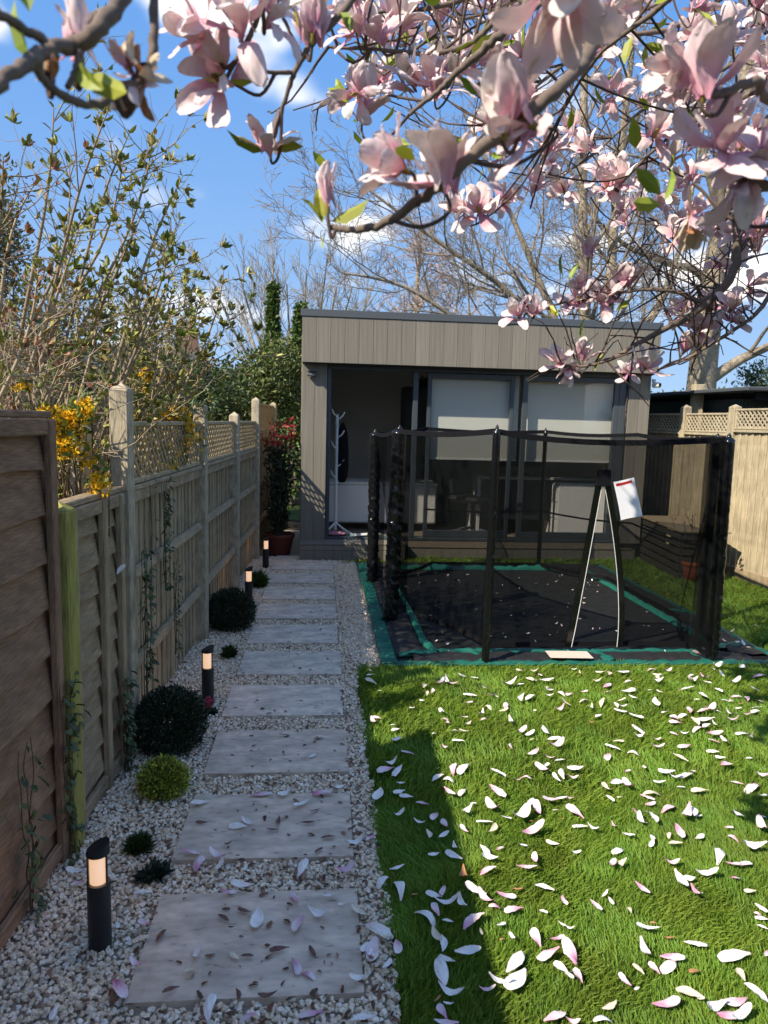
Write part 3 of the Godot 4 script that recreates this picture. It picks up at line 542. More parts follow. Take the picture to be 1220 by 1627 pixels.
var MAG_BRANCHES := [
[[Vector3(0.426, 2.126, -1.045), Vector3(0.362, 1.999, -1.020), Vector3(0.314, 1.932, -0.975), Vector3(0.249, 1.868, -0.943), Vector3(0.193, 1.825, -0.940), Vector3(0.150, 1.785, -0.940), Vector3(0.110, 1.762, -0.974), Vector3(0.076, 1.748, -1.012), Vector3(0.038, 1.748, -1.046), Vector3(0.008, 1.755, -1.065)], 0.0110, 0.0042, true],
[[Vector3(-0.135, 2.042, -0.877), Vector3(-0.203, 1.939, -0.830), Vector3(-0.213, 1.899, -0.803), Vector3(-0.232, 1.858, -0.783), Vector3(-0.254, 1.844, -0.783), Vector3(-0.268, 1.829, -0.762), Vector3(-0.280, 1.808, -0.744), Vector3(-0.294, 1.773, -0.707), Vector3(-0.317, 1.742, -0.686)], 0.0095, 0.0060, true],
[[Vector3(-0.323, 1.845, -0.708), Vector3(-0.301, 1.842, -0.731), Vector3(-0.284, 1.839, -0.752), Vector3(-0.269, 1.834, -0.765)], 0.0050, 0.0045, false],
[[Vector3(-0.279, 1.806, -0.745), Vector3(-0.272, 1.799, -0.762), Vector3(-0.258, 1.792, -0.781), Vector3(-0.241, 1.799, -0.806), Vector3(-0.221, 1.820, -0.826), Vector3(-0.204, 1.847, -0.852), Vector3(-0.194, 1.876, -0.864), Vector3(-0.194, 1.936, -0.868), Vector3(-0.194, 2.001, -0.891)], 0.0040, 0.0052, false],
[[Vector3(-0.246, 1.850, -0.783), Vector3(-0.250, 1.824, -0.782), Vector3(-0.259, 1.801, -0.777)], 0.0036, 0.0030, false],
[[Vector3(0.127, 2.332, -1.349), Vector3(0.071, 2.228, -1.298), Vector3(0.024, 2.158, -1.281), Vector3(-0.023, 2.106, -1.274), Vector3(-0.045, 2.072, -1.268), Vector3(-0.064, 2.038, -1.282), Vector3(-0.080, 1.994, -1.300), Vector3(-0.095, 1.954, -1.314)], 0.0075, 0.0028, true],
[[Vector3(-0.038, 2.087, -1.272), Vector3(-0.056, 2.057, -1.274), Vector3(-0.086, 2.044, -1.257), Vector3(-0.112, 2.036, -1.236)], 0.0042, 0.0030, false],
[[Vector3(-0.045, 2.080, -1.264), Vector3(-0.063, 2.106, -1.251), Vector3(-0.076, 2.127, -1.239), Vector3(-0.086, 2.155, -1.224)], 0.0032, 0.0022, false],
[[Vector3(-0.051, 2.194, -1.180), Vector3(-0.090, 2.106, -1.136), Vector3(-0.110, 2.064, -1.156), Vector3(-0.132, 2.042, -1.187), Vector3(-0.161, 2.007, -1.211)], 0.0055, 0.0030, true],
[[Vector3(0.499, 2.643, -1.800), Vector3(0.409, 2.515, -1.781), Vector3(0.385, 2.416, -1.725), Vector3(0.349, 2.374, -1.754), Vector3(0.265, 2.348, -1.782), Vector3(0.176, 2.351, -1.792), Vector3(0.087, 2.353, -1.797), Vector3(0.001, 2.352, -1.800)], 0.0090, 0.0030, true],
[[Vector3(0.517, 2.487, -1.649), Vector3(0.413, 2.348, -1.581), Vector3(0.364, 2.293, -1.564), Vector3(0.318, 2.260, -1.591), Vector3(0.270, 2.223, -1.617), Vector3(0.233, 2.193, -1.636), Vector3(0.181, 2.157, -1.658)], 0.0140, 0.0040, true],
[[Vector3(0.763, 1.819, -1.061), Vector3(0.642, 1.826, -1.015), Vector3(0.587, 1.842, -1.006), Vector3(0.552, 1.858, -0.996)], 0.0080, 0.0050, true],
[[Vector3(0.691, 1.969, -0.987), Vector3(0.564, 1.939, -0.955), Vector3(0.520, 1.919, -0.952), Vector3(0.492, 1.914, -0.945)], 0.0080, 0.0050, true],
[[Vector3(1.890, 2.893, -2.585), Vector3(1.582, 2.603, -2.545), Vector3(1.494, 2.428, -2.546), Vector3(1.453, 2.264, -2.505), Vector3(1.486, 2.078, -2.537), Vector3(1.447, 1.985, -2.579), Vector3(1.382, 1.910, -2.628), Vector3(1.309, 1.866, -2.671), Vector3(1.223, 1.809, -2.720), Vector3(1.132, 1.750, -2.765), Vector3(1.045, 1.723, -2.802), Vector3(0.952, 1.725, -2.834)], 0.0220, 0.0045, true],
[[Vector3(1.462, 2.005, -2.566), Vector3(1.404, 1.958, -2.608), Vector3(1.332, 1.990, -2.639), Vector3(1.250, 2.005, -2.676), Vector3(1.168, 2.001, -2.714), Vector3(1.073, 1.988, -2.755), Vector3(0.943, 1.962, -2.775), Vector3(0.784, 1.913, -2.779)], 0.0100, 0.0035, false],
[[Vector3(1.757, 2.060, -2.611), Vector3(1.619, 1.916, -2.607), Vector3(1.495, 1.822, -2.636), Vector3(1.383, 1.749, -2.649), Vector3(1.296, 1.706, -2.696)], 0.0100, 0.0040, true],
[[Vector3(1.338, 1.875, -2.656), Vector3(1.396, 1.807, -2.635), Vector3(1.423, 1.771, -2.625)], 0.0040, 0.0030, false],
[[Vector3(2.073, 3.297, -3.169), Vector3(1.664, 2.992, -3.064), Vector3(1.400, 2.877, -3.127), Vector3(1.204, 2.701, -3.165), Vector3(0.995, 2.539, -3.184)], 0.0120, 0.0030, true],
[[Vector3(1.657, 3.222, -2.679), Vector3(1.272, 2.937, -2.674), Vector3(1.000, 2.886, -2.695), Vector3(0.783, 2.735, -2.724), Vector3(0.603, 2.573, -2.728), Vector3(0.481, 2.436, -2.803)], 0.0120, 0.0030, true],
[[Vector3(1.117, 3.030, -2.313), Vector3(0.737, 2.836, -2.337), Vector3(0.510, 2.687, -2.361), Vector3(0.322, 2.644, -2.302), Vector3(0.175, 2.554, -2.361)], 0.0120, 0.0030, true],
[[Vector3(2.009, 2.601, -2.898), Vector3(1.671, 2.397, -2.936), Vector3(1.472, 2.292, -2.955), Vector3(1.320, 2.397, -2.996)], 0.0120, 0.0030, true],
[[Vector3(0.815, 2.845, -2.058), Vector3(0.518, 2.723, -2.106), Vector3(0.307, 2.619, -2.090), Vector3(0.135, 2.604, -2.116), Vector3(0.048, 2.505, -2.059)], 0.0120, 0.0030, true],
[[Vector3(1.501, 2.608, -2.210), Vector3(1.253, 2.498, -2.288), Vector3(1.119, 2.431, -2.384), Vector3(1.035, 2.327, -2.573)], 0.0120, 0.0030, true],
[[Vector3(0.966, 2.631, -1.742), Vector3(0.798, 2.491, -1.784), Vector3(0.693, 2.423, -1.863), Vector3(0.654, 2.366, -2.019)], 0.0120, 0.0030, true]]

var MAG_NEAR := [
[Vector3(-0.168, 2.008, -1.209), Vector3(-0.476, -0.187, 0.859), 0.086, 1.05, false],
[Vector3(-0.133, 2.061, -1.155), Vector3(-0.263, 0.521, 0.812), 0.090, 0.95, false],
[Vector3(-0.193, 2.057, -1.172), Vector3(-0.819, 0.376, 0.434), 0.077, 0.90, false],
[Vector3(-0.089, 2.094, -1.188), Vector3(0.600, 0.433, 0.673), 0.072, 0.80, false],
[Vector3(-0.099, 1.947, -1.316), Vector3(-0.167, 0.970, 0.178), 0.070, 0.62, false],
[Vector3(0.002, 1.780, -1.058), Vector3(-0.079, 0.993, -0.084), 0.061, 0.04, false],
[Vector3(0.146, 1.784, -0.942), Vector3(-0.403, 0.908, 0.113), 0.083, 0.60, false],
[Vector3(0.099, 1.805, -0.962), Vector3(-0.914, 0.347, 0.209), 0.068, 0.60, false],
[Vector3(0.224, 1.847, -0.936), Vector3(-0.028, 0.999, 0.019), 0.090, 0.42, false],
[Vector3(0.262, 1.861, -0.943), Vector3(-0.969, 0.119, 0.216), 0.077, 0.50, false],
[Vector3(0.271, 1.994, -0.874), Vector3(-0.055, -0.931, 0.360), 0.095, 0.55, false],
[Vector3(0.489, 1.914, -0.946), Vector3(0.018, 0.996, 0.082), 0.083, 0.55, false],
[Vector3(0.486, 1.963, -0.985), Vector3(-0.949, -0.190, 0.253), 0.068, 0.50, false],
[Vector3(0.549, 1.869, -0.994), Vector3(-0.345, 0.625, 0.700), 0.081, 1.05, false],
[Vector3(0.606, 1.862, -0.988), Vector3(0.025, 0.557, 0.830), 0.077, 0.90, false],
[Vector3(0.604, 1.839, -1.034), Vector3(-0.220, -0.843, 0.492), 0.072, 0.60, false],
[Vector3(0.081, 2.200, -1.756), Vector3(-0.084, 0.994, 0.073), 0.100, 0.45, false],
[Vector3(0.063, 2.209, -1.699), Vector3(-0.586, -0.467, 0.662), 0.070, 0.90, false],
[Vector3(0.251, 2.264, -1.768), Vector3(-0.234, 0.863, 0.448), 0.100, 0.85, false],
[Vector3(0.204, 2.296, -1.815), Vector3(-0.491, 0.704, 0.513), 0.090, 0.80, false],
[Vector3(0.115, 2.376, -1.784), Vector3(-0.286, 0.719, 0.633), 0.090, 0.90, false],
[Vector3(0.060, 2.343, -1.692), Vector3(-0.595, 0.696, 0.403), 0.090, 0.80, false],
[Vector3(0.166, 2.442, -1.859), Vector3(0.268, 0.840, 0.471), 0.090, 0.70, false],
[Vector3(0.313, 2.367, -1.878), Vector3(0.125, 0.625, 0.771), 0.090, 0.90, false],
[Vector3(0.053, 2.391, -1.723), Vector3(-0.247, 0.954, 0.168), 0.085, 0.60, false],
[Vector3(-0.027, 2.101, -1.255), Vector3(-0.073, 0.997, -0.034), 0.079, 0.28, false],
[Vector3(-0.258, 1.843, -0.816), Vector3(-0.039, 0.996, -0.081), 0.070, 0.05, false],
[Vector3(-0.211, 1.844, -0.852), Vector3(-0.171, -0.872, 0.459), 0.041, 0.45, true],
[Vector3(-0.215, 1.856, -0.845), Vector3(-0.340, 0.938, 0.058), 0.032, 0.30, true],
[Vector3(-0.204, 1.855, -0.860), Vector3(0.256, 0.351, 0.901), 0.032, 0.80, true],
[Vector3(-0.275, 1.806, -0.770), Vector3(0.058, 0.941, 0.334), 0.027, 0.30, true],
[Vector3(0.575, 1.812, -1.118), Vector3(-0.100, -0.945, 0.310), 0.054, 0.30, true],
[Vector3(1.011, 2.130, -2.749), Vector3(-0.032, 0.997, 0.067), 0.085, 0.30, false],
[Vector3(0.993, 1.971, -2.788), Vector3(-0.398, 0.520, 0.756), 0.105, 1.00, false],
[Vector3(1.081, 1.976, -2.754), Vector3(0.022, 0.632, 0.774), 0.100, 0.95, false],
[Vector3(1.149, 2.020, -2.718), Vector3(0.216, 0.972, 0.096), 0.100, 0.42, false],
[Vector3(0.991, 2.024, -2.779), Vector3(-0.050, 0.958, 0.283), 0.080, 0.60, false],
[Vector3(0.754, 1.908, -2.788), Vector3(-0.491, 0.704, 0.513), 0.090, 0.85, false],
[Vector3(0.807, 1.913, -2.773), Vector3(0.358, 0.727, 0.586), 0.080, 0.80, false],
[Vector3(0.947, 1.730, -2.836), Vector3(-0.448, 0.721, 0.529), 0.090, 0.80, false],
[Vector3(1.033, 1.750, -2.803), Vector3(0.065, 0.995, 0.075), 0.090, 0.50, false],
[Vector3(0.989, 1.710, -2.823), Vector3(-0.123, -0.853, 0.508), 0.075, 0.70, false],
[Vector3(1.254, 1.714, -2.715), Vector3(0.148, 0.894, 0.423), 0.105, 0.85, false],
[Vector3(1.198, 1.697, -2.742), Vector3(-0.597, 0.498, 0.629), 0.060, 0.90, false],
[Vector3(0.472, 2.135, -2.260), Vector3(-0.299, 0.326, 0.897), 0.090, 1.00, false],
[Vector3(0.424, 2.136, -2.269), Vector3(-0.700, 0.586, 0.408), 0.080, 0.80, false],
[Vector3(0.657, 2.221, -2.295), Vector3(0.039, 0.833, 0.551), 0.090, 0.80, false],
[Vector3(0.706, 2.354, -2.345), Vector3(0.148, 0.894, 0.423), 0.085, 0.60, false],
[Vector3(0.566, 2.188, -2.330), Vector3(0.223, 0.331, 0.917), 0.080, 1.00, false],
[Vector3(1.043, 2.409, -2.311), Vector3(-0.089, 0.434, 0.896), 0.100, 0.95, false],
[Vector3(1.131, 2.378, -2.399), Vector3(0.263, 0.755, 0.601), 0.090, 0.80, false],
[Vector3(1.042, 2.346, -2.564), Vector3(-0.286, 0.719, 0.633), 0.090, 0.90, false],
[Vector3(1.005, 2.329, -2.585), Vector3(-0.515, 0.316, 0.797), 0.080, 0.90, false],
[Vector3(1.377, 2.234, -2.788), Vector3(-0.292, 0.419, 0.859), 0.100, 1.00, false],
[Vector3(1.379, 2.281, -2.658), Vector3(0.022, 0.632, 0.774), 0.090, 0.90, false],
[Vector3(1.484, 1.945, -2.681), Vector3(-0.077, 0.742, 0.666), 0.100, 0.80, false],
[Vector3(1.456, 1.865, -2.710), Vector3(-0.413, 0.432, 0.802), 0.090, 0.90, false],
[Vector3(1.397, 1.937, -2.730), Vector3(-0.593, 0.297, 0.748), 0.085, 0.90, false],
[Vector3(1.546, 2.121, -2.727), Vector3(0.133, 0.549, 0.825), 0.090, 0.90, false],
[Vector3(1.322, 2.093, -2.153), Vector3(-0.147, 0.973, 0.180), 0.110, 0.45, false],
[Vector3(1.558, 1.896, -2.648), Vector3(0.247, 0.449, 0.859), 0.080, 0.90, false],
[Vector3(1.416, 1.782, -2.741), Vector3(0.276, 0.955, 0.111), 0.090, 0.30, false]]

var MAG_FAR := [
[Vector3(0.664, 3.019, -2.756), Vector3(0.482, -0.183, 0.857), 0.102, 0.41, false],
[Vector3(1.062, 3.127, -2.789), Vector3(-0.286, 0.851, 0.439), 0.097, 0.47, false],
[Vector3(0.232, 2.717, -2.475), Vector3(0.352, 0.623, 0.699), 0.087, 0.91, false],
[Vector3(0.438, 2.548, -2.221), Vector3(0.442, 0.821, 0.362), 0.083, 0.51, false],
[Vector3(1.136, 2.777, -2.285), Vector3(0.368, 0.927, 0.068), 0.086, 0.72, false],
[Vector3(0.579, 2.385, -2.087), Vector3(-0.685, 0.718, 0.119), 0.092, 1.02, false],
[Vector3(0.083, 2.790, -2.366), Vector3(-0.075, -0.637, 0.767), 0.090, 1.04, false],
[Vector3(0.710, 2.828, -2.746), Vector3(-0.707, 0.686, 0.173), 0.093, 1.07, false],
[Vector3(0.719, 2.512, -2.054), Vector3(-0.513, 0.222, 0.829), 0.105, 0.44, false],
[Vector3(1.678, 3.116, -2.877), Vector3(0.093, -0.224, 0.970), 0.095, 0.79, false],
[Vector3(0.271, 3.249, -3.408), Vector3(0.393, 0.737, 0.550), 0.087, 1.09, false],
[Vector3(0.135, 2.886, -3.146), Vector3(-0.552, 0.717, 0.426), 0.088, 0.59, false],
[Vector3(0.792, 2.651, -2.034), Vector3(0.253, -0.088, 0.963), 0.099, 0.72, false],
[Vector3(0.576, 3.037, -3.328), Vector3(-0.238, 0.208, 0.949), 0.087, 0.63, false],
[Vector3(0.856, 3.194, -3.534), Vector3(-0.468, 0.867, 0.170), 0.077, 1.08, false],
[Vector3(1.275, 2.367, -2.141), Vector3(0.229, -0.661, 0.714), 0.081, 0.64, false],
[Vector3(1.624, 2.996, -2.734), Vector3(-0.686, 0.710, 0.158), 0.078, 0.77, false],
[Vector3(0.224, 3.142, -3.289), Vector3(0.150, 0.911, 0.385), 0.102, 0.48, false],
[Vector3(1.504, 2.893, -3.108), Vector3(-0.393, -0.377, 0.839), 0.091, 0.48, false],
[Vector3(0.259, 2.946, -3.233), Vector3(-0.797, -0.346, 0.495), 0.089, 0.77, false],
[Vector3(0.351, 2.859, -2.728), Vector3(0.338, 0.528, 0.779), 0.076, 1.09, false],
[Vector3(1.190, 3.264, -3.468), Vector3(-0.040, 0.998, 0.039), 0.094, 0.76, false],
[Vector3(1.093, 2.662, -2.413), Vector3(-0.577, 0.733, 0.359), 0.090, 0.83, false],
[Vector3(0.757, 2.560, -2.012), Vector3(0.351, 0.216, 0.911), 0.097, 0.82, false],
[Vector3(0.190, 3.243, -3.643), Vector3(0.036, 0.886, 0.463), 0.077, 0.49, false],
[Vector3(0.399, 3.199, -3.041), Vector3(-0.387, 0.626, 0.677), 0.076, 0.93, false],
[Vector3(1.120, 2.914, -2.345), Vector3(0.325, 0.565, 0.759), 0.105, 0.97, false],
[Vector3(0.493, 2.657, -2.165), Vector3(0.611, 0.190, 0.768), 0.078, 0.44, false],
[Vector3(1.942, 3.269, -3.236), Vector3(0.244, 0.644, 0.725), 0.086, 0.83, false],
[Vector3(0.431, 2.712, -2.446), Vector3(-0.466, 0.426, 0.776), 0.076, 0.43, false],
[Vector3(0.217, 3.302, -3.442), Vector3(0.443, 0.828, 0.343), 0.077, 0.56, false],
[Vector3(1.225, 2.492, -2.427), Vector3(0.141, 0.791, 0.595), 0.101, 1.04, false],
[Vector3(0.314, 3.437, -3.743), Vector3(-0.478, 0.726, 0.495), 0.085, 0.98, false],
[Vector3(0.402, 2.923, -2.712), Vector3(-0.192, 0.770, 0.609), 0.088, 0.49, false],
[Vector3(0.571, 2.953, -2.672), Vector3(-0.092, 0.166, 0.982), 0.095, 0.45, false],
[Vector3(0.689, 3.079, -3.095), Vector3(-0.014, 0.752, 0.659), 0.097, 0.51, false],
[Vector3(0.625, 3.162, -2.869), Vector3(-0.078, 0.530, 0.845), 0.085, 0.98, false],
[Vector3(0.265, 2.882, -3.007), Vector3(-0.559, 0.818, 0.135), 0.075, 1.04, false],
[Vector3(0.237, 2.615, -2.083), Vector3(-0.452, 0.683, 0.574), 0.094, 0.65, false],
[Vector3(1.087, 3.412, -3.422), Vector3(0.301, 0.647, 0.701), 0.085, 0.64, false],
[Vector3(0.888, 2.515, -2.290), Vector3(-0.040, -0.154, 0.987), 0.076, 0.71, false],
[Vector3(1.468, 2.999, -3.434), Vector3(0.613, 0.470, 0.635), 0.089, 0.86, false],
[Vector3(0.542, 2.631, -2.454), Vector3(-0.349, 0.744, 0.570), 0.103, 0.37, false],
[Vector3(1.062, 2.579, -2.193), Vector3(-0.914, -0.030, 0.405), 0.091, 1.03, false],
[Vector3(0.359, 2.644, -2.447), Vector3(-0.185, 0.753, 0.632), 0.103, 0.89, false],
[Vector3(0.201, 2.820, -3.001), Vector3(-0.305, 0.591, 0.747), 0.104, 0.77, false],
[Vector3(1.868, 3.365, -3.172), Vector3(-0.250, 0.827, 0.504), 0.104, 0.49, false],
[Vector3(1.526, 2.879, -2.649), Vector3(0.100, 0.988, 0.122), 0.077, 0.99, false],
[Vector3(0.459, 2.877, -3.134), Vector3(-0.708, -0.019, 0.706), 0.076, 0.65, false],
[Vector3(1.019, 2.895, -3.443), Vector3(-0.961, 0.034, 0.276), 0.092, 0.50, false],
[Vector3(1.030, 3.052, -3.111), Vector3(0.207, 0.732, 0.649), 0.080, 0.63, false],
[Vector3(0.926, 3.433, -3.625), Vector3(-0.178, 0.146, 0.973), 0.094, 0.42, false],
[Vector3(1.166, 3.433, -3.565), Vector3(0.026, 0.967, 0.254), 0.075, 0.50, false],
[Vector3(0.678, 2.584, -2.041), Vector3(0.907, 0.196, 0.373), 0.089, 0.44, false],
[Vector3(0.399, 2.867, -2.540), Vector3(0.050, 0.959, 0.278), 0.094, 0.59, false],
[Vector3(1.170, 3.497, -3.409), Vector3(0.774, 0.286, 0.565), 0.076, 0.98, false],
[Vector3(0.764, 3.114, -3.253), Vector3(0.170, -0.028, 0.985), 0.096, 1.06, false],
[Vector3(0.735, 2.539, -2.046), Vector3(0.360, 0.432, 0.827), 0.102, 0.61, false],
[Vector3(1.407, 3.043, -2.583), Vector3(0.621, 0.358, 0.697), 0.084, 0.95, false],
[Vector3(1.242, 3.051, -2.705), Vector3(0.276, 0.805, 0.525), 0.082, 0.54, false],
[Vector3(1.407, 2.868, -2.409), Vector3(0.047, 0.847, 0.529), 0.088, 0.36, false],
[Vector3(0.734, 2.670, -2.846), Vector3(0.273, 0.772, 0.574), 0.080, 0.37, false],
[Vector3(0.088, 2.863, -2.529), Vector3(-0.030, 0.197, 0.980), 0.086, 0.56, false],
[Vector3(1.124, 3.044, -2.745), Vector3(0.196, 0.965, 0.174), 0.089, 0.84, false],
[Vector3(1.253, 2.830, -2.677), Vector3(-0.333, 0.710, 0.620), 0.089, 0.79, false],
[Vector3(0.900, 3.195, -2.998), Vector3(-0.220, 0.801, 0.557), 0.077, 0.71, false],
[Vector3(0.969, 3.118, -2.908), Vector3(0.065, 0.840, 0.539), 0.103, 0.78, false],
[Vector3(0.401, 2.464, -2.068), Vector3(-0.459, 0.803, 0.381), 0.098, 0.48, false],
[Vector3(0.995, 2.458, -1.846), Vector3(-0.218, 0.604, 0.766), 0.086, 0.93, false],
[Vector3(1.251, 2.519, -2.059), Vector3(-0.353, 0.505, 0.788), 0.085, 0.87, false],
[Vector3(1.879, 3.286, -3.189), Vector3(0.208, 0.657, 0.725), 0.077, 0.66, false],
[Vector3(1.299, 2.862, -2.581), Vector3(-0.655, 0.141, 0.742), 0.101, 0.78, false],
[Vector3(0.991, 2.418, -2.046), Vector3(-0.550, 0.709, 0.442), 0.077, 0.90, false],
[Vector3(0.985, 2.456, -2.072), Vector3(-0.712, 0.550, 0.437), 0.096, 1.08, false],
[Vector3(1.018, 3.139, -3.250), Vector3(-0.253, 0.924, 0.287), 0.082, 0.87, false],
[Vector3(1.352, 2.580, -2.204), Vector3(-0.615, -0.152, 0.774), 0.079, 0.72, false],
[Vector3(1.405, 3.011, -2.817), Vector3(-0.037, 0.991, 0.131), 0.085, 0.96, false],
[Vector3(1.324, 2.862, -2.331), Vector3(-0.752, 0.384, 0.536), 0.086, 0.52, false],
[Vector3(1.459, 2.624, -2.603), Vector3(0.063, 0.311, 0.948), 0.080, 0.40, false],
[Vector3(0.607, 3.333, -3.366), Vector3(0.654, -0.019, 0.756), 0.080, 1.02, false],
[Vector3(0.416, 3.267, -3.171), Vector3(0.431, 0.064, 0.900), 0.096, 0.79, false],
[Vector3(1.113, 2.468, -2.826), Vector3(0.138, 0.091, 0.986), 0.082, 0.66, false],
[Vector3(1.780, 2.516, -3.078), Vector3(0.066, -0.133, 0.989), 0.097, 0.92, false],
[Vector3(1.536, 2.532, -3.678), Vector3(-0.691, 0.076, 0.719), 0.075, 0.56, false],
[Vector3(0.676, 2.701, -3.056), Vector3(-0.634, 0.435, 0.639), 0.093, 0.44, false],
[Vector3(1.661, 2.771, -3.318), Vector3(0.095, 0.787, 0.610), 0.100, 0.55, false],
[Vector3(1.387, 2.421, -2.405), Vector3(-0.496, -0.077, 0.865), 0.080, 0.80, false],
[Vector3(1.078, 2.728, -3.534), Vector3(-0.084, 0.295, 0.952), 0.079, 0.43, false],
[Vector3(1.660, 2.450, -3.360), Vector3(0.062, 0.813, 0.579), 0.089, 0.52, false],
[Vector3(1.448, 2.638, -3.307), Vector3(-0.670, -0.242, 0.702), 0.079, 0.91, false],
[Vector3(1.360, 2.421, -2.792), Vector3(0.240, 0.636, 0.733), 0.080, 1.10, false],
[Vector3(1.043, 2.418, -2.754), Vector3(-0.260, 0.713, 0.651), 0.094, 0.63, false],
[Vector3(1.201, 2.302, -2.611), Vector3(0.623, -0.152, 0.768), 0.096, 0.48, false],
[Vector3(1.147, 2.772, -3.745), Vector3(0.529, 0.195, 0.826), 0.096, 0.76, false],
[Vector3(0.831, 2.476, -2.591), Vector3(-0.685, -0.078, 0.725), 0.090, 0.45, false],
[Vector3(1.704, 2.251, -2.816), Vector3(-0.250, 0.851, 0.461), 0.094, 0.53, false],
[Vector3(1.236, 2.342, -2.452), Vector3(-0.910, 0.220, 0.353), 0.082, 1.04, false],
[Vector3(0.932, 2.469, -2.615), Vector3(-0.772, 0.434, 0.464), 0.077, 0.76, false],
[Vector3(1.019, 2.721, -3.069), Vector3(-0.593, 0.115, 0.797), 0.086, 0.65, false],
[Vector3(1.401, 2.468, -3.254), Vector3(0.455, 0.811, 0.367), 0.099, 0.41, false],
[Vector3(0.804, 2.644, -3.019), Vector3(-0.385, 0.484, 0.786), 0.084, 0.74, false],
[Vector3(1.759, 2.481, -3.612), Vector3(-0.291, 0.387, 0.875), 0.096, 1.01, false],
[Vector3(0.738, 2.601, -3.118), Vector3(-0.353, 0.473, 0.807), 0.085, 0.75, false],
[Vector3(1.063, 2.517, -3.239), Vector3(-0.561, -0.060, 0.826), 0.096, 0.64, false],
[Vector3(0.900, 2.770, -3.318), Vector3(-0.031, 0.887, 0.461), 0.089, 0.82, false],
[Vector3(1.501, 2.198, -2.538), Vector3(-0.984, -0.092, 0.156), 0.096, 1.07, false],
[Vector3(1.355, 2.473, -3.327), Vector3(0.044, 0.417, 0.908), 0.083, 0.47, false],
[Vector3(1.744, 2.051, -3.125), Vector3(0.342, 0.909, 0.238), 0.090, 0.65, false],
[Vector3(1.493, 1.918, -2.567), Vector3(-0.369, 0.734, 0.570), 0.090, 0.40, false],
[Vector3(1.495, 2.246, -2.695), Vector3(-0.131, -0.085, 0.988), 0.090, 0.73, false],
[Vector3(1.873, 2.264, -3.067), Vector3(-0.515, 0.845, 0.142), 0.090, 0.76, false],
[Vector3(1.755, 2.070, -2.892), Vector3(0.253, -0.113, 0.961), 0.090, 0.75, false],
[Vector3(1.786, 2.358, -2.959), Vector3(-0.945, -0.252, 0.209), 0.090, 1.09, false]]

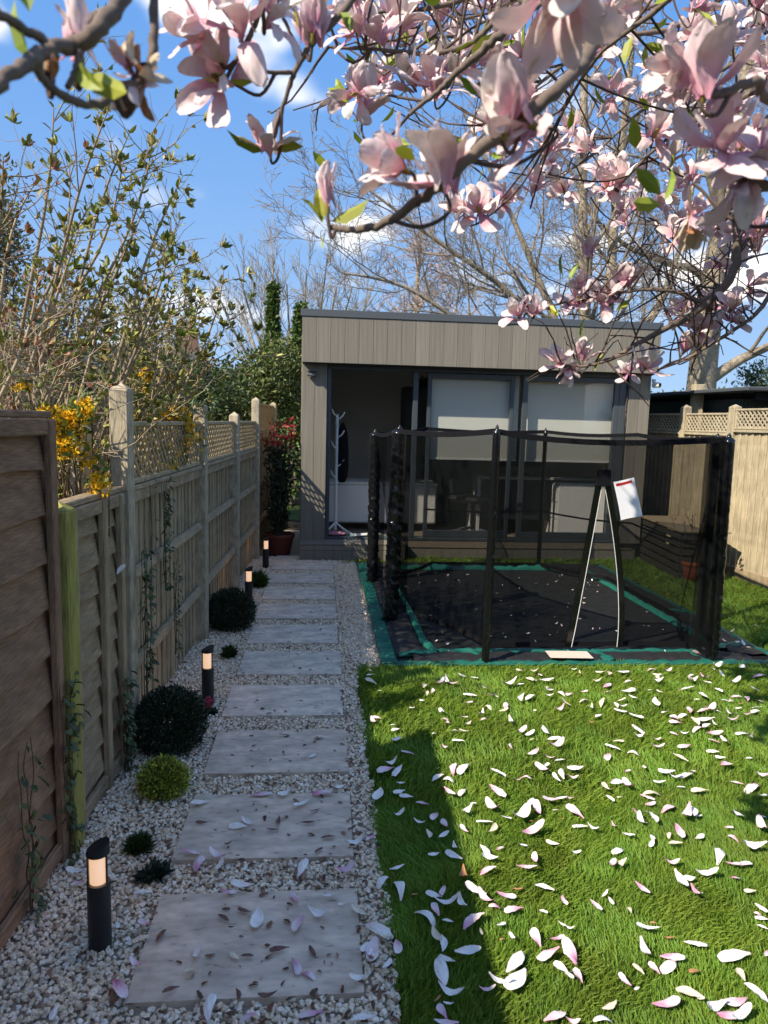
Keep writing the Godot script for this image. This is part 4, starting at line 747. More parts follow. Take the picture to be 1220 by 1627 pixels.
var MAG_LEAVES := [
[Vector3(-0.283, 1.812, -0.753), Vector3(-0.313, 0.941, 0.131), 0.055],
[Vector3(-0.250, 1.823, -0.782), Vector3(0.537, -0.605, 0.587), 0.050],
[Vector3(-0.247, 1.820, -0.785), Vector3(0.865, -0.444, 0.233), 0.060],
[Vector3(-0.277, 1.849, -0.738), Vector3(-0.218, 0.975, -0.046), 0.040],
[Vector3(-0.005, 1.760, -1.064), Vector3(-0.129, 0.990, 0.059), 0.050],
[Vector3(0.007, 1.763, -1.063), Vector3(0.909, 0.395, 0.135), 0.062],
[Vector3(0.001, 1.749, -1.067), Vector3(-0.243, -0.867, 0.436), 0.030],
[Vector3(-0.008, 1.764, -1.063), Vector3(-0.597, 0.801, -0.040), 0.040],
[Vector3(-0.174, 2.000, -1.212), Vector3(-0.932, 0.313, 0.181), 0.060],
[Vector3(-0.154, 2.006, -1.212), Vector3(0.910, 0.169, 0.378), 0.060],
[Vector3(-0.164, 2.005, -1.211), Vector3(-0.083, -0.091, 0.992), 0.050],
[Vector3(-0.103, 1.943, -1.317), Vector3(-0.961, 0.261, 0.092), 0.075],
[Vector3(-0.092, 1.944, -1.318), Vector3(0.946, 0.160, 0.283), 0.055],
[Vector3(-0.043, 2.107, -1.251), Vector3(-0.341, 0.927, 0.155), 0.050],
[Vector3(0.018, 2.143, -1.256), Vector3(0.521, -0.747, 0.413), 0.050],
[Vector3(0.111, 1.972, -1.413), Vector3(-0.122, 0.992, -0.038), 0.055],
[Vector3(0.102, 1.982, -1.410), Vector3(-0.963, 0.239, 0.122), 0.040],
[Vector3(0.114, 1.982, -1.409), Vector3(0.857, 0.433, 0.278), 0.050],
[Vector3(0.112, 1.809, -0.938), Vector3(-0.763, 0.187, 0.618), 0.040],
[Vector3(0.050, 2.191, -1.707), Vector3(-0.818, 0.569, 0.083), 0.060],
[Vector3(0.042, 2.202, -1.703), Vector3(-0.547, 0.836, -0.050), 0.050],
[Vector3(0.296, 2.342, -1.780), Vector3(0.714, 0.466, 0.522), 0.060],
[Vector3(0.178, 2.330, -1.802), Vector3(0.315, -0.626, 0.714), 0.050],
[Vector3(0.402, 2.394, -1.733), Vector3(0.856, -0.180, 0.485), 0.060],
[Vector3(0.527, 1.846, -1.130), Vector3(-0.767, 0.638, 0.064), 0.060],
[Vector3(0.533, 1.837, -1.131), Vector3(0.290, 0.957, 0.009), 0.050],
[Vector3(0.530, 1.833, -1.133), Vector3(-0.966, -0.089, 0.243), 0.060],
[Vector3(0.915, 2.050, -2.746), Vector3(-0.218, 0.975, -0.046), 0.090],
[Vector3(0.939, 2.038, -2.740), Vector3(0.380, 0.925, 0.017), 0.080],
[Vector3(1.081, 1.701, -2.790), Vector3(0.290, 0.957, 0.009), 0.080],
[Vector3(1.173, 1.967, -2.718), Vector3(-0.801, -0.553, 0.229), 0.070],
[Vector3(0.515, 2.068, -1.039), Vector3(0.187, -0.708, 0.681), 0.060],
[Vector3(1.024, 1.823, -2.799), Vector3(-0.024, 0.999, -0.030), 0.090],
[Vector3(0.870, 1.948, -2.780), Vector3(0.537, -0.632, 0.559), 0.070],
[Vector3(0.166, 2.259, -1.811), Vector3(0.308, -0.192, 0.932), 0.071],
[Vector3(0.969, 2.658, -2.472), Vector3(-0.914, -0.380, 0.142), 0.061],
[Vector3(0.778, 2.491, -1.778), Vector3(0.520, -0.038, 0.853), 0.055],
[Vector3(0.034, 2.947, -2.703), Vector3(-0.554, 0.823, 0.125), 0.071],
[Vector3(1.107, 2.735, -2.174), Vector3(0.756, 0.649, 0.078), 0.071],
[Vector3(1.009, 2.727, -2.321), Vector3(0.262, -0.150, 0.953), 0.075],
[Vector3(0.102, 2.628, -2.468), Vector3(-0.829, 0.271, 0.490), 0.057],
[Vector3(0.819, 2.520, -2.829), Vector3(0.663, -0.187, 0.725), 0.057],
[Vector3(0.536, 2.849, -2.648), Vector3(0.294, 0.510, 0.809), 0.063],
[Vector3(0.818, 2.789, -2.463), Vector3(-0.526, -0.374, 0.764), 0.048],
[Vector3(0.992, 2.395, -2.104), Vector3(0.658, -0.350, 0.667), 0.076],
[Vector3(0.951, 2.416, -2.163), Vector3(-0.730, 0.529, 0.432), 0.056],
[Vector3(0.976, 2.938, -2.731), Vector3(0.463, -0.395, 0.794), 0.069],
[Vector3(0.709, 2.785, -2.840), Vector3(0.330, 0.359, 0.873), 0.067],
[Vector3(1.118, 2.662, -2.472), Vector3(0.719, 0.436, 0.541), 0.052],
[Vector3(0.814, 2.419, -2.141), Vector3(-0.795, 0.517, 0.317), 0.068],
[Vector3(0.239, 2.507, -2.723), Vector3(0.837, -0.334, 0.433), 0.064],
[Vector3(0.009, 2.154, -2.036), Vector3(-0.721, 0.692, 0.037), 0.065],
[Vector3(0.618, 2.351, -1.655), Vector3(0.301, 0.806, 0.510), 0.049],
[Vector3(0.328, 2.307, -1.731), Vector3(0.519, 0.648, 0.558), 0.077],
[Vector3(1.114, 2.674, -2.291), Vector3(0.834, -0.511, 0.207), 0.080],
[Vector3(0.121, 2.316, -2.280), Vector3(-0.655, 0.160, 0.738), 0.068],
[Vector3(0.158, 2.356, -2.213), Vector3(0.595, 0.362, 0.718), 0.064],
[Vector3(0.633, 2.474, -3.054), Vector3(0.082, 0.608, 0.790), 0.069],
[Vector3(0.364, 2.321, -2.314), Vector3(0.714, 0.370, 0.594), 0.077],
[Vector3(0.361, 2.766, -2.361), Vector3(0.384, 0.141, 0.912), 0.055],
[Vector3(0.123, 2.594, -2.381), Vector3(-0.196, 0.941, 0.276), 0.071],
[Vector3(0.936, 2.517, -2.135), Vector3(-0.586, 0.586, 0.559), 0.079],
[Vector3(1.113, 2.320, -2.332), Vector3(-0.141, 0.924, 0.356), 0.047],
[Vector3(1.276, 2.689, -2.551), Vector3(-0.347, 0.734, 0.584), 0.067],
[Vector3(1.185, 2.652, -2.303), Vector3(0.699, -0.216, 0.681), 0.069],
[Vector3(0.550, 2.701, -2.219), Vector3(-0.864, -0.213, 0.455), 0.067],
[Vector3(1.323, 2.613, -2.411), Vector3(0.139, -0.782, 0.608), 0.049],
[Vector3(0.814, 2.677, -2.344), Vector3(-0.585, -0.725, 0.363), 0.078],
[Vector3(0.611, 2.531, -2.361), Vector3(-0.165, 0.680, 0.715), 0.067],
[Vector3(0.862, 2.445, -1.886), Vector3(-0.960, 0.272, -0.072), 0.054],
[Vector3(0.503, 2.426, -1.911), Vector3(-0.212, 0.924, 0.318), 0.068],
[Vector3(1.523, 2.694, -2.579), Vector3(0.354, 0.823, 0.445), 0.080],
[Vector3(0.761, 2.700, -2.422), Vector3(-0.787, 0.188, 0.588), 0.050],
[Vector3(0.560, 2.696, -2.419), Vector3(0.790, 0.069, 0.609), 0.046],
[Vector3(0.336, 2.680, -2.503), Vector3(0.590, 0.749, 0.301), 0.054],
[Vector3(1.232, 2.529, -2.537), Vector3(0.467, 0.767, 0.441), 0.065],
[Vector3(0.595, 2.702, -2.819), Vector3(-0.564, 0.824, -0.043), 0.048],
[Vector3(0.235, 2.589, -2.236), Vector3(-0.268, 0.958, -0.098), 0.075],
[Vector3(0.306, 2.608, -2.272), Vector3(-0.314, 0.946, -0.079), 0.066],
[Vector3(0.045, 2.519, -2.045), Vector3(0.022, 0.997, -0.081), 0.046],
[Vector3(0.590, 2.777, -2.529), Vector3(0.409, 0.731, 0.547), 0.079],
[Vector3(0.255, 2.336, -1.881), Vector3(0.047, 0.813, 0.580), 0.079],
[Vector3(0.596, 2.833, -2.795), Vector3(0.802, -0.231, 0.551), 0.072],
[Vector3(0.100, 2.639, -2.930), Vector3(0.419, -0.411, 0.810), 0.050],
[Vector3(0.819, 2.320, -1.585), Vector3(-0.220, -0.081, 0.972), 0.051],
[Vector3(0.150, 2.570, -2.263), Vector3(0.037, 0.979, 0.200), 0.076],
[Vector3(0.209, 2.805, -2.846), Vector3(0.801, 0.593, 0.083), 0.080],
[Vector3(0.378, 2.289, -1.833), Vector3(-0.833, 0.174, 0.525), 0.071],
[Vector3(0.517, 2.684, -2.368), Vector3(-0.601, -0.587, 0.543), 0.047],
[Vector3(0.150, 2.698, -2.996), Vector3(0.651, 0.650, 0.393), 0.055],
[Vector3(0.729, 2.792, -2.670), Vector3(0.941, 0.163, 0.297), 0.071],
[Vector3(1.507, 2.472, -2.729), Vector3(0.530, 0.785, 0.321), 0.069],
[Vector3(0.266, 2.143, -2.112), Vector3(0.410, 0.699, 0.586), 0.058],
[Vector3(0.728, 2.968, -2.653), Vector3(0.321, -0.579, 0.750), 0.059],
[Vector3(0.533, 2.476, -1.971), Vector3(0.003, 0.917, 0.399), 0.061],
[Vector3(0.609, 2.472, -2.727), Vector3(0.402, -0.387, 0.830), 0.060],
[Vector3(0.684, 2.313, -1.702), Vector3(0.117, 0.987, 0.108), 0.066],
[Vector3(0.254, 2.426, -1.706), Vector3(-0.787, -0.395, 0.473), 0.057],
[Vector3(1.027, 2.572, -2.249), Vector3(0.683, -0.027, 0.730), 0.069],
[Vector3(0.784, 2.186, -1.842), Vector3(-0.425, 0.632, 0.648), 0.080],
[Vector3(0.351, 2.808, -2.653), Vector3(0.987, 0.006, 0.161), 0.062],
[Vector3(0.787, 2.442, -2.400), Vector3(0.035, 0.855, 0.518), 0.067],
[Vector3(0.023, 2.454, -2.319), Vector3(0.034, 0.555, 0.831), 0.051],
[Vector3(1.239, 2.814, -2.445), Vector3(0.703, -0.395, 0.592), 0.074]]

func sheet(x0: float, x1: float, z0: float, z1: float, y: float) -> MB:
	var mb := MB.new()
	mb.quad(Vector3(x0, y, z0), Vector3(x1, y, z0), Vector3(x1, y, z1), Vector3(x0, y, z1))
	return mb

const LAWN_X := 0.215
func fence_x(z: float) -> float:
	return -0.892 + 0.0355 * (-z - 1.82)

func rfence_x(z: float) -> float:
	return 4.16 + 0.10 * (z + 6.7)

func ground() -> void:
	tag(build("ground", sheet(-300, 300, -600, 300, -0.03), M.soil), "", "", "", "structure")
	tag(build("grass_field", sheet(-60, 60, -90, -10.6, -0.02), M.meadow), "", "", "", "structure")
	var lawn := build("lawn", sheet(LAWN_X, 4.9, -9.5, 2.5, -0.004), M.lawn_soil)
	tag(lawn, "", "", "", "structure")
	# the path: a gravel bed with stepping slabs laid in it
	var path := build("garden_path", sheet(-1.1, LAWN_X, -9.5, 2.5, -0.006), M.gravel_base)
	tag(path, "", "", "", "structure")
	var strip := build("gravel_strip", sheet(LAWN_X - 0.02, 0.42, -7.6, -4.09, -0.001), M.gravel_base)
	tag(strip, "", "", "", "structure")
	for k in 12:
		var z := -1.645 - 0.578 * k + (0.578 * 2 if k == 11 else 0.0) + (1.156 * 0.0)
		if k == 11:
			z = -1.645 + 0.578
		var mb := MB.new()
		slab(mb, 0.6 + rr(-0.004, 0.004), 0.41 if k != 10 else 0.13, k)
		var s := build("paving_slab", mb, M["slab_%d" % [[0, 0, 0, 1, 2, 1, 2, 1, 2, 1, 2, 0][k]]], path, Transform3D(Basis(Vector3.UP, rr(-0.012, 0.012)), Vector3(-0.17 + rr(-0.004, 0.004), 0.005 + rr(-0.002, 0.002), z - (0.205 if k != 10 else 0.065))))
		if k == 1:
			tag(s, "pale paving slab with a grey-pink stain")

func slab(mb: MB, w: float, d: float, sd: int) -> void:   # slightly uneven riven slab with worn arrises
	var f := FastNoiseLite.new()
	f.seed = 40 + sd; f.frequency = 9.0
	var nx := 14; var nz := 10
	var top := []
	for j in nz + 1:
		for i in nx + 1:
			var u := float(i) / nx; var t := float(j) / nz
			var x := (u - 0.5) * w; var z := (t - 0.5) * d
			var e := minf(minf(u, 1 - u) * w, minf(t, 1 - t) * d)
			var edge := e < 0.0001
			if edge:
				x *= 1.0 - absf(f.get_noise_2d(z * 4 + 7, x * 4)) * 0.006
				z *= 1.0 - absf(f.get_noise_2d(x * 4, z * 4 + 3)) * 0.009
			top.append(Vector3(x, 0.018 + f.get_noise_2d(x, z) * 0.0012 - (0.003 if edge else 0.0), z))
	for j in nz:
		for i in nx:
			var a: Vector3 = top[j * (nx + 1) + i]; var b: Vector3 = top[j * (nx + 1) + i + 1]
			var c: Vector3 = top[(j + 1) * (nx + 1) + i + 1]; var e: Vector3 = top[(j + 1) * (nx + 1) + i]
			mb.face([a, b, c, e], Vector3(0, -1, 0))
	var rim := []
	for i in nx + 1: rim.append(top[i])
	for j in range(1, nz + 1): rim.append(top[j * (nx + 1) + nx])
	for i in range(nx - 1, -1, -1): rim.append(top[nz * (nx + 1) + i])
	for j in range(nz - 1, 0, -1): rim.append(top[j * (nx + 1)])
	for i in rim.size():
		var a: Vector3 = rim[i]; var b: Vector3 = rim[(i + 1) % rim.size()]
		mb.face([a, b, b * Vector3(1, 0, 1) + Vector3(0, -0.02, 0), a * Vector3(1, 0, 1) + Vector3(0, -0.02, 0)], Vector3(0, 0, 0))

func on_slab(x: float, z: float, grow := 0.0) -> bool:
	if absf(x + 0.17) > 0.30 + grow:
		return false
	for k in 12:
		var zz := -1.645 - 0.578 * k if k < 11 else -1.645 + 0.578
		var d := 0.41 if k != 10 else 0.13
		if z < zz + grow and z > zz - d - grow:
			return true
	return false

func scatter(called: String, mesh: Mesh, m: Material, xs: Array, cols: PackedColorArray, label: String, category: String) -> void:
	var mm := MultiMesh.new()
	mm.transform_format = MultiMesh.TRANSFORM_3D
	mm.use_colors = true
	mm.mesh = mesh
	mm.instance_count = xs.size()
	for i in xs.size():
		mm.set_instance_transform(i, xs[i])
		mm.set_instance_color(i, cols[i])
	var o := MultiMeshInstance3D.new()
	o.name = called
	o.multimesh = mm
	o.material_override = m
	add_child(o)
	tag(o, label, category, "", "stuff")

func gravel() -> void:
	var f := FastNoiseLite.new()
	f.seed = 3; f.frequency = 1.1
	var mb := MB.new()
	var s := SphereMesh.new()
	s.radius = 0.5; s.height = 1.0; s.radial_segments = 7; s.rings = 4
	var arr := s.get_mesh_arrays()
	var vv: PackedVector3Array = arr[Mesh.ARRAY_VERTEX]
	for i in vv.size():
		var p := vv[i]
		vv[i] = p * (1.0 + 0.55 * f.get_noise_3dv(p * 1.4)) * (0.86 + 0.14 * signf(sin(p.x * 7.0 + p.y * 5.0)))
	mb.v = vv; mb.ix = arr[Mesh.ARRAY_INDEX]; mb.n = arr[Mesh.ARRAY_NORMAL]
	mb.c.resize(vv.size()); mb.c.fill(Color.WHITE)
	var stm := mb
	# flat facets
	var fl := MB.new()
	for t in mb.ix.size() / 3:
		var a := stm.v[mb.ix[t * 3]]; var b := stm.v[mb.ix[t * 3 + 1]]; var c := stm.v[mb.ix[t * 3 + 2]]
		if a != b and b != c and a != c:
			fl.face([a, b, c], Vector3.ZERO)
	var xs := []; var cols := PackedColorArray()
	var pal := [Color(0.82, 0.68, 0.51), Color(0.86, 0.74, 0.58), Color(0.73, 0.58, 0.41), Color(0.88, 0.80, 0.68), Color(0.77, 0.63, 0.46), Color(0.84, 0.71, 0.54)]
	var step := 0.0152
	for layer in 2:
		var z := -7.55
		while z < 0.2:
			var x := -1.0
			while x < 0.36:
				x += step
				if rng.randf() < (0.02 if layer == 0 else 0.45):
					continue
				if z > -1.1 and rng.randf() < 0.3:
					continue
				var px := x + rr(-0.007, 0.007); var pz := z + rr(-0.007, 0.007)
				if px < fence_x(pz) - 0.02 or px > (LAWN_X + 0.008 + 0.01 * sin(pz * 9.0) if pz > -4.1 else 0.36) or on_slab(px, pz, 0.004) or (pz < -7.36 and px > -0.26):
					continue
				var sz := rr(0.0115, 0.0205) * (1.25 if rng.randf() < 0.06 else 1.0)
				var b := Basis.from_euler(Vector3(rr(0, TAU), rr(0, TAU), rr(0, TAU)))
				b = b.scaled(Vector3(1, rr(0.62, 0.9), 1)) * Basis.from_scale(Vector3(rr(0.8, 1.25), rr(0.7, 1.1), rr(0.8, 1.2)) * sz)
				xs.append(Transform3D(b, Vector3(px, 0.001 + layer * 0.0085 + rr(-0.001, 0.004), pz)))
				var c: Color = pal[rng.randi() % pal.size()] * rr(0.86, 1.08)
				if rng.randf() < 0.02: c = Color(0.36, 0.24, 0.17) * rr(0.7, 1.1)
				cols.append(c)
			z += step
	scatter("gravel", fl.mesh(), M.stone_chip, xs, cols, "pale cream and buff stone chippings filling the path bed", "gravel")

func debris() -> void:   # brown bud scales and shredded dead petals lying among the chippings
	var mb := MB.new()
	mb.col = Color.WHITE
	mb.quad(Vector3(-0.5, 0, -0.18), Vector3(-0.1, 0.12, -0.25), Vector3(0.0, 0.10, 0.22), Vector3(-0.45, 0.02, 0.2))
	mb.quad(Vector3(-0.1, 0.12, -0.25), Vector3(0.5, 0.0, -0.05), Vector3(0.42, 0.05, 0.15), Vector3(0.0, 0.10, 0.22))
	var xs := []; var cols := PackedColorArray()
	for i in 1500:
		var z := -1.3 - pow(rng.randf(), 1.7) * 5.4
		var x := rr(-0.72, 0.21)
		if rng.randf() < 0.55:
			x = rr(-0.30, 0.22)
		if x < fence_x(z) + 0.05 or on_slab(x, z, -0.01) and rng.randf() < 0.72:
			continue
		var s := rr(0.008, 0.03)
		xs.append(Transform3D(Basis.from_euler(Vector3(rr(-0.4, 0.4), rr(0, TAU), rr(-0.4, 0.4))) * Basis.from_scale(Vector3(s, s * 0.8, s)), Vector3(x, 0.027 if on_slab(x, z) else 0.02, z)))
		cols.append([Color(0.16, 0.075, 0.045), Color(0.22, 0.12, 0.075), Color(0.10, 0.06, 0.04), Color(0.30, 0.17, 0.13)][rng.randi() % 4] * rr(0.7, 1.2))
	scatter("leaf_litter", mb.mesh(), M.stone_chip, xs, cols, "brown shrivelled petal scraps scattered over the gravel and slabs", "litter")

func grass() -> void:
	var mb := MB.new()
	for k in 13:
		var a := rr(0, TAU); var r := sqrt(rng.randf()) * 0.017
		var p := Vector3(cos(a) * r, 0, sin(a) * r)
		var l := rr(0.018, 0.036); var w := rr(0.0011, 0.0019)
		var lean := Vector3(rng.randfn(0, 0.38), 0, rng.randfn(0, 0.38)) + Vector3(0.22, 0, 0)
		var sd := Vector3(cos(a * 3.1), 0, sin(a * 3.1)) * w
		var m := p + Vector3(0, l * 0.6, 0) + lean * l * 0.35
		var t := p + Vector3(0, l * 0.92, 0) + lean * l * 0.95
		mb.col = Color(rr(0.8, 1.25), rr(0.85, 1.15), rr(0.7, 1.2))
		if rng.randf() < 0.1: mb.col = Color(1.7, 1.25, 1.3)
		mb.quad(p - sd, p + sd, m + sd * 0.9, m - sd * 0.9)
		mb.tri(m - sd * 0.9, m + sd * 0.9, t)
	var f := FastNoiseLite.new()
	f.seed = 11; f.frequency = 1.4; f.fractal_octaves = 3
	var g := FastNoiseLite.new()
	g.seed = 12; g.frequency = 2.2; g.fractal_octaves = 3
	var xs := []; var cols := PackedColorArray()
	for pass_ in 4:
		var step: float = [0.0125, 0.022, 0.04, 0.034][pass_]
		var z0: float = [-2.6, -4.12, -8.6, -1.15][pass_]
		var z1: float = [-1.15, -2.6, -4.12, 0.6][pass_]
		var z := z0
		while z < z1:
			var x := LAWN_X
			while x < 4.35:
				x += step
				var px := x + rr(-step, step) * 0.7; var pz := z + rr(-step, step) * 0.7
				if px < LAWN_X + 0.012 * sin(pz * 13.0) + 0.012 * f.get_noise_1d(pz * 20.0) or px > rfence_x(pz) + 0.02:
					continue
				if pass_ == 2 and px < 2.98 and pz > -7.24:
					continue
				if pz < -7.5 and px < 3.7 and px < 3.6:
					if pz < -7.56: continue
				if pass_ == 0 and px > 0.95 - pz * 0.8 or pass_ == 1 and px > 1.6 - pz * 0.9:
					continue
				var comb := f.get_noise_2d(px, pz) * 3.2 + g.get_noise_2d(px * 2, pz * 2) * 1.5
				var sc := (1.0 if pass_ == 0 else 1.0 + step * 9.0) * rr(0.75, 1.2)
				xs.append(Transform3D(Basis(Vector3.UP, comb * 1.3 + rr(-0.9, 0.9)) * Basis.from_scale(Vector3(sc * (1.0 + mini(pass_, 2) * 0.25), sc * rr(0.8, 1.15), sc * (1.0 + mini(pass_, 2) * 0.25))), Vector3(px, -0.004, pz)))
				var q := 1.0 + 0.28 * g.get_noise_2d(px * 0.9 + 40.0, pz * 0.9) + rr(-0.12, 0.12)
				cols.append(Color(0.198 * q + 0.03 * f.get_noise_2d(px * 3, pz * 3), 0.298 * q, 0.04 * q))
			z += step
	scatter("lawn_grass", mb.mesh(), M.grass, xs, cols, "short bright green mown grass blades of the lawn", "grass")

func petal_mesh(kind: String, sd: int, upright := false) -> ArrayMesh:   # length 1; fallen: along x, lying; upright: from the base along y, inside facing +z
	var key := "petal%s%d%s" % [kind, sd, upright]
	if tex.has(key):
		return tex[key]
	var r := RandomNumberGenerator.new()
	r.seed = sd * 7 + 3
	var wide := r.randf_range(0.31, 0.45)
	var curl := r.randf_range(-0.25, 0.62)
	var cup := r.randf_range(0.10, 0.34) * (1.0 if r.randf() < 0.75 else -1.0)
	var twist := r.randf_range(-1.0, 1.0)
	var sway := r.randf_range(-0.16, 0.16)
	var na := 11; var nb := 6
	var mb := MB.new()
	var pts := []; var cl := []
	var f := FastNoiseLite.new()
	f.seed = sd; f.frequency = 2.2
	for i in na + 1:
		var t := float(i) / na
		t = 1.0 - pow(1.0 - t, 1.35)
		var w := wide * 0.5 * (0.16 + 0.84 * pow(sin(PI * 0.5 * t / 0.60), 1.15) if t < 0.60 else sqrt(maxf(0.0, 1.0 - pow((t - 0.60) / 0.40, 2.3))))
		for j in nb + 1:
			var s := float(j) / nb * 2.0 - 1.0
			var x := t - 0.5; var z := s * w
			z += sway * sin(PI * t)
			var y := curl * (t - 0.5) * (t - 0.5) * 2.0 + cup * s * s * w * 1.4 + 0.05 * f.get_noise_2d(t * 1.6, s * 0.8) + 0.02 * sin(s * 9.0 + t * 3.0) * t
			y += twist * s * w * (t - 0.5)
			if absf(s) > 0.9: x += 0.03 * f.get_noise_2d(t * 6.0, s * 5.0 + 9.0)
			pts.append(Vector3(x, y, z))
			var vein := 0.5 + 0.5 * sin(s * 17.0 + f.get_noise_2d(t, s * 3.0) * 4.0)
			var pk := 0.0
			var c := Color(0.83, 0.80, 0.73)
			var pink := Color(0.64, 0.20, 0.33)
			match kind:
				"w":
					pk = 0.16 * smoothstep(0.4, 0.0, t) + 0.07 * vein
				"p":
					c = Color(0.82, 0.71, 0.68)
					pk = 0.78 * smoothstep(0.85, 0.0, t) * (0.6 + 0.4 * vein) + 0.07
				"m":
					c = Color(0.78, 0.66, 0.66); pink = Color(0.58, 0.155, 0.31)
					pk = 0.92 * smoothstep(0.9, 0.15, t) * (0.6 + 0.4 * vein)
				"c":
					c = Color(0.74, 0.66, 0.50); pink = Color(0.50, 0.27, 0.13)
					pk = 0.45 * smoothstep(0.1, 0.9, absf(s)) * (0.4 + 0.6 * vein)
				"o":
					c = Color(0.56, 0.29, 0.14); pink = Color(0.30, 0.12, 0.05)
					pk = clampf(0.4 + f.get_noise_2d(t * 3.0, s * 2.0), 0, 1)
				"b":
					c = Color(0.24, 0.13, 0.095); pink = Color(0.07, 0.035, 0.03)
					pk = clampf(0.45 + 1.1 * f.get_noise_2d(t * 3.0, s * 2.0) + 0.3 * (vein - 0.5), 0, 1)
			if kind in ["w", "p", "m"] and f.get_noise_2d(t * 5.0 + 30.0, s * 4.0) > 0.42:
				c = c.lerp(Color(0.55, 0.36, 0.2), 0.5)
			cl.append(c.lerp(pink, pk))
	for i in pts.size():
		var p: Vector3 = pts[i]
		if upright: p = Vector3(p.z, p.x + 0.5, -p.y)
		mb.v.append(p); mb.c.append(cl[i])
	for i in na + 1:
		for j in nb + 1:
			var a := mb.v[mini(i + 1, na) * (nb + 1) + j] - mb.v[maxi(i - 1, 0) * (nb + 1) + j]
			var b := mb.v[i * (nb + 1) + mini(j + 1, nb)] - mb.v[i * (nb + 1) + maxi(j - 1, 0)]
			var nn := b.cross(a).normalized()
			if (nn.y < 0 if not upright else nn.z < 0): nn = -nn
			mb.n.append(nn)
	for i in na:
		for j in nb:
			var a := i * (nb + 1) + j
			if upright: mb.ix.append_array(PackedInt32Array([a, a + nb + 1, a + nb + 2, a, a + nb + 2, a + 1]))
			else: mb.ix.append_array(PackedInt32Array([a, a + nb + 1, a + nb + 2, a, a + nb + 2, a + 1]))
	tex[key] = mb.mesh()
	return tex[key]

const PETAL_LOOK := {"w": "white", "p": "pink-flushed white", "m": "deep pink-striped", "c": "cream browning", "o": "orange-brown withered", "b": "dark brown withered"}

func petals() -> void:
	var rest := MB.new()
	var n := 0
	for p in PETALS:   # [x, z, length, turn, look]
		var x: float = p[0]; var z: float = p[1]; var l: float = p[2]
		var kind: String = p[4]
		var where := "lying on the lawn grass"
		var y := 0.026
		if x < LAWN_X - 0.01:
			if on_slab(x, z):
				where = "lying on a paving slab"; y = 0.028
			else:
				where = "lying on the pale gravel"; y = 0.029
		if x > LAWN_X and z < -4.09:
			where = "lying on the trampoline edge pad"; y = 0.05
		var flip := PI if rng.randf() < 0.25 else 0.0
		var b := Basis(Vector3.UP, p[3] + (PI if rng.randf() < 0.5 else 0.0)) * Basis.from_euler(Vector3(rng.randfn(0, 0.16) + flip, 0, rng.randfn(0, 0.10)))
		if kind == "b":
			b = b * Basis.from_scale(Vector3(1, 0.6, 0.8))
		var lift := 0.012 * l / 0.08 if where.contains("lawn") else 0.006
		var shape := 1 + rng.randi() % 7
		var me := petal_mesh(kind, shape)
		var xf := Transform3D(b.scaled(Vector3.ONE * l * 1.03), Vector3(x, y + lift, z))
		if n < 300:
			var o := put("magnolia_petal" if kind != "b" else "withered_petal", me, M.petal_fallen, null, xf)
			if where == "lying on the lawn grass":
				where = "in the fence's shadow on the lawn" if x < 0.50 - 0.05 * (z + 2.1) and z > -3.25 else "on the lawn close to the trampoline" if z < -3.45 else "on the sunlit lawn"
			elif where == "lying on the pale gravel":
				where = "on the gravel by the lawn edge" if x > 0.1 else "on the gravel by the fence" if x < -0.47 else "on the gravel between two slabs"
			elif where == "lying on a paving slab":
				where = "on the slab nearest the first bollard" if z > -2.07 else "on the stained second slab" if z > -2.66 else "on a farther paving slab"
			var look := "%s%s %s" % ["large " if l > 0.075 else "small " if l < 0.045 else "", PETAL_LOOK[kind], ["broad", "curled", "narrow", "twisted", "flat", "cupped", "rippled"][shape - 1]]
			tag(o, "%s magnolia petal %s" % [look, where], "petal", "%s magnolia petals %s" % [look, where])
		else:
			append(rest, me, xf)
		n += 1
	for i in 330:   # crumbs of petals on the jumping mat, pads and the far lawn
		var x := rr(0.75, 2.75); var z := rr(-6.7, -4.3); var y := 0.026
		if i < 60: continue
		if i > 150:
			x = rr(0.55, 4.1); z = rr(-4.0, -3.3); y = 0.03
		if i > 195:
			x = rr(2.4, 4.0); z = rr(-4.9, -4.0); y = 0.045 if x < 2.95 and z < -4.09 else 0.03
		if i > 230:
			x = rr(1.9, 4.1); z = rr(-3.4, -0.4); y = 0.03
			if x < 0.35 - z * 0.68: continue
		append(rest, petal_mesh(["w", "w", "p", "c"][rng.randi() % 4], 1 + rng.randi() % 7), Transform3D(Basis.from_euler(Vector3(rng.randfn(0, 0.3), rr(0, TAU), rng.randfn(0, 0.3))).scaled(Vector3.ONE * (rr(0.014, 0.034) if i <= 150 else rr(0.04, 0.075))), Vector3(x, y + 0.006, z)))
	tag(build("petal_litter", rest, M.petal_fallen), "small far petals and petal crumbs strewn over mat and lawn", "petals", "", "stuff")

func append(mb: MB, me: ArrayMesh, x: Transform3D) -> void:
	var a := me.surface_get_arrays(0)
	var k := mb.v.size()
	var v: PackedVector3Array = a[Mesh.ARRAY_VERTEX]; var nn: PackedVector3Array = a[Mesh.ARRAY_NORMAL]
	for i in v.size():
		mb.v.append(x * v[i]); mb.n.append((x.basis * nn[i]).normalized())
	mb.c.append_array(a[Mesh.ARRAY_COLOR])
	for i in a[Mesh.ARRAY_INDEX]:
		mb.ix.append(k + i)

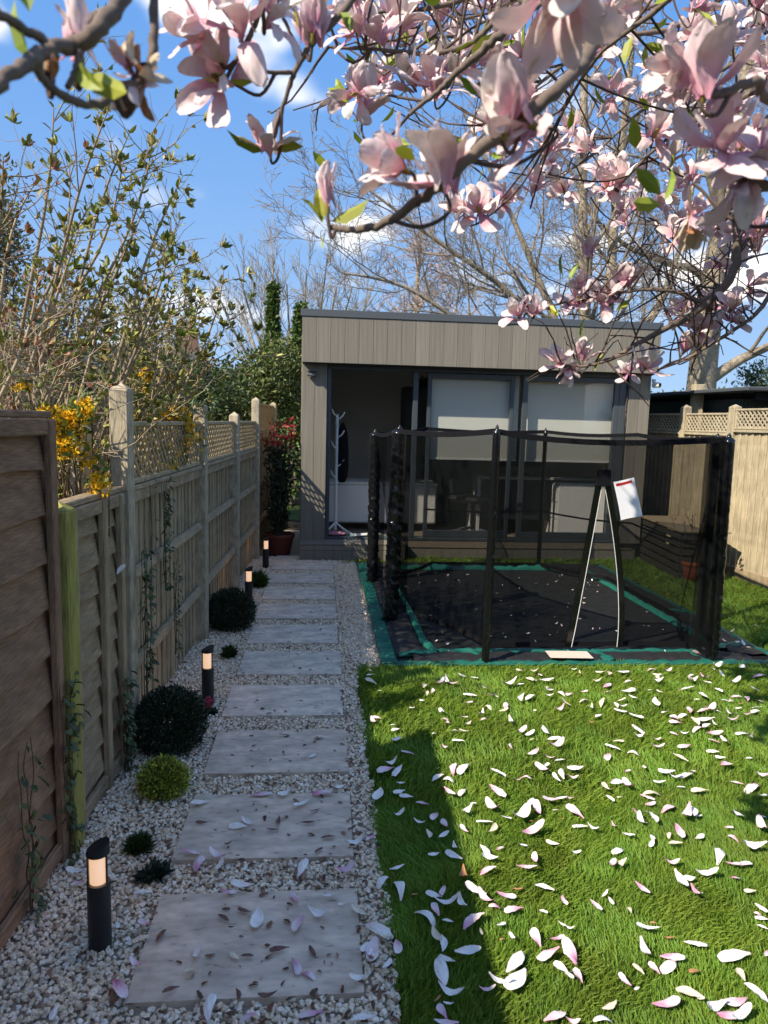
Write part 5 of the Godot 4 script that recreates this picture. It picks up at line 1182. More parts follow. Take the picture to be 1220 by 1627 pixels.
func lap_panel(called: String, label: String, z0: float, z1: float, top: float, board: float, m: Material, mu: Material, battens: Array) -> void:   # horizontal overlapping boards with wavy edges, seen from the garden side
	var x0 := fence_x((z0 + z1) * 0.5)
	var t := thing(called, label, "fence panel", Vector3(x0, 0, (z0 + z1) * 0.5), atan2(fence_x(z1) - fence_x(z0), -(z1 - z0)) * -1.0)
	var l := absf(z1 - z0)
	var y := -0.02
	var k := 0
	while y < top - 0.06:
		var hgt := minf(board + 0.03, top - 0.03 - y)
		var mb := MB.new()
		var nz := maxi(int(l / 0.07), 4)
		var f := FastNoiseLite.new()
		f.seed = 90 + k * 3 + int(l * 10.0); f.frequency = 2.6; f.fractal_octaves = 3
		for i in nz:
			for s in 1:
				var za := (float(i) / nz - 0.5) * l; var zb := (float(i + 1) / nz - 0.5) * l
				var la := f.get_noise_1d(za) * 0.014; var lb := f.get_noise_1d(zb) * 0.014
				var xo := 0.030 + f.get_noise_1d(za * 0.3 + 50.0) * 0.005
				# outer face leans: its lower edge stands proud of the board below
				mb.face([Vector3(xo, y + la, za), Vector3(xo, y + lb, zb), Vector3(0.002, y + hgt, zb), Vector3(0.002, y + hgt, za)], Vector3(-1, y, 0))
				mb.face([Vector3(xo, y + la, za), Vector3(xo, y + lb, zb), Vector3(xo - 0.010, y + lb, zb), Vector3(xo - 0.010, y + la, za)], Vector3(0, y + 1, 0))
				mb.face([Vector3(xo - 0.010, y + la, za), Vector3(xo - 0.010, y + lb, zb), Vector3(-0.006, y + hgt, zb), Vector3(-0.006, y + hgt, za)], Vector3(1, y, 0))
		build("board", mb, m, t)
		y += board
		k += 1
	box("cap_rail", m, t, Vector3(0.004, top - 0.011, 0), Vector3(0.062, 0.022, l + 0.01))
	box("rail", m, t, Vector3(0.034, top - 0.048, 0), Vector3(0.022, 0.05, l - 0.09))
	box("rail", m, t, Vector3(0.034, 0.05, 0), Vector3(0.022, 0.05, l - 0.09))
	for b in battens:
		box("batten", mu, t, Vector3(0.040, (top - 0.024) * 0.5, l * 0.5 - b), Vector3(0.026, top - 0.026, 0.042))

func trellis(t: Node3D, parent_name: String, y0: float, y1: float, l: float, c: Vector3, gap: float, m: Material, turn := Basis()) -> void:   # diamond lattice between two rails, along local z
	var p := Node3D.new()
	p.name = parent_name
	t.add_child(p, true)
	p.position = c
	p.basis = turn
	var h := y1 - y0
	box("rail", m, p, Vector3(0, y1 - 0.011, 0), Vector3(0.034, 0.022, l))
	box("rail", m, p, Vector3(0, y0 + 0.011, 0), Vector3(0.034, 0.022, l))
	for e in [-1, 1]:
		box("stile", m, p, Vector3(0, (y0 + y1) * 0.5, e * (l * 0.5 - 0.012)), Vector3(0.030, h - 0.044, 0.022))
	var hh := h - 0.03
	for side in 2:
		var s := -l * 0.5 - hh
		while s < l * 0.5:
			var a := Vector2(s, 0); var b := Vector2(s + hh, hh)
			if a.x < -l * 0.5: a = Vector2(-l * 0.5, -l * 0.5 - s)
			if b.x > l * 0.5: b = Vector2(l * 0.5, l * 0.5 - s)
			if (b - a).length() > 0.05:
				var m2 := (a + b) * 0.5; var d := b - a
				var ang := atan2(d.y, d.x)
				var zc := m2.x if side == 0 else -m2.x
				box("lath", m, p, Vector3(0.006 if side == 0 else -0.006, y0 + 0.015 + m2.y, zc), Vector3(0.006, 0.017, snappedf(d.length(), 0.01)), 0.0015, Basis(Vector3.RIGHT, -ang if side == 0 else ang))
			s += gap

func post(t: Node3D, called: String, c: Vector3, h: float, w: float, m: Material) -> void:
	var mb := MB.new()
	mb.cbox(at(Vector3(0, h * 0.5, 0)), Vector3(w, h, w), 0.006)
	var o := build(called, mb, m, t, at(c))
	var cap := MB.new()
	var k := w * 0.5 - 0.004
	for i in 4:
		var a := Vector3(k, h, k).rotated(Vector3.UP, i * PI / 2); var b := Vector3(k, h, k).rotated(Vector3.UP, (i + 1) * PI / 2)
		a.y = h + 0.0005; b.y = h + 0.0005
		cap.face([a, b, Vector3(0, h + 0.028, 0)], Vector3(0, h * 0.5, 0))
	build("cap", cap, m, o)

func left_fence() -> void:
	lap_panel("lap_fence_panel", "tall reddish-brown panel of wavy overlapping boards beside the path", 0.9, -2.30, 1.485, 0.148, M.wood_brown, M.wood_brown_up, [0.03, 1.6, 3.17])
	lap_panel("low_fence_panel", "low grey-brown overlapping board panel between green post and grey post", -2.392, -3.022, 1.185, 0.118, M.wood_lap, M.wood_fence_b, [0.03, 0.33, 0.53])
	var gp := thing("timber_post", "greenish-yellow square timber post between the two lap panels", "post", Vector3(fence_x(-2.346) + 0.028, 0, -2.346))
	post(gp, "shaft", Vector3.ZERO, 1.17, 0.085, M.wood_green)
	var gq := thing("timber_post", "grey weathered post behind the low panel", "post", Vector3(fence_x(-3.0) - 0.13, 0, -2.98))
	post(gq, "shaft", Vector3.ZERO, 1.42, 0.075, M.wood_post)
	# closeboard fence with trellis tops: posts, rails, feather-edge boards
	var zs := [-3.06, -4.655, -6.02, -7.40, -9.1]
	var tops := [1.585, 1.545, 1.50, 1.665, 1.66]
	var fence := thing("closeboard_fence", "grey-brown vertical board fence with diamond trellis along the path", "fence", Vector3(fence_x(-3.06), 0, -3.06), -atan2(fence_x(-7.4) - fence_x(-3.06), 7.4 - 3.06))
	for i in zs.size():
		post(fence, "post", Vector3(0.012, 0, zs[i] + 3.06), tops[i], 0.078, M.wood_post)
	for i in zs.size() - 1:
		var za: float = zs[i] + 3.06 - 0.036; var zb: float = zs[i + 1] + 3.06 + 0.036
		var l := za - zb
		var zc := (za + zb) * 0.5
		var solid := 1.165 if i < 3 else 1.33
		var p := Node3D.new()
		p.name = "panel"
		fence.add_child(p, true)
		p.position = Vector3(0, 0, zc)
		var nb := int(round(l / 0.098))
		var w := l / nb
		for k in nb:
			box("board", [M.wood_fence, M.wood_fence_b, M.wood_fence_c, M.wood_fence][rng.randi() % 4], p, Vector3(-0.022 + rr(-0.002, 0.002), -0.01 + (solid - 0.02) * 0.5, (k + 0.5) * w - l * 0.5), Vector3(0.012, solid - 0.02, snappedf(w + 0.012, 0.001)), 0.003, Basis(Vector3.UP, 0.10))
		for y in [0.36, 0.78]:
			box("rail", M.wood_rail, p, Vector3(0.004, y + rr(-0.01, 0.01), 0), Vector3(0.045, 0.055, snappedf(l, 0.001)), 0.01, Basis(Vector3.BACK, 0.35))
		box("rail", M.wood_rail, p, Vector3(0.004, solid - 0.045, 0), Vector3(0.030, 0.055, snappedf(l, 0.001)), 0.004)
		box("capping", M.wood_rail, p, Vector3(0.0, solid - 0.006, 0), Vector3(0.062, 0.022, snappedf(l, 0.001)), 0.004)
		trellis(fence, "trellis", solid + 0.008, solid + (0.285 if i < 3 else 0.31), snappedf(l, 0.001), Vector3(0, 0, zc), 0.066, M.wood_lattice)

func right_fence() -> void:
	var z0 := -4.2; var z1 := -9.0
	var fence := thing("closeboard_fence", "sunlit pale yellow board fence with lattice top beyond the trampoline", "fence", Vector3(rfence_x(z0), 0, z0), -atan2(rfence_x(z1) - rfence_x(z0), z0 - z1))
	var l := sqrt(pow(z1 - z0, 2) + pow(rfence_x(z1) - rfence_x(z0), 2))
	var bays := [0.0, 1.05, 2.72, 3.55, l]
	for i in 5:
		post(fence, "post", Vector3(0.03, 0, -bays[i]), 1.73 if i != 2 else 1.72, 0.09, M.wood_pale_b)
	for i in 4:
		var za: float = -bays[i] - 0.047; var zb: float = -bays[i + 1] + 0.047
		var bl := za - zb
		var p := Node3D.new()
		p.name = "panel"
		fence.add_child(p, true)
		p.position = Vector3(0, 0, (za + zb) * 0.5)
		var solid := 1.50 if i < 2 else 1.46
		var nb := int(round(bl / 0.092)); var w := bl / nb
		for k in nb:
			box("board", [M.wood_pale, M.wood_pale_b, M.wood_pale][rng.randi() % 3], p, Vector3(0.02 + rr(-0.002, 0.002), -0.01 + (solid - 0.03) * 0.5, (k + 0.5) * w - bl * 0.5), Vector3(0.014, solid - 0.03, snappedf(w + 0.012, 0.001)), 0.003, Basis(Vector3.UP, -0.16))
		box("capping", M.wood_pale_b, p, Vector3(0.012, solid - 0.022, 0), Vector3(0.055, 0.026, snappedf(bl, 0.001)), 0.004)
		box("gravel_board", M.wood_fence_b, p, Vector3(0.0, 0.06, 0), Vector3(0.022, 0.12, snappedf(bl, 0.001)), 0.004)
		trellis(fence, "trellis", solid - 0.005, solid + 0.20, snappedf(bl, 0.001), Vector3(0.012, 0, (za + zb) * 0.5), 0.058, M.wood_pale_b)

func cladding(parent: Node3D, x0: float, x1: float, y0: float, y1: float, z: float, w: float, thick := 0.02, turn := Basis()) -> void:
	var k := int(round((x1 - x0) / w))
	var ww := (x1 - x0) / k
	for i in k:
		box("board", M["clad_%d" % (rng.randi() % 4)], parent, Vector3(x0 + (i + 0.5) * ww, (y0 + y1) * 0.5, z + rr(-0.0006, 0.0006)), Vector3(snappedf(ww - 0.0025, 0.0001), y1 - y0, thick), 0.002, turn)

func sub(parent: Node3D, called: String, p := Vector3.ZERO, turn := 0.0) -> Node3D:
	var o := Node3D.new()
	o.name = called
	parent.add_child(o, true)
	o.position = p
	o.rotation.y = turn
	return o

func garden_room() -> void:
	# local origin: foot of the front left corner, x right along the front, z towards the garden; fascia plane z = 0
	var r := thing("garden_room", "flat-roofed garden room with grey-brown vertical cladding and sliding glass doors", "garden room", Vector3(-0.22, 0, -7.40))
	var W := 3.79
	var D := 3.0
	var fas := sub(r, "fascia")
	cladding(fas, 0.0, W, 2.062, 2.518, -0.012, 0.146)
	box("backing_board", M.soffit, fas, Vector3(W * 0.5, 2.29, -0.045), Vector3(W, 0.45, 0.04))
	for e in [0.0, W]:
		box("end_board", M.clad_1, fas, Vector3(e + (0.011 if e == 0.0 else -0.011), 2.289, -0.12), Vector3(0.022, 0.452, 0.19), 0.002)
	var tr := box("roof_trim", M.roof_trim, r, Vector3(W * 0.5, 2.556, -0.03), Vector3(W + 0.03, 0.074, 0.075), 0.004)
	box("joint_cover", M.roof_trim, tr, Vector3(0.2, 0.0, 0.003), Vector3(0.09, 0.078, 0.075), 0.003)
	box("roof", M.felt_roof, r, Vector3(W * 0.5, 2.53, -D * 0.5 - 0.07), Vector3(W, 0.09, D), 0.004)
	box("soffit", M.soffit, r, Vector3(W * 0.5, 2.071, -0.215), Vector3(W - 0.05, 0.014, 0.29), 0.0)
	# pillars
	var lp := sub(r, "pillar")
	cladding(lp, 0.0, 0.262, 0.19, 2.064, -0.182, 0.131)
	box("core", M.soffit, lp, Vector3(0.135, 1.12, -0.245), Vector3(0.25, 1.85, 0.10), 0.0)
	var rp := sub(r, "pillar")
	cladding(rp, 3.555, 3.797, 0.19, 2.064, -0.182, 0.121)
	box("core", M.soffit, rp, Vector3(3.672, 1.12, -0.245), Vector3(0.23, 1.85, 0.10), 0.0)
	# side walls and back wall, clad outside, plastered inside
	for e in [0, 1]:
		var sw := sub(r, "side_wall")
		var x := 0.02 if e == 0 else W - 0.015
		var zz := -0.32
		while zz > -D:
			box("board", M["clad_%d" % (rng.randi() % 4)], sw, Vector3(x - 0.022 * (1 if e == 0 else -1), 1.28, zz - 0.072), Vector3(0.02, 2.18, 0.1435), 0.002)
			zz -= 0.146
		box("inner_lining", M.plaster, sw, Vector3(x + 0.03 * (1 if e == 0 else -1), 1.30, -D * 0.5 - 0.15), Vector3(0.05, 2.3, D - 0.3), 0.0)
	box("back_wall", M.plaster, r, Vector3(W * 0.5, 1.3, -D), Vector3(W, 2.4, 0.06), 0.0)
	box("ceiling", M.plaster, r, Vector3(W * 0.5, 2.30, -D * 0.5 - 0.15), Vector3(W - 0.13, 0.05, D - 0.42), 0.0)
	box("floor", M.floor_oak, r, Vector3(W * 0.5, 0.15, -D * 0.5 - 0.1), Vector3(W - 0.13, 0.07, D - 0.22), 0.0)
	box("plinth", M.clad_0, r, Vector3(W * 0.5, 0.08, -0.24), Vector3(W - 0.03, 0.17, 0.04), 0.004)
	# step in front of the open door: composite deck boards
	var st := sub(r, "step")
	box("tread", M.clad_0, st, Vector3(0.56, 0.178, -0.105), Vector3(1.13, 0.03, 0.235), 0.006)
	box("upper_riser", M.clad_1, st, Vector3(0.56, 0.136, 0.002), Vector3(1.12, 0.05, 0.018), 0.004)
	box("lower_riser", M.clad_0, st, Vector3(0.56, 0.056, 0.002), Vector3(1.12, 0.104, 0.022), 0.004)
	# sliding doors
	var dz := -0.245
	var top := 2.03
	box("head_frame", M.frame_grey, r, Vector3(1.91, 2.043, dz - 0.03), Vector3(3.29, 0.05, 0.12), 0.004)
	box("head_panel", M.frame_grey, r, Vector3(1.91, 2.17, dz - 0.06), Vector3(3.29, 0.21, 0.05), 0.0)
	box("threshold", M.frame_grey, r, Vector3(1.91, 0.205, dz - 0.03), Vector3(3.29, 0.032, 0.14), 0.004)
	box("side_frame", M.frame_grey, r, Vector3(0.284, 1.12, dz - 0.03), Vector3(0.044, 1.81, 0.12), 0.004)
	box("side_frame", M.frame_grey, r, Vector3(3.51, 1.12, dz - 0.03), Vector3(0.085, 1.81, 0.12), 0.004)
	leaf_door(r, 2.385, 3.465, 0.222, 2.016, dz + 0.008, 0.055)
	leaf_door(r, 1.345, 2.30, 0.222, 2.016, dz - 0.034, 0.042)
	box("mullion", M.frame_grey, r, Vector3(1.212, 1.119, dz - 0.01), Vector3(0.055, 1.79, 0.07), 0.004)
	# roller blinds behind the glass
	for b in [[1.40, 2.37], [2.44, 3.47]]:
		var bl := sub(r, "roller_blind")
		var w: float = b[1] - b[0]
		box("fabric", M.blind, bl, Vector3((b[0] + b[1]) * 0.5, 1.56, dz - 0.078), Vector3(w, 0.93, 0.003), 0.0)
		box("hem_bar", M.white_satin, bl, Vector3((b[0] + b[1]) * 0.5, 1.09, dz - 0.077), Vector3(w, 0.022, 0.012), 0.003)
		var mb := MB.new()
		mb.rod(Vector3(b[0], 2.035, dz - 0.125), Vector3(b[1], 2.035, dz - 0.125), 0.022, 0.022, 12)
		build("roller", mb, M.white_satin, bl)
	# the wall spotlight under the eaves and the security camera
	var wl := thing("wall_light", "small grey twin wall light under the left eaves", "wall light", Vector3(-0.17, 1.985, -7.565))
	box("bracket", M.grey_plastic, wl, Vector3(0.05, 0.0, 0.03), Vector3(0.10, 0.018, 0.06), 0.004)
	box("housing", M.grey_plastic, wl, Vector3(0.05, -0.04, 0.035), Vector3(0.10, 0.03, 0.05), 0.006)
	box("stem", M.lamp_black, wl, Vector3(0.05, -0.018, 0.02), Vector3(0.02, 0.02, 0.02), 0.003)
	var sc := thing("security_camera", "small white security camera at the right end under the eaves", "security camera", Vector3(3.585, 1.95, -7.53))
	box("body", M.white_satin, sc, Vector3(0.02, 0, 0.02), Vector3(0.06, 0.06, 0.09), 0.015, Basis(Vector3.UP, 0.5))
	box("lens", M.near_black, sc, Vector3(0.043, 0.0, 0.062), Vector3(0.04, 0.04, 0.012), 0.008, Basis(Vector3.UP, 0.5))
	box("mount", M.white_satin, sc, Vector3(0.0, 0.045, 0.0), Vector3(0.035, 0.04, 0.035), 0.006)
	inside()

func leaf_door(r: Node3D, x0: float, x1: float, y0: float, y1: float, z: float, w: float) -> void:
	var d := sub(r, "sliding_door")
	for x in [x0 + w * 0.5, x1 - w * 0.5]:
		box("stile", M.frame_grey, d, Vector3(x, (y0 + y1) * 0.5, z), Vector3(w, y1 - y0, 0.045), 0.004)
	box("top_rail", M.frame_grey, d, Vector3((x0 + x1) * 0.5, y1 - 0.03, z), Vector3(x1 - x0 - 2 * w, 0.055, 0.042), 0.003)
	box("bottom_rail", M.frame_grey, d, Vector3((x0 + x1) * 0.5, y0 + 0.04, z), Vector3(x1 - x0 - 2 * w, 0.075, 0.042), 0.003)
	var mb := MB.new()
	mb.quad(Vector3(x0 + w, y1 - 0.06, z), Vector3(x1 - w, y1 - 0.06, z), Vector3(x1 - w, y0 + 0.077, z), Vector3(x0 + w, y0 + 0.077, z))
	build("pane", mb, M.glass, d)

func inside() -> void:
	# coat stand by the open door
	var cs := thing("coat_stand", "white wooden coat stand just inside the open door", "coat stand", Vector3(0.16, 0.186, -7.83))
	var mb := MB.new()
	mb.rod(Vector3(0, 0.08, 0), Vector3(0, 1.36, 0), 0.019, 0.016, 12)
	build("pole", mb, M.white_satin, cs)
	for k in 3:
		var a := 0.35 + k * TAU / 3
		var leg := MB.new()
		leg.tube(PackedVector3Array([Vector3(0, 0.16, 0), Vector3(cos(a) * 0.1, 0.09, sin(a) * 0.1), Vector3(cos(a) * 0.24, 0.012, sin(a) * 0.24)]), PackedFloat32Array([0.014, 0.013, 0.012]), 8)
		build("leg", leg, M.white_satin, cs)
	for k in 8:
		var a := k * 2.1 + 0.3
		var y: float = [1.30, 1.33, 1.2, 1.1, 0.98, 0.86, 0.78, 0.66][k]
		var hk := MB.new()
		hk.tube(PackedVector3Array([Vector3(0, y, 0), Vector3(cos(a) * 0.05, y + 0.03, sin(a) * 0.05), Vector3(cos(a) * 0.085, y + 0.085, sin(a) * 0.085)]), PackedFloat32Array([0.009, 0.009, 0.008]), 7)
		build("hook", hk, M.white_satin, cs)
	var coat := MB.new()
	var rings := [[1.17, 0.02, 0.02], [1.08, 0.055, 0.045], [0.95, 0.075, 0.06], [0.7, 0.09, 0.07], [0.45, 0.098, 0.075], [0.28, 0.088, 0.07], [0.2, 0.05, 0.04]]
	for i in rings.size() - 1:
		for j in 14:
			var q := []
			for e in [[i, j], [i, j + 1], [i + 1, j + 1], [i + 1, j]]:
				var a: float = TAU * e[1] / 14.0
				var fold := 1.0 + 0.14 * sin(a * 4.0 + e[0] * 0.6)
				q.append(Vector3(cos(a) * rings[e[0]][1] * fold, rings[e[0]][0], sin(a) * rings[e[0]][2] * fold))
			coat.face(q, Vector3(0, (rings[i][0] + rings[i + 1][0]) * 0.5, 0))
	var ct := build("hanging_coat", coat, M.black_cloth, null, Transform3D(Basis.from_scale(Vector3(0.66, 0.68, 0.66)), Vector3(0.225, 0.66, -7.85)))
	tag(ct, "long black coat hanging from the white coat stand", "coat")
	# low white sideboard along the back wall, tall dark cupboard
	var sb := thing("sideboard", "low off-white padded bench unit seen through the open door", "sideboard", Vector3(0.62, 0.186, -8.55))
	box("carcass", M.white_wall, sb, Vector3(0.1, 0.32, 0), Vector3(1.3, 0.46, 0.5), 0.02)
	box("top", M.white_wall, sb, Vector3(0.1, 0.565, 0), Vector3(1.32, 0.03, 0.52), 0.008)
	for x in [-0.45, 0.65]:
		box("foot", M.near_black, sb, Vector3(x, 0.045, 0.1), Vector3(0.05, 0.09, 0.2), 0.004)
	var cb := thing("tall_cupboard", "tall black cupboard inside the room beside the glass doors", "cupboard", Vector3(1.34, 0.186, -9.2))
	box("carcass", M.dark_furniture, cb, Vector3(0, 0.88, 0), Vector3(0.62, 1.72, 0.45), 0.006)
	for e in [-1, 1]:
		box("door", M.dark_furniture, cb, Vector3(e * 0.153, 0.88, 0.234), Vector3(0.30, 1.66, 0.018), 0.003)
	box("plinth", M.near_black, cb, Vector3(0, 0.012, 0), Vector3(0.58, 0.022, 0.4), 0.0)
	var pl := thing("trailing_plant", "dark trailing plant on top of the tall cupboard", "plant", Vector3(1.30, 1.93, -9.1))
	var lm := MB.new()
	for k in 130:
		lm.col = Color(0.05, 0.08, 0.03) * rr(0.6, 1.3)
		var d := rdir(); d.y = absf(d.y) * 0.7
		lm.leaf(d * rr(0.02, 0.12) * Vector3(1.3, 0.8, 1) + Vector3(0, 0.04, 0), (d + rdir() * 0.6).normalized(), rdir(), 0.06, 0.03)
	build("foliage", lm, M.leaf_dark, pl)
	box("pot", M.near_black, pl, Vector3(0, 0.02, 0), Vector3(0.14, 0.07, 0.14), 0.01)
	# floor clutter by the threshold
	var bag := MB.new()
	bag.lathe([Vector2(0.0, 0.001), Vector2(0.09, 0.004), Vector2(0.10, 0.03), Vector2(0.06, 0.055), Vector2(0.0, 0.06)], 14)
	mat("pink_cloth", Color(0.45, 0.2, 0.24), 0.9)
	mat("teal_paper", Color(0.42, 0.56, 0.55), 0.7)
	tag(build("folded_cloth", bag, M.pink_cloth, null, Transform3D(Basis.from_scale(Vector3(1.3, 0.7, 0.8)), Vector3(0.16, 0.226, -7.72))), "crumpled pink cloth on the floor by the coat stand", "cloth")
	var pp := thing("paper_stack", "pale teal papers lying inside the open doorway", "papers", Vector3(0.47, 0.222, -7.72), 0.12)
	for k in 3:
		box("sheet", M.teal_paper if k < 2 else M.white_satin, pp, Vector3(0.02 * k, 0.004 + 0.007 * k, 0.01 * k), Vector3(0.3, 0.006, 0.12), 0.001, Basis(Vector3.UP, 0.15 * k))
	# desk with drawers, monitor and chair behind the right-hand glass
	var dk := thing("desk", "pale desk standing behind the right-hand glass door", "desk", Vector3(2.55, 0.186, -8.35))
	box("top", M.desk_top, dk, Vector3(0, 0.68, 0), Vector3(1.5, 0.03, 0.62), 0.005)
	for x in [-0.72, 0.72]:
		box("leg", M.white_satin, dk, Vector3(x, 0.3325, 0), Vector3(0.04, 0.665, 0.55), 0.004)
	box("back_panel", M.dark_furniture, dk, Vector3(-0.2, 0.42, 0.22), Vector3(0.92, 0.47, 0.02), 0.004)
	var dr := thing("drawer_unit", "white drawer pedestal under the desk near the right pillar", "drawers", Vector3(2.98, 0.186, -8.12))
	box("carcass", M.white_wall, dr, Vector3(0.02, 0.32, 0), Vector3(0.56, 0.64, 0.45), 0.006)
	for k in 3:
		box("drawer_front", M.white_wall, dr, Vector3(-0.27, 0.12 + k * 0.2, 0.0), Vector3(0.02, 0.19, 0.43), 0.004)
		box("handle", M.grey_plastic, dr, Vector3(-0.286, 0.17 + k * 0.2, 0.0), Vector3(0.012, 0.014, 0.1), 0.003)
	var mo := thing("monitor", "dark computer monitor standing on the desk", "monitor", Vector3(2.42, 0.885, -8.45), 2.9)
	box("screen", M.near_black, mo, Vector3(0, 0.25, 0), Vector3(0.52, 0.31, 0.025), 0.006)
	box("neck", M.grey_plastic, mo, Vector3(0, 0.08, -0.02), Vector3(0.05, 0.15, 0.02), 0.004)
	box("foot", M.grey_plastic, mo, Vector3(0, 0.006, -0.02), Vector3(0.2, 0.012, 0.16), 0.003)
	var oc := thing("office_chair", "dark grey office chair behind the middle glass door", "chair", Vector3(1.78, 0.186, -8.15), 0.7)
	box("seat", M.dark_furniture, oc, Vector3(0, 0.42, 0), Vector3(0.44, 0.07, 0.44), 0.03)
	box("backrest", M.dark_furniture, oc, Vector3(0, 0.68, -0.2), Vector3(0.42, 0.44, 0.05), 0.024, Basis(Vector3.RIGHT, -0.12))
	var pm := MB.new()
	pm.rod(Vector3(0, 0.08, 0), Vector3(0, 0.39, 0), 0.022, 0.022, 10)
	build("stem", pm, M.grey_plastic, oc)
	for k in 5:
		var lm2 := MB.new()
		var a := k * TAU / 5
		lm2.rod(Vector3(0, 0.08, 0), Vector3(cos(a) * 0.25, 0.03, sin(a) * 0.25), 0.018, 0.014, 6)
		build("leg", lm2, M.grey_plastic, oc)

const TX0 := 0.385
const TX1 := 2.985
const TZ0 := -4.10
const TZ1 := -7.20
var posts_at := [Vector3(0.475, 0, -6.32), Vector3(0.52, 0, -5.06), Vector3(1.02, 0, -4.13), Vector3(2.50, 0, -4.16), Vector3(2.90, 0, -5.00), Vector3(2.88, 0, -6.30), Vector3(2.28, 0, -7.12), Vector3(1.05, 0, -7.12)]
var post_tops := [1.40, 1.445, 1.47, 1.455, 1.45, 1.45, 1.45, 1.45]

func pad(parent: Node3D, called: String, a: Vector3, b: Vector3, w: float, m: Material, y: float, puff: float) -> void:   # a quilted strip, its cushion slightly uneven
	var mb := MB.new()
	var d := (b - a); var l := d.length(); d /= l
	var s := Vector3(-d.z, 0, d.x)
	var k := maxi(int(l / 0.035), 2)
	var f := FastNoiseLite.new()
	f.seed = int(a.x * 100 + b.z * 50); f.frequency = 5.0; f.fractal_octaves = 3
	var rows := [-0.5, -0.46, -0.3, 0.0, 0.3, 0.46, 0.5]
	var hs := [0.0, 0.55, 0.9, 1.0, 0.9, 0.55, 0.0]
	var base := mb.v.size()
	for i in k + 1:
		for j in rows.size():
			var p: Vector3 = a + d * (l * i / k) + s * (w * rows[j])
			var wob := f.get_noise_2d(p.x * 2.0, p.z * 2.0) + 0.5 * f.get_noise_2d(p.x * 7.0, p.z * 7.0)
			p.y = y - 0.014 + 0.75 * puff * hs[j] * (1.0 + 0.7 * wob) + 0.004 * wob
			p += s * 0.006 * f.get_noise_1d(l * i / k * 2.0)
			mb.v.append(p); mb.c.append(Color.WHITE); mb.n.append(Vector3.UP)
	for i in k + 1:
		for j in rows.size():
			var q := mini(i + 1, k); var q0 := maxi(i - 1, 0)
			var u := mb.v[base + q * rows.size() + j] - mb.v[base + q0 * rows.size() + j]
			var t := mb.v[base + i * rows.size() + mini(j + 1, rows.size() - 1)] - mb.v[base + i * rows.size() + maxi(j - 1, 0)]
			var nn := u.cross(t).normalized()
			mb.n[base + i * rows.size() + j] = nn if nn.y > 0 else -nn
	for i in k:
		for j in rows.size() - 1:
			var e := base + i * rows.size() + j
			mb.ix.append_array(PackedInt32Array([e, e + rows.size(), e + rows.size() + 1, e, e + rows.size() + 1, e + 1]))
	build(called, mb, m, parent)

func net_strip(parent: Node3D, called: String, m: Material, a: Vector3, b: Vector3, ya: float, yb: float, y0a: float, y0b: float, sag := 0.03, lean := 0.2) -> void:
	var mb := MB.new()
	var k := 14; var rws := 8
	for i in k:
		for j in rws:
			var q := []
			for e in [[i, j], [i + 1, j], [i + 1, j + 1], [i, j + 1]]:
				var t: float = float(e[0]) / k; var u: float = float(e[1]) / rws
				var p := a.lerp(b, t)
				var top := lerpf(ya, yb, t) - sag * sin(PI * t)
				p.y = lerpf(lerpf(y0a, y0b, t), top, u)
				var side := Vector3(-(b - a).z, 0, (b - a).x).normalized()
				p += inward(a.lerp(b, t)) * lean * (1.0 - u)
				p += side * (0.02 * sin(t * 9.0 + u * 2.0) * sin(PI * t) * sin(PI * u))
				q.append(p)
			mb.quad(q[3], q[2], q[1], q[0])
	build(called, mb, m, parent)

func inward(p: Vector3) -> Vector3:   # towards the mat, level
	var d := Vector3(clampf(p.x, 1.3, 2.1), 0, clampf(p.z, -6.4, -4.9)) - Vector3(p.x, 0, p.z)
	return d.normalized()

func band(parent: Node3D, called: String, m: Material, pts: PackedVector3Array, w: float, thick: float) -> void:   # a flat webbing strip standing upright
	var mb := MB.new()
	for i in pts.size() - 1:
		var a := pts[i]; var b := pts[i + 1]
		var d := (b - a).normalized()
		var up := Vector3.UP if absf(d.y) < 0.8 else Vector3(1, 0, 0)
		up = (up - d * up.dot(d)).normalized()
		var z := d.cross(up)
		mb.box(Transform3D(Basis(d, up, z), (a + b) * 0.5), Vector3((b - a).length() + 0.004, w, thick))
	build(called, mb, m, parent)

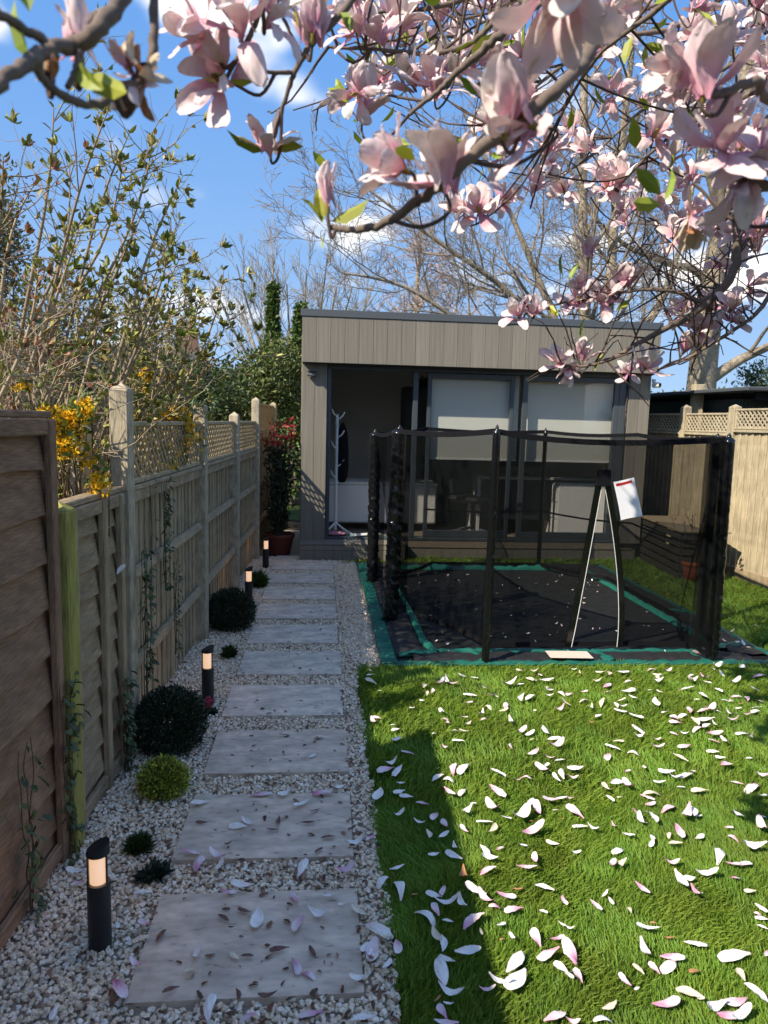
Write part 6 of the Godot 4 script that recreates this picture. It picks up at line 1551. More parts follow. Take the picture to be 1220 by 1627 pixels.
func sleeve(parent: Node3D, p: Vector3, h: float, r: float, wrinkly: float, lean: Vector3) -> void:
	var mb := MB.new()
	var rings := 90; var sides := 12
	var f := FastNoiseLite.new()
	f.seed = int(p.x * 77 + p.z * 31) & 1023; f.frequency = 1.0; f.fractal_octaves = 3
	for i in rings + 1:
		var t := float(i) / rings
		for j in sides:
			var a := TAU * j / sides
			var wr := wrinkly * (1.0 - 0.75 * smoothstep(0.45, 0.9, t))
			var k := 1.0 + wr * (f.get_noise_3d(cos(a) * 1.2 + t * h * 6.0, t * h * 26.0 + sin(a) * 2.4, sin(a) * 1.2) * 0.9)
			var top := 1.0 if t < 0.985 else 0.35
			mb.v.append(Vector3(cos(a) * r * k * top, t * h, sin(a) * r * k * top) + lean * t)
			mb.c.append(Color.WHITE); mb.n.append(Vector3(cos(a), 0, sin(a)))
	for i in rings + 1:
		for j in sides:
			var u := mb.v[mini(i + 1, rings) * sides + j] - mb.v[maxi(i - 1, 0) * sides + j]
			var t := mb.v[i * sides + (j + 1) % sides] - mb.v[i * sides + (j + sides - 1) % sides]
			var nn := u.cross(t).normalized()
			mb.n[i * sides + j] = nn if nn.dot(mb.n[i * sides + j]) > 0 else -nn
	for i in rings:
		for j in sides:
			var a := i * sides + j; var b := i * sides + (j + 1) % sides
			mb.ix.append_array(PackedInt32Array([a, b, b + sides, a, b + sides, a + sides]))
	var o := build("post", mb, M.sleeve, parent, at(p))
	var tip := MB.new()
	tip.lathe([Vector2(0.010, h - 0.03), Vector2(0.010, h - 0.004), Vector2(0.003, h + 0.012)], 8, at(lean))
	build("cap", tip, M.lamp_black, o)

func trampoline() -> void:
	var t := thing("trampoline", "sunken rectangular trampoline with green-edged pads and black net enclosure", "trampoline", Vector3.ZERO)
	# jumping mat
	var mb := MB.new()
	var k := 18
	for i in k:
		for j in k:
			var q := []
			for e in [[i, j], [i + 1, j], [i + 1, j + 1], [i, j + 1]]:
				var u: float = float(e[0]) / k; var w: float = float(e[1]) / k
				q.append(Vector3(lerpf(TX0 + 0.33, TX1 - 0.33, u), 0.022 - 0.008 * sin(PI * u) * sin(PI * w), lerpf(TZ1 + 0.33, TZ0 - 0.25, w)))
			mb.face(q, Vector3(1.7, -5, -5.6))
	build("jumping_mat", mb, M.jump_mat, t)
	var seam := MB.new()
	seam.box(at(Vector3(1.685, 0.008, -5.65)), Vector3(2.55, 0.01, 3.05))
	build("frame", seam, M.near_black, t)
	# edge pads: outer green border, black cushion, inner green border on each side
	var c := [Vector3(TX0, 0, TZ0), Vector3(TX1, 0, TZ0 - 0.02), Vector3(TX1, 0, TZ1), Vector3(TX0, 0, TZ1)]
	# front
	pad(t, "pad_border", Vector3(TX0, 0, TZ0 - 0.03), Vector3(TX1, 0, TZ0 - 0.03), 0.052, M.pad_green, 0.028, 0.022)
	pad(t, "pad", Vector3(TX0 + 0.2, 0, TZ0 - 0.145), Vector3(TX1 - 0.2, 0, TZ0 - 0.145), 0.175, M.pad_black, 0.028, 0.024)
	pad(t, "pad_border", Vector3(0.72, 0, TZ0 - 0.252), Vector3(2.62, 0, TZ0 - 0.252), 0.045, M.pad_green, 0.03, 0.026)
	for x in [1.00, 1.80, 2.44]:
		pad(t, "pad_border", Vector3(x, 0, TZ0 - 0.24), Vector3(x + 0.03, 0, TZ0 - 0.05), 0.07, M.pad_green, 0.032, 0.024)
	# left
	pad(t, "pad_border", Vector3(TX0 + 0.045, 0, TZ1), Vector3(TX0 + 0.045, 0, TZ0), 0.105, M.pad_green, 0.03, 0.022)
	pad(t, "pad", Vector3(TX0 + 0.19, 0, TZ1 + 0.1), Vector3(TX0 + 0.19, 0, TZ0 - 0.15), 0.18, M.pad_black, 0.03, 0.026)
	pad(t, "pad_border", Vector3(TX0 + 0.315, 0, TZ1 + 0.3), Vector3(TX0 + 0.315, 0, TZ0 - 0.42), 0.05, M.pad_green, 0.032, 0.026)
	pad(t, "pad_border", Vector3(TX0 + 0.315, 0, TZ0 - 0.44), Vector3(TX0 + 0.36, 0, TZ0 - 0.22), 0.06, M.pad_green, 0.034, 0.026)
	pad(t, "pad_border", Vector3(TX0 + 0.11, 0, TZ0 - 0.17), Vector3(TX0 + 0.36, 0, TZ0 - 0.23), 0.05, M.pad_green, 0.034, 0.024)
	# right
	pad(t, "pad_border", Vector3(TX1 - 0.02, 0, TZ0), Vector3(TX1 - 0.02, 0, TZ1), 0.05, M.pad_green, 0.03, 0.02)
	pad(t, "pad", Vector3(TX1 - 0.15, 0, TZ0 - 0.15), Vector3(TX1 - 0.15, 0, TZ1 + 0.1), 0.22, M.pad_black, 0.03, 0.026)
	pad(t, "pad_border", Vector3(TX1 - 0.30, 0, TZ0 - 0.25), Vector3(TX1 - 0.30, 0, TZ1 + 0.3), 0.075, M.pad_green, 0.034, 0.03)
	for z in [-4.45, -5.3, -6.15]:
		pad(t, "pad_border", Vector3(TX1 - 0.28, 0, z), Vector3(TX1 - 0.05, 0, z - 0.03), 0.07, M.pad_green, 0.034, 0.024)
	# back
	pad(t, "pad_border", Vector3(TX1, 0, TZ1 + 0.03), Vector3(TX0, 0, TZ1 + 0.03), 0.06, M.pad_black, 0.03, 0.022)
	pad(t, "pad", Vector3(TX1 - 0.15, 0, TZ1 + 0.14), Vector3(TX0 + 0.15, 0, TZ1 + 0.14), 0.16, M.pad_black, 0.03, 0.03)
	pad(t, "pad_border", Vector3(2.36, 0, TZ1 + 0.27), Vector3(0.74, 0, TZ1 + 0.27), 0.085, M.pad_green, 0.034, 0.05)
	pad(t, "pad_border", Vector3(TX1 - 0.3, 0, TZ1 + 0.45), Vector3(2.34, 0, TZ1 + 0.26), 0.07, M.pad_black, 0.034, 0.03)
	# enclosure
	for i in posts_at.size():
		if i == 5 or i == 7: continue   # the net turns these corners on its cord alone
		var thick: float = [0.050, 0.054, 0.024, 0.036, 0.03, 0.022, 0.022, 0.022][i]
		var lean := [Vector3(-0.005, 0, 0), Vector3(0.03, 0, 0), Vector3(0.008, 0, 0), Vector3(-0.02, 0, 0.01), Vector3.ZERO, Vector3.ZERO, Vector3.ZERO, Vector3.ZERO][i] as Vector3
		sleeve(t, posts_at[i] + Vector3(0, 0.03, 0), post_tops[i] - 0.03, thick, 0.44 if i < 2 else 0.28, lean)
	var n := posts_at.size()
	for i in n:
		var j := (i + 1) % n
		var a: Vector3 = posts_at[i]; var b: Vector3 = posts_at[j]
		var ya: float = post_tops[i] - 0.03; var yb: float = post_tops[j] - 0.03
		var sag := 0.022
		if i == 2:
			# the front has the zipped way in: net left of it, right of it and above it
			door_side(t, a, b, ya, yb)
		else:
			net_strip(t, "net_panel", M.net, a, b, ya, yb, 0.05, 0.05, sag)
		var pts := PackedVector3Array()
		for q in 9:
			var u := q / 8.0
			var p := a.lerp(b, u); p.y = lerpf(ya, yb, u) - sag * sin(PI * u)
			if i == 2: p.y = lerpf(ya, yb, u) - 0.045 * sin(PI * pow(u, 0.8))
			pts.append(p)
		band(t, "top_webbing", M.black_cloth, pts, 0.034, 0.008)
		var low := PackedVector3Array()
		for q in 5:
			var p := a.lerp(b, q / 4.0); p.y = 0.075
			p += inward(p) * 0.19
			low.append(p)
		band(t, "bottom_webbing", M.black_cloth, low, 0.03, 0.005)
		if i >= 3 and i <= 6:
			var mid := PackedVector3Array()
			for q in 5:
				var p := a.lerp(b, q / 4.0); p.y = 0.60 - 0.02 * sin(PI * q / 4.0)
				mid.append(p)
			band(t, "middle_webbing", M.black_cloth, mid, 0.018, 0.004)
	# folds of spare net gathered against the left and right posts
	net_strip(t, "net_fold", M.net_folded, posts_at[0] + Vector3(0.02, 0, 0.06), posts_at[0] + Vector3(0.10, 0, -0.03), 1.36, 1.36, 0.06, 0.06, 0.0, 0.0)
	net_strip(t, "net_fold", M.net_folded, posts_at[1] + Vector3(0.02, 0, 0.05), posts_at[1] + Vector3(0.13, 0, -0.10), 1.40, 1.40, 0.06, 0.06, 0.0, 0.0)
	net_strip(t, "net_fold", M.net_folded, posts_at[3] + Vector3(-0.12, 0, -0.02), posts_at[3] + Vector3(-0.02, 0, 0.03), 1.40, 1.43, 0.06, 0.06, 0.0, 0.0)
	net_strip(t, "net_fold", M.net_folded, posts_at[3] + Vector3(-0.09, 0, -0.12), posts_at[3] + Vector3(0.0, 0, -0.03), 1.40, 1.43, 0.06, 0.06, 0.0, 0.0)
	var cm := mat("card", Color(0.62, 0.53, 0.43), 0.85)
	var cd := MB.new()
	cd.cbox(at(Vector3(0, 0.002, 0)), Vector3(0.27, 0.004, 0.13), 0.001)
	tag(build("card_sheet", cd, cm, null, Transform3D(Basis(Vector3.UP, -0.05), Vector3(1.57, 0.052, -4.185))), "flat beige card lying on the front trampoline pad", "card")

func door_side(t: Node3D, a: Vector3, b: Vector3, ya: float, yb: float) -> void:
	var z := a.z - 0.01
	var apex := Vector3(1.708, 1.13, z + 0.012)
	var l0 := Vector3(1.63, 0.045, z + 0.015); var r0 := Vector3(1.94, 0.045, z + 0.015)
	# left part of the front net, cut along the slanting flap
	var mb := MB.new()
	var rows := 10; var cols := 10
	var top := func(x: float) -> float:
		var u := (x - a.x) / (b.x - a.x)
		return lerpf(ya, yb, u) - 0.045 * sin(PI * pow(clampf(u, 0, 1), 0.8))
	for part in 2:
		mb = MB.new()
		for i in cols:
			for j in rows:
				var q := []
				for e in [[i, j], [i + 1, j], [i + 1, j + 1], [i, j + 1]]:
					var u: float = float(e[0]) / cols; var w: float = float(e[1]) / rows
					var y := lerpf(0.05, 1.0, w)
					var split: float
					y = lerpf(0.05, top.call(a.x + (b.x - a.x) * (u * 0.4 if part == 0 else 0.4 + u * 0.6)), w)
					var s := clampf((y - 0.06) / (apex.y - 0.06), 0, 1)
					split = lerpf(l0.x, apex.x - 0.006, pow(s, 0.85)) if part == 0 else lerpf(r0.x, apex.x + 0.012, pow(s, 1.6))
					if y > apex.y: split = apex.x
					var x := lerpf(a.x, split, u) if part == 0 else lerpf(split, b.x, u)
					q.append(Vector3(x, y, lerpf(a.z, b.z, (x - a.x) / (b.x - a.x)) - 0.2 * (1.0 - y / 1.4)))
				mb.quad(q[3], q[2], q[1], q[0])
		build("net_panel", mb, M.net, t)
	# flap edges: black webbing with white piping on the opening side
	for part in 2:
		var pts := PackedVector3Array(); var pip := PackedVector3Array()
		for i in 13:
			var s := i / 12.0
			var x := lerpf(l0.x, apex.x - 0.006, pow(s, 0.85)) if part == 0 else lerpf(r0.x, apex.x + 0.012, pow(s, 1.6))
			pts.append(Vector3(x + (-0.018 if part == 0 else 0.018), lerpf(0.06, apex.y, s), z + 0.012 - 0.2 * (1.0 - lerpf(0.06, apex.y, s) / 1.4)))
			pip.append(Vector3(x + (0.002 if part == 0 else -0.002), lerpf(0.06, apex.y, s), z + 0.016 - 0.2 * (1.0 - lerpf(0.06, apex.y, s) / 1.4)))
		var mbb := MB.new()
		for i in 12:
			mbb.quad(pts[i + 1] + Vector3(-0.02, 0, 0), pts[i + 1] + Vector3(0.02, 0, 0.004), pts[i] + Vector3(0.02, 0, 0.004), pts[i] + Vector3(-0.02, 0, 0))
			mbb.quad(pts[i] + Vector3(-0.02, 0, -0.005), pts[i] + Vector3(0.02, 0, -0.004), pts[i + 1] + Vector3(0.02, 0, -0.004), pts[i + 1] + Vector3(-0.02, 0, -0.005))
		build("door_flap_edge", mbb, M.sleeve, t)
		var mp := MB.new()
		mp.tube(pip, taper(13, 0.0028, 0.0028), 5)
		build("piping", mp, M.white_piping, t)
	box("zip_patch", M.black_cloth, t, apex + Vector3(0.0, 0.045, -0.026), Vector3(0.085, 0.10, 0.008), 0.002)
	# the instruction sheet clipped beside the zip
	var im := Image.create(96, 160, false, Image.FORMAT_RGB8)
	im.fill(Color(0.93, 0.93, 0.94))
	var rg := RandomNumberGenerator.new()
	rg.seed = 8
	for x in range(8, 84):
		var hgt := 11 + int(2.5 * sin(x * 0.7) + rg.randf_range(-1, 1.5))
		for y in range(9, 9 + hgt):
			im.set_pixel(x, y, Color(0.66, 0.10, 0.08).lerp(Color(0.85, 0.45, 0.42), 0.6 if rg.randf() < 0.12 else 0.0))
	for row in 17:
		var y := 34 + row * 7
		for x in range(10, 40 + rg.randi() % 8):
			if rg.randf() < 0.72: im.set_pixel(x, y, Color(0.80, 0.80, 0.82))
		for x in range(54, 78 + rg.randi() % 8):
			if rg.randf() < 0.62: im.set_pixel(x, y, Color(0.83, 0.83, 0.85))
	var pm := mat("printed_sheet", Color.WHITE, 0.5, 0.4)
	pm.albedo_texture = ImageTexture.create_from_image(im)
	var st := SurfaceTool.new()
	st.begin(Mesh.PRIMITIVE_TRIANGLES)
	var p0 := Vector3(1.765, 1.152, z - 0.005)
	var ux := Vector3(0.128, 0.030, 0.006); var uy := Vector3(0.060, -0.232, 0.01)
	for layer in 2:
		for i in 6:
			for j in 8:
				for e in [[0, 0], [1, 0], [1, 1], [0, 0], [1, 1], [0, 1]]:
					var u: float = (i + e[0]) / 6.0; var w: float = (j + e[1]) / 8.0
					st.set_uv(Vector2(u, w))
					st.set_normal(Vector3(0, 0, 1 if layer == 0 else -1))
					st.add_vertex(p0 + ux * u + uy * w + Vector3(0, 0, 0.008 * sin(u * 5.0 + w * 3.0) - layer * 0.0012))
	var sh := put("instruction_sheet", st.commit(), pm)
	tag(sh, "white instruction sheet with red heading hanging beside the net opening", "sign")

func bollards() -> void:
	var spots := [[-0.597, -1.865, "beside the largest near slab and the brown fence panel", 1.0], [-0.57, -3.57, "beside the big dark clipped ball shrub", 1.0], [-0.563, -5.55, "behind the smaller dark ball shrub", 1.0], [-0.541, -6.97, "farthest along the path, by the potted red-leaved shrub", 1.0]]
	for s in spots:
		var t := thing("bollard_light", "lit black bollard light %s" % s[2], "bollard light", Vector3(s[0], 0.005, s[1]), rr(-0.3, 0.3), "bollard lights along the path")
		var r := 0.031
		var body := MB.new()
		body.lathe([Vector2(0.0, 0), Vector2(r, 0), Vector2(r, 0.192), Vector2(r - 0.002, 0.195), Vector2(0.0, 0.195)], 24)
		build("body", body, M.lamp_black, t)
		var dif := MB.new()
		dif.lathe([Vector2(0.0, 0.196), Vector2(r - 0.008, 0.196), Vector2(r - 0.008, 0.284), Vector2(0.0, 0.284)], 20)
		build("lamp_diffuser", dif, M.lamp_diffuser, t)
		for k in 3:
			var a := k * TAU / 3 + 2.4
			var rb := MB.new()
			rb.rod(Vector3(cos(a) * (r - 0.003), 0.193, sin(a) * (r - 0.003)), Vector3(cos(a) * (r - 0.003), 0.29, sin(a) * (r - 0.003)), 0.003, 0.003, 6)
			build("strut", rb, M.lamp_black, t)
		# slanted elliptical cap
		var cap := MB.new()
		var n := 24
		for i in n:
			var a := TAU * i / n; var b := TAU * (i + 1) / n
			var pa := Vector3(cos(a) * r, 0.278, sin(a) * r); var pb := Vector3(cos(b) * r, 0.278, sin(b) * r)
			var ta := pa + Vector3(0, 0.021 + cos(a) * 0.012 - sin(a) * 0.006, 0); var tb := pb + Vector3(0, 0.021 + cos(b) * 0.012 - sin(b) * 0.006, 0)
			cap.face([pa, pb, tb, ta], Vector3(0, 0.29, 0))
			cap.face([ta, tb, Vector3(0, 0.301, 0)], Vector3(0, 0.2, 0))
			cap.face([pa, pb, Vector3(0, 0.279, 0)], Vector3(0, 0.4, 0))
		build("cap", cap, M.lamp_black, t)
		var l := OmniLight3D.new()
		l.name = "glow"
		l.light_color = Color(1.0, 0.78, 0.55)
		l.light_energy = 0.004
		l.light_size = 0.02
		l.omni_range = 6.0
		l.omni_attenuation = 2.0
		l.shadow_enabled = true
		l.position = Vector3(0, 0.24, 0)
		t.add_child(l)

func ball_shrub(called: String, label: String, p: Vector3, rx: float, ry: float, n: int, ls: float, cols: Array, m: Material, group := "") -> Node3D:   # a clipped or tufted shrub: many leaf faces through a rounded volume
	var t := thing(called, label, "shrub", p, 0.0, group)
	var mb := MB.new()
	var f := FastNoiseLite.new()
	f.seed = int(absf(p.z) * 100.0); f.frequency = 3.0
	for i in n:
		var d := rdir()
		var k := pow(rng.randf(), 0.28)
		var lump := 1.0 + (0.16 if rx > 0.12 else 0.55) * f.get_noise_3dv(d * 1.5)
		var q := Vector3(d.x * rx, d.y * ry, d.z * rx) * k * lump + Vector3(0, ry * 0.86, 0)
		if q.y < 0.01: continue
		mb.col = cols[rng.randi() % cols.size()] * rr(0.6, 1.35)
		mb.leaf(q, (d * 0.8 + rdir() * 0.7 + Vector3(0, 0.35, 0)).normalized(), rdir(), ls * rr(0.7, 1.3), ls * 0.5)
	build("foliage", mb, m, t)
	var st := MB.new()
	st.col = Color(0.08, 0.06, 0.04)
	for k in 5:
		st.rod(Vector3(rr(-0.02, 0.02), 0, rr(-0.02, 0.02)), Vector3(rr(-0.5, 0.5) * rx, ry, rr(-0.5, 0.5) * rx), 0.008, 0.004, 5)
	build("stem", st, M.twig, t)
	return t

func tuft(label: String, p: Vector3, r: float, h: float, n: int, w: float, cols: Array, m: Material, called := "dwarf_shrub") -> void:   # spiky little plant
	var t := thing(called, label, "plant", p)
	var mb := MB.new()
	for i in n:
		var d := rdir(); d.y = absf(d.y) + 0.25; d = d.normalized()
		var q := Vector3(rr(-1, 1), 0, rr(-1, 1)) * r * 0.45
		var tip := d * Vector3(r, h, r) * rr(0.65, 1.1)
		mb.col = cols[rng.randi() % cols.size()] * rr(0.65, 1.3)
		mb.leaf(q * 0.5 + tip * 0.35, (tip.normalized() + rdir() * 0.45).normalized(), rdir(), tip.length() * rr(0.35, 0.75), w)
	build("foliage", mb, m, t)

func border_plants() -> void:
	var dk := [Color(0.026, 0.045, 0.020), Color(0.034, 0.054, 0.024), Color(0.045, 0.046, 0.026), Color(0.020, 0.034, 0.017)]
	ball_shrub("ball_shrub", "large dark clipped ball shrub against the trellis fence", Vector3(-0.655, 0, -3.07), 0.158, 0.15, 9000, 0.017, dk, M.leaf_dark)
	ball_shrub("ball_shrub", "smaller dark clipped ball shrub behind the second bollard", Vector3(-0.62, 0, -4.9), 0.165, 0.155, 7500, 0.019, dk, M.leaf_dark)
	var lime := [Color(0.36, 0.38, 0.05), Color(0.26, 0.31, 0.045), Color(0.44, 0.42, 0.07), Color(0.16, 0.22, 0.045)]
	ball_shrub("dwarf_conifer", "lime-green feathery dwarf conifer in front of the large ball shrub", Vector3(-0.60, 0.0, -2.68), 0.086, 0.072, 4600, 0.018, lime, M.leafage)
	tuft("small dark green tufted plant beside the brown panel's green post", Vector3(-0.60, 0.01, -2.30), 0.06, 0.065, 900, 0.006, [Color(0.03, 0.06, 0.02), Color(0.045, 0.08, 0.025)], M.leafage)
	tuft("small dark-leaved rosette plant just behind the nearest bollard", Vector3(-0.515, 0.012, -2.15), 0.075, 0.055, 90, 0.02, [Color(0.012, 0.028, 0.018), Color(0.018, 0.034, 0.022)], M.leaf_dark, "rosette_plant")
	tuft("little green tufted plant behind the second bollard", Vector3(-0.55, 0.01, -4.28), 0.06, 0.09, 600, 0.008, [Color(0.035, 0.07, 0.02), Color(0.05, 0.09, 0.025)], M.leafage)
	tuft("bright green leafy bush between the two far bollards", Vector3(-0.545, 0.01, -6.15), 0.10, 0.15, 1500, 0.012, [Color(0.045, 0.10, 0.02), Color(0.07, 0.13, 0.03)], M.leafage)
	tuft("dark low plant in the bottom left corner of the gravel", Vector3(-0.62, 0.01, -1.50), 0.05, 0.035, 400, 0.006, [Color(0.03, 0.05, 0.02)], M.leafage)
	# cyclamen-like plants with red-pink flowers
	for s in [[Vector3(-0.545, 0.0, -3.44), "small red-flowered plant at the foot of the second bollard"], [Vector3(-0.535, 0.0, -5.42), "small red-flowered plant by the third bollard"]]:
		var t := thing("flowering_plant", s[1], "plant", s[0])
		var mb := MB.new(); var st := MB.new()
		for k in 60:
			mb.col = Color(0.02, 0.04, 0.02) * rr(0.6, 1.3)
			var d := rdir(); d.y = absf(d.y) * 0.5 + 0.15
			mb.bleaf(d * 0.012, d.normalized(), rdir(), rr(0.025, 0.045), 0.025)
		build("foliage", mb, M.leaf_dark, t)
		for k in 9:
			var fm := MB.new()
			fm.col = Color(0.42, 0.035, 0.075).lerp(Color(0.55, 0.12, 0.2), rng.randf())
			var p := Vector3(rr(-0.03, 0.03), rr(0.045, 0.075), rr(-0.03, 0.03))
			for q in 5:
				var d := Vector3(cos(q * TAU / 5), 0.9, sin(q * TAU / 5)).normalized()
				fm.leaf(p, d, rdir(), 0.02, 0.013)
			build("flower", fm, M.petal, t)
			st.col = Color(0.1, 0.06, 0.04)
			st.rod(Vector3(p.x * 0.3, 0, p.z * 0.3), p, 0.0012, 0.001, 4)
		build("stem", st, M.twig, t)

func pot_mesh(r: float, h: float) -> MB:
	var mb := MB.new()
	mb.lathe([Vector2(0, 0.0), Vector2(r * 0.74, 0.0), Vector2(r * 0.95, h * 0.82), Vector2(r * 1.04, h * 0.83), Vector2(r * 1.06, h), Vector2(r * 0.96, h), Vector2(r * 0.92, h * 0.85), Vector2(0, h * 0.84)], 28)
	return mb

func potted() -> void:
	var t := thing("potted_photinia", "tall dark shrub with red top leaves in a maroon pot", "potted shrub", Vector3(-0.455, 0.005, -7.66))
	build("pot", pot_mesh(0.165, 0.24), M.maroon_pot, t)
	var st := MB.new(); var lf := MB.new(); var rl := MB.new()
	st.col = Color(0.09, 0.06, 0.045)
	for k in 26:
		var a := rr(0, TAU); var rad := rr(0.02, 0.19)
		var top := Vector3(cos(a) * rad * 1.05, rr(0.85, 1.52), sin(a) * rad * 0.9)
		var pts := bend(PackedVector3Array([Vector3(cos(a) * 0.04, 0.2, sin(a) * 0.04), Vector3(cos(a) * rad * 0.6, top.y * 0.55, sin(a) * rad * 0.6), top]), 5)
		st.tube(pts, taper(pts.size(), 0.007, 0.003), 5)
		for q in 60:
			var u := rr(0.2, 1.0)
			var p := pts[int(u * (pts.size() - 1))] + rdir() * 0.05
			var red := p.y > 1.17 and rng.randf() < 0.85
			var mb: MB = rl if red else lf
			mb.col = (Color(0.34, 0.035, 0.035) if red else Color(0.022, 0.036, 0.014)) * rr(0.6, 1.4)
			if red and rng.randf() < 0.2: mb.col = Color(0.40, 0.08, 0.05)
			mb.bleaf(p, (rdir() * 0.7 + Vector3(0, 0.35, 0)).normalized(), rdir(), rr(0.045, 0.08), rr(0.018, 0.03))
	build("stem", st, M.twig, t)
	build("foliage", lf, M.leaf_dark, t)
	tag(build("red_foliage", rl, M.leafage, t), "glossy young red leaves at the top")
	# terracotta pot with a bare rose and a red flower, by the log store
	var q := thing("potted_rose", "bare twiggy rose in a terracotta pot near the right fence", "potted plant", Vector3(3.66, 0.0, -6.55))
	build("pot", pot_mesh(0.13, 0.20), M.terracotta, q)
	var tw := MB.new(); tw.col = Color(0.13, 0.10, 0.06)
	var lv := MB.new(); var fl := MB.new()
	for k in 22:
		var d := (rdir() * 0.5 + Vector3(0, 1, 0)).normalized()
		var p0 := Vector3(rr(-0.05, 0.05), 0.16, rr(-0.05, 0.05))
		var p2 := p0 + d * rr(0.25, 0.65)
		tw.tube(bend(PackedVector3Array([p0, p0.lerp(p2, 0.5) + rdir() * 0.05, p2]), 4), taper(9, 0.004, 0.0018), 4)
		for e in 5:
			lv.col = Color(0.06, 0.06, 0.03) * rr(0.6, 1.5)
			lv.leaf(p0.lerp(p2, rr(0.3, 1.0)) + rdir() * 0.03, rdir(), rdir(), 0.03, 0.014)
	build("twigs", tw, M.twig, q)
	build("foliage", lv, M.leafage, q)
	for k in 3:
		var fm := MB.new()
		var c := Vector3(0.13, 0.60 - k * 0.05, 0.2 + 0.02 * k)
		for e in 9:
			fm.col = Color(0.5, 0.02, 0.03) * rr(0.7, 1.2)
			fm.bleaf(c, rdir(), rdir(), 0.035, 0.025)
		build("flower", fm, M.petal, q)
	# slatted log store in front of the right fence
	var ls := thing("slatted_store", "low dark slatted timber store in front of the right fence", "store", Vector3(3.78, 0, -7.05), -0.10)
	mat("store_wood", Color(0.055, 0.05, 0.042), 0.85)
	for x in [-0.19, 0.19]:
		for z in [-0.50, 0.50]:
			box("post", M.store_wood, ls, Vector3(x, 0.24, z), Vector3(0.045, 0.48, 0.045), 0.004)
	for k in 6:
		box("slat", M.store_wood, ls, Vector3(-0.222, 0.05 + k * 0.078, 0), Vector3(0.016, 0.056, 1.06), 0.003)
		box("slat", M.store_wood, ls, Vector3(0.0, 0.05 + k * 0.078, 0.532), Vector3(0.42, 0.056, 0.016), 0.003)
	box("lid", M.wood_fence_b, ls, Vector3(0, 0.495, 0), Vector3(0.50, 0.024, 1.14), 0.005)
	# low green clump in the lawn at the right
	var gc := thing("lawn_weed", "bright leafy clump in the grass beside the trampoline corner", "plant", Vector3(3.18, 0.0, -4.52))
	var gm := MB.new()
	for k in 160:
		gm.col = Color(0.10, 0.19, 0.03) * rr(0.7, 1.3)
		var d := rdir(); d.y = absf(d.y) * 0.6 + 0.1
		gm.bleaf(d * rr(0.0, 0.07) * Vector3(1.3, 0.6, 1), d.normalized(), rdir(), rr(0.03, 0.06), 0.03)
	build("foliage", gm, M.leafage, gc)

func climbers() -> void:   # ivy and jasmine trails on the left fence
	var runs := [
		["climbing_ivy", "ivy trail hanging from the trellis rail on the first board panel", -3.55, 1.16, 0.60, 95, 0.035],
		["climbing_ivy", "leafy ivy growing up the tall grey post", -3.12, 0.9, 0.0, 130, 0.04],
		["climbing_ivy", "thin bare ivy strand beside the tall post", -3.28, 1.17, 0.3, 24, 0.025],
		["climbing_ivy", "ivy climbing the green timber post", -2.27, 0.62, 0.0, 90, 0.035],
		["climbing_ivy", "ivy strand at the foot of the reddish-brown panel", -1.98, 0.55, 0.02, 50, 0.035],
		["climbing_ivy", "sparse ivy on the lower boards of the trellis fence", -3.75, 0.72, 0.2, 60, 0.032],
		["climbing_ivy", "dark ivy at the bottom of the low lap panel", -2.86, 0.4, 0.0, 110, 0.035]]
	for r in runs:
		var z: float = r[2]
		var off := 0.055 if z > -3.0 else 0.05
		if z < -3.05 and z > -3.2: off = 0.07
		var t := thing(r[0], r[1], "ivy", Vector3(fence_x(z) + off, 0, z))
		var st := MB.new(); st.col = Color(0.10, 0.07, 0.045)
		var lf := MB.new()
		for s in (1 if r[5] < 30 else 3):
			var pts := PackedVector3Array()
			var n := 9
			for i in n:
				var u := float(i) / (n - 1)
				pts.append(Vector3(0.004 + rr(0, 0.006), lerpf(r[4] + 0.01, r[3], u), rr(-0.018, 0.018) + (s - 1) * 0.045 * u))
			pts = bend(pts, 4)
			st.tube(pts, taper(pts.size(), 0.0024, 0.0014), 5)
			for k in int(r[5] / (1 if r[5] < 30 else 3)):
				var p := pts[rng.randi() % pts.size()] + Vector3(rr(0.0, 0.018), rr(-0.02, 0.02), rng.randfn(0, 0.028))
				lf.col = Color(0.055, 0.08, 0.03) * rr(0.6, 1.5)
				lf.bleaf(p, (Vector3(0.35, -0.6, 0) + rdir() * 0.6).normalized(), Vector3(0, 0.2, 1) + rdir() * 0.4, r[6] * rr(0.6, 1.2), r[6] * rr(0.5, 0.9))
		build("stem", st, M.twig, t)
		build("foliage", lf, M.leaf_dark, t)
	# a spider's tangle: one white petal caught on the low panel
	tag(put("magnolia_petal", petal_mesh("w", 3), M.petal_fallen, null, Transform3D(Basis.from_euler(Vector3(0.5, 1.2, 0.9)).scaled(Vector3.ONE * 0.05), Vector3(fence_x(-2.8) + 0.07, 0.87, -2.83))), "white petal caught on the face of the low lap panel", "petal")

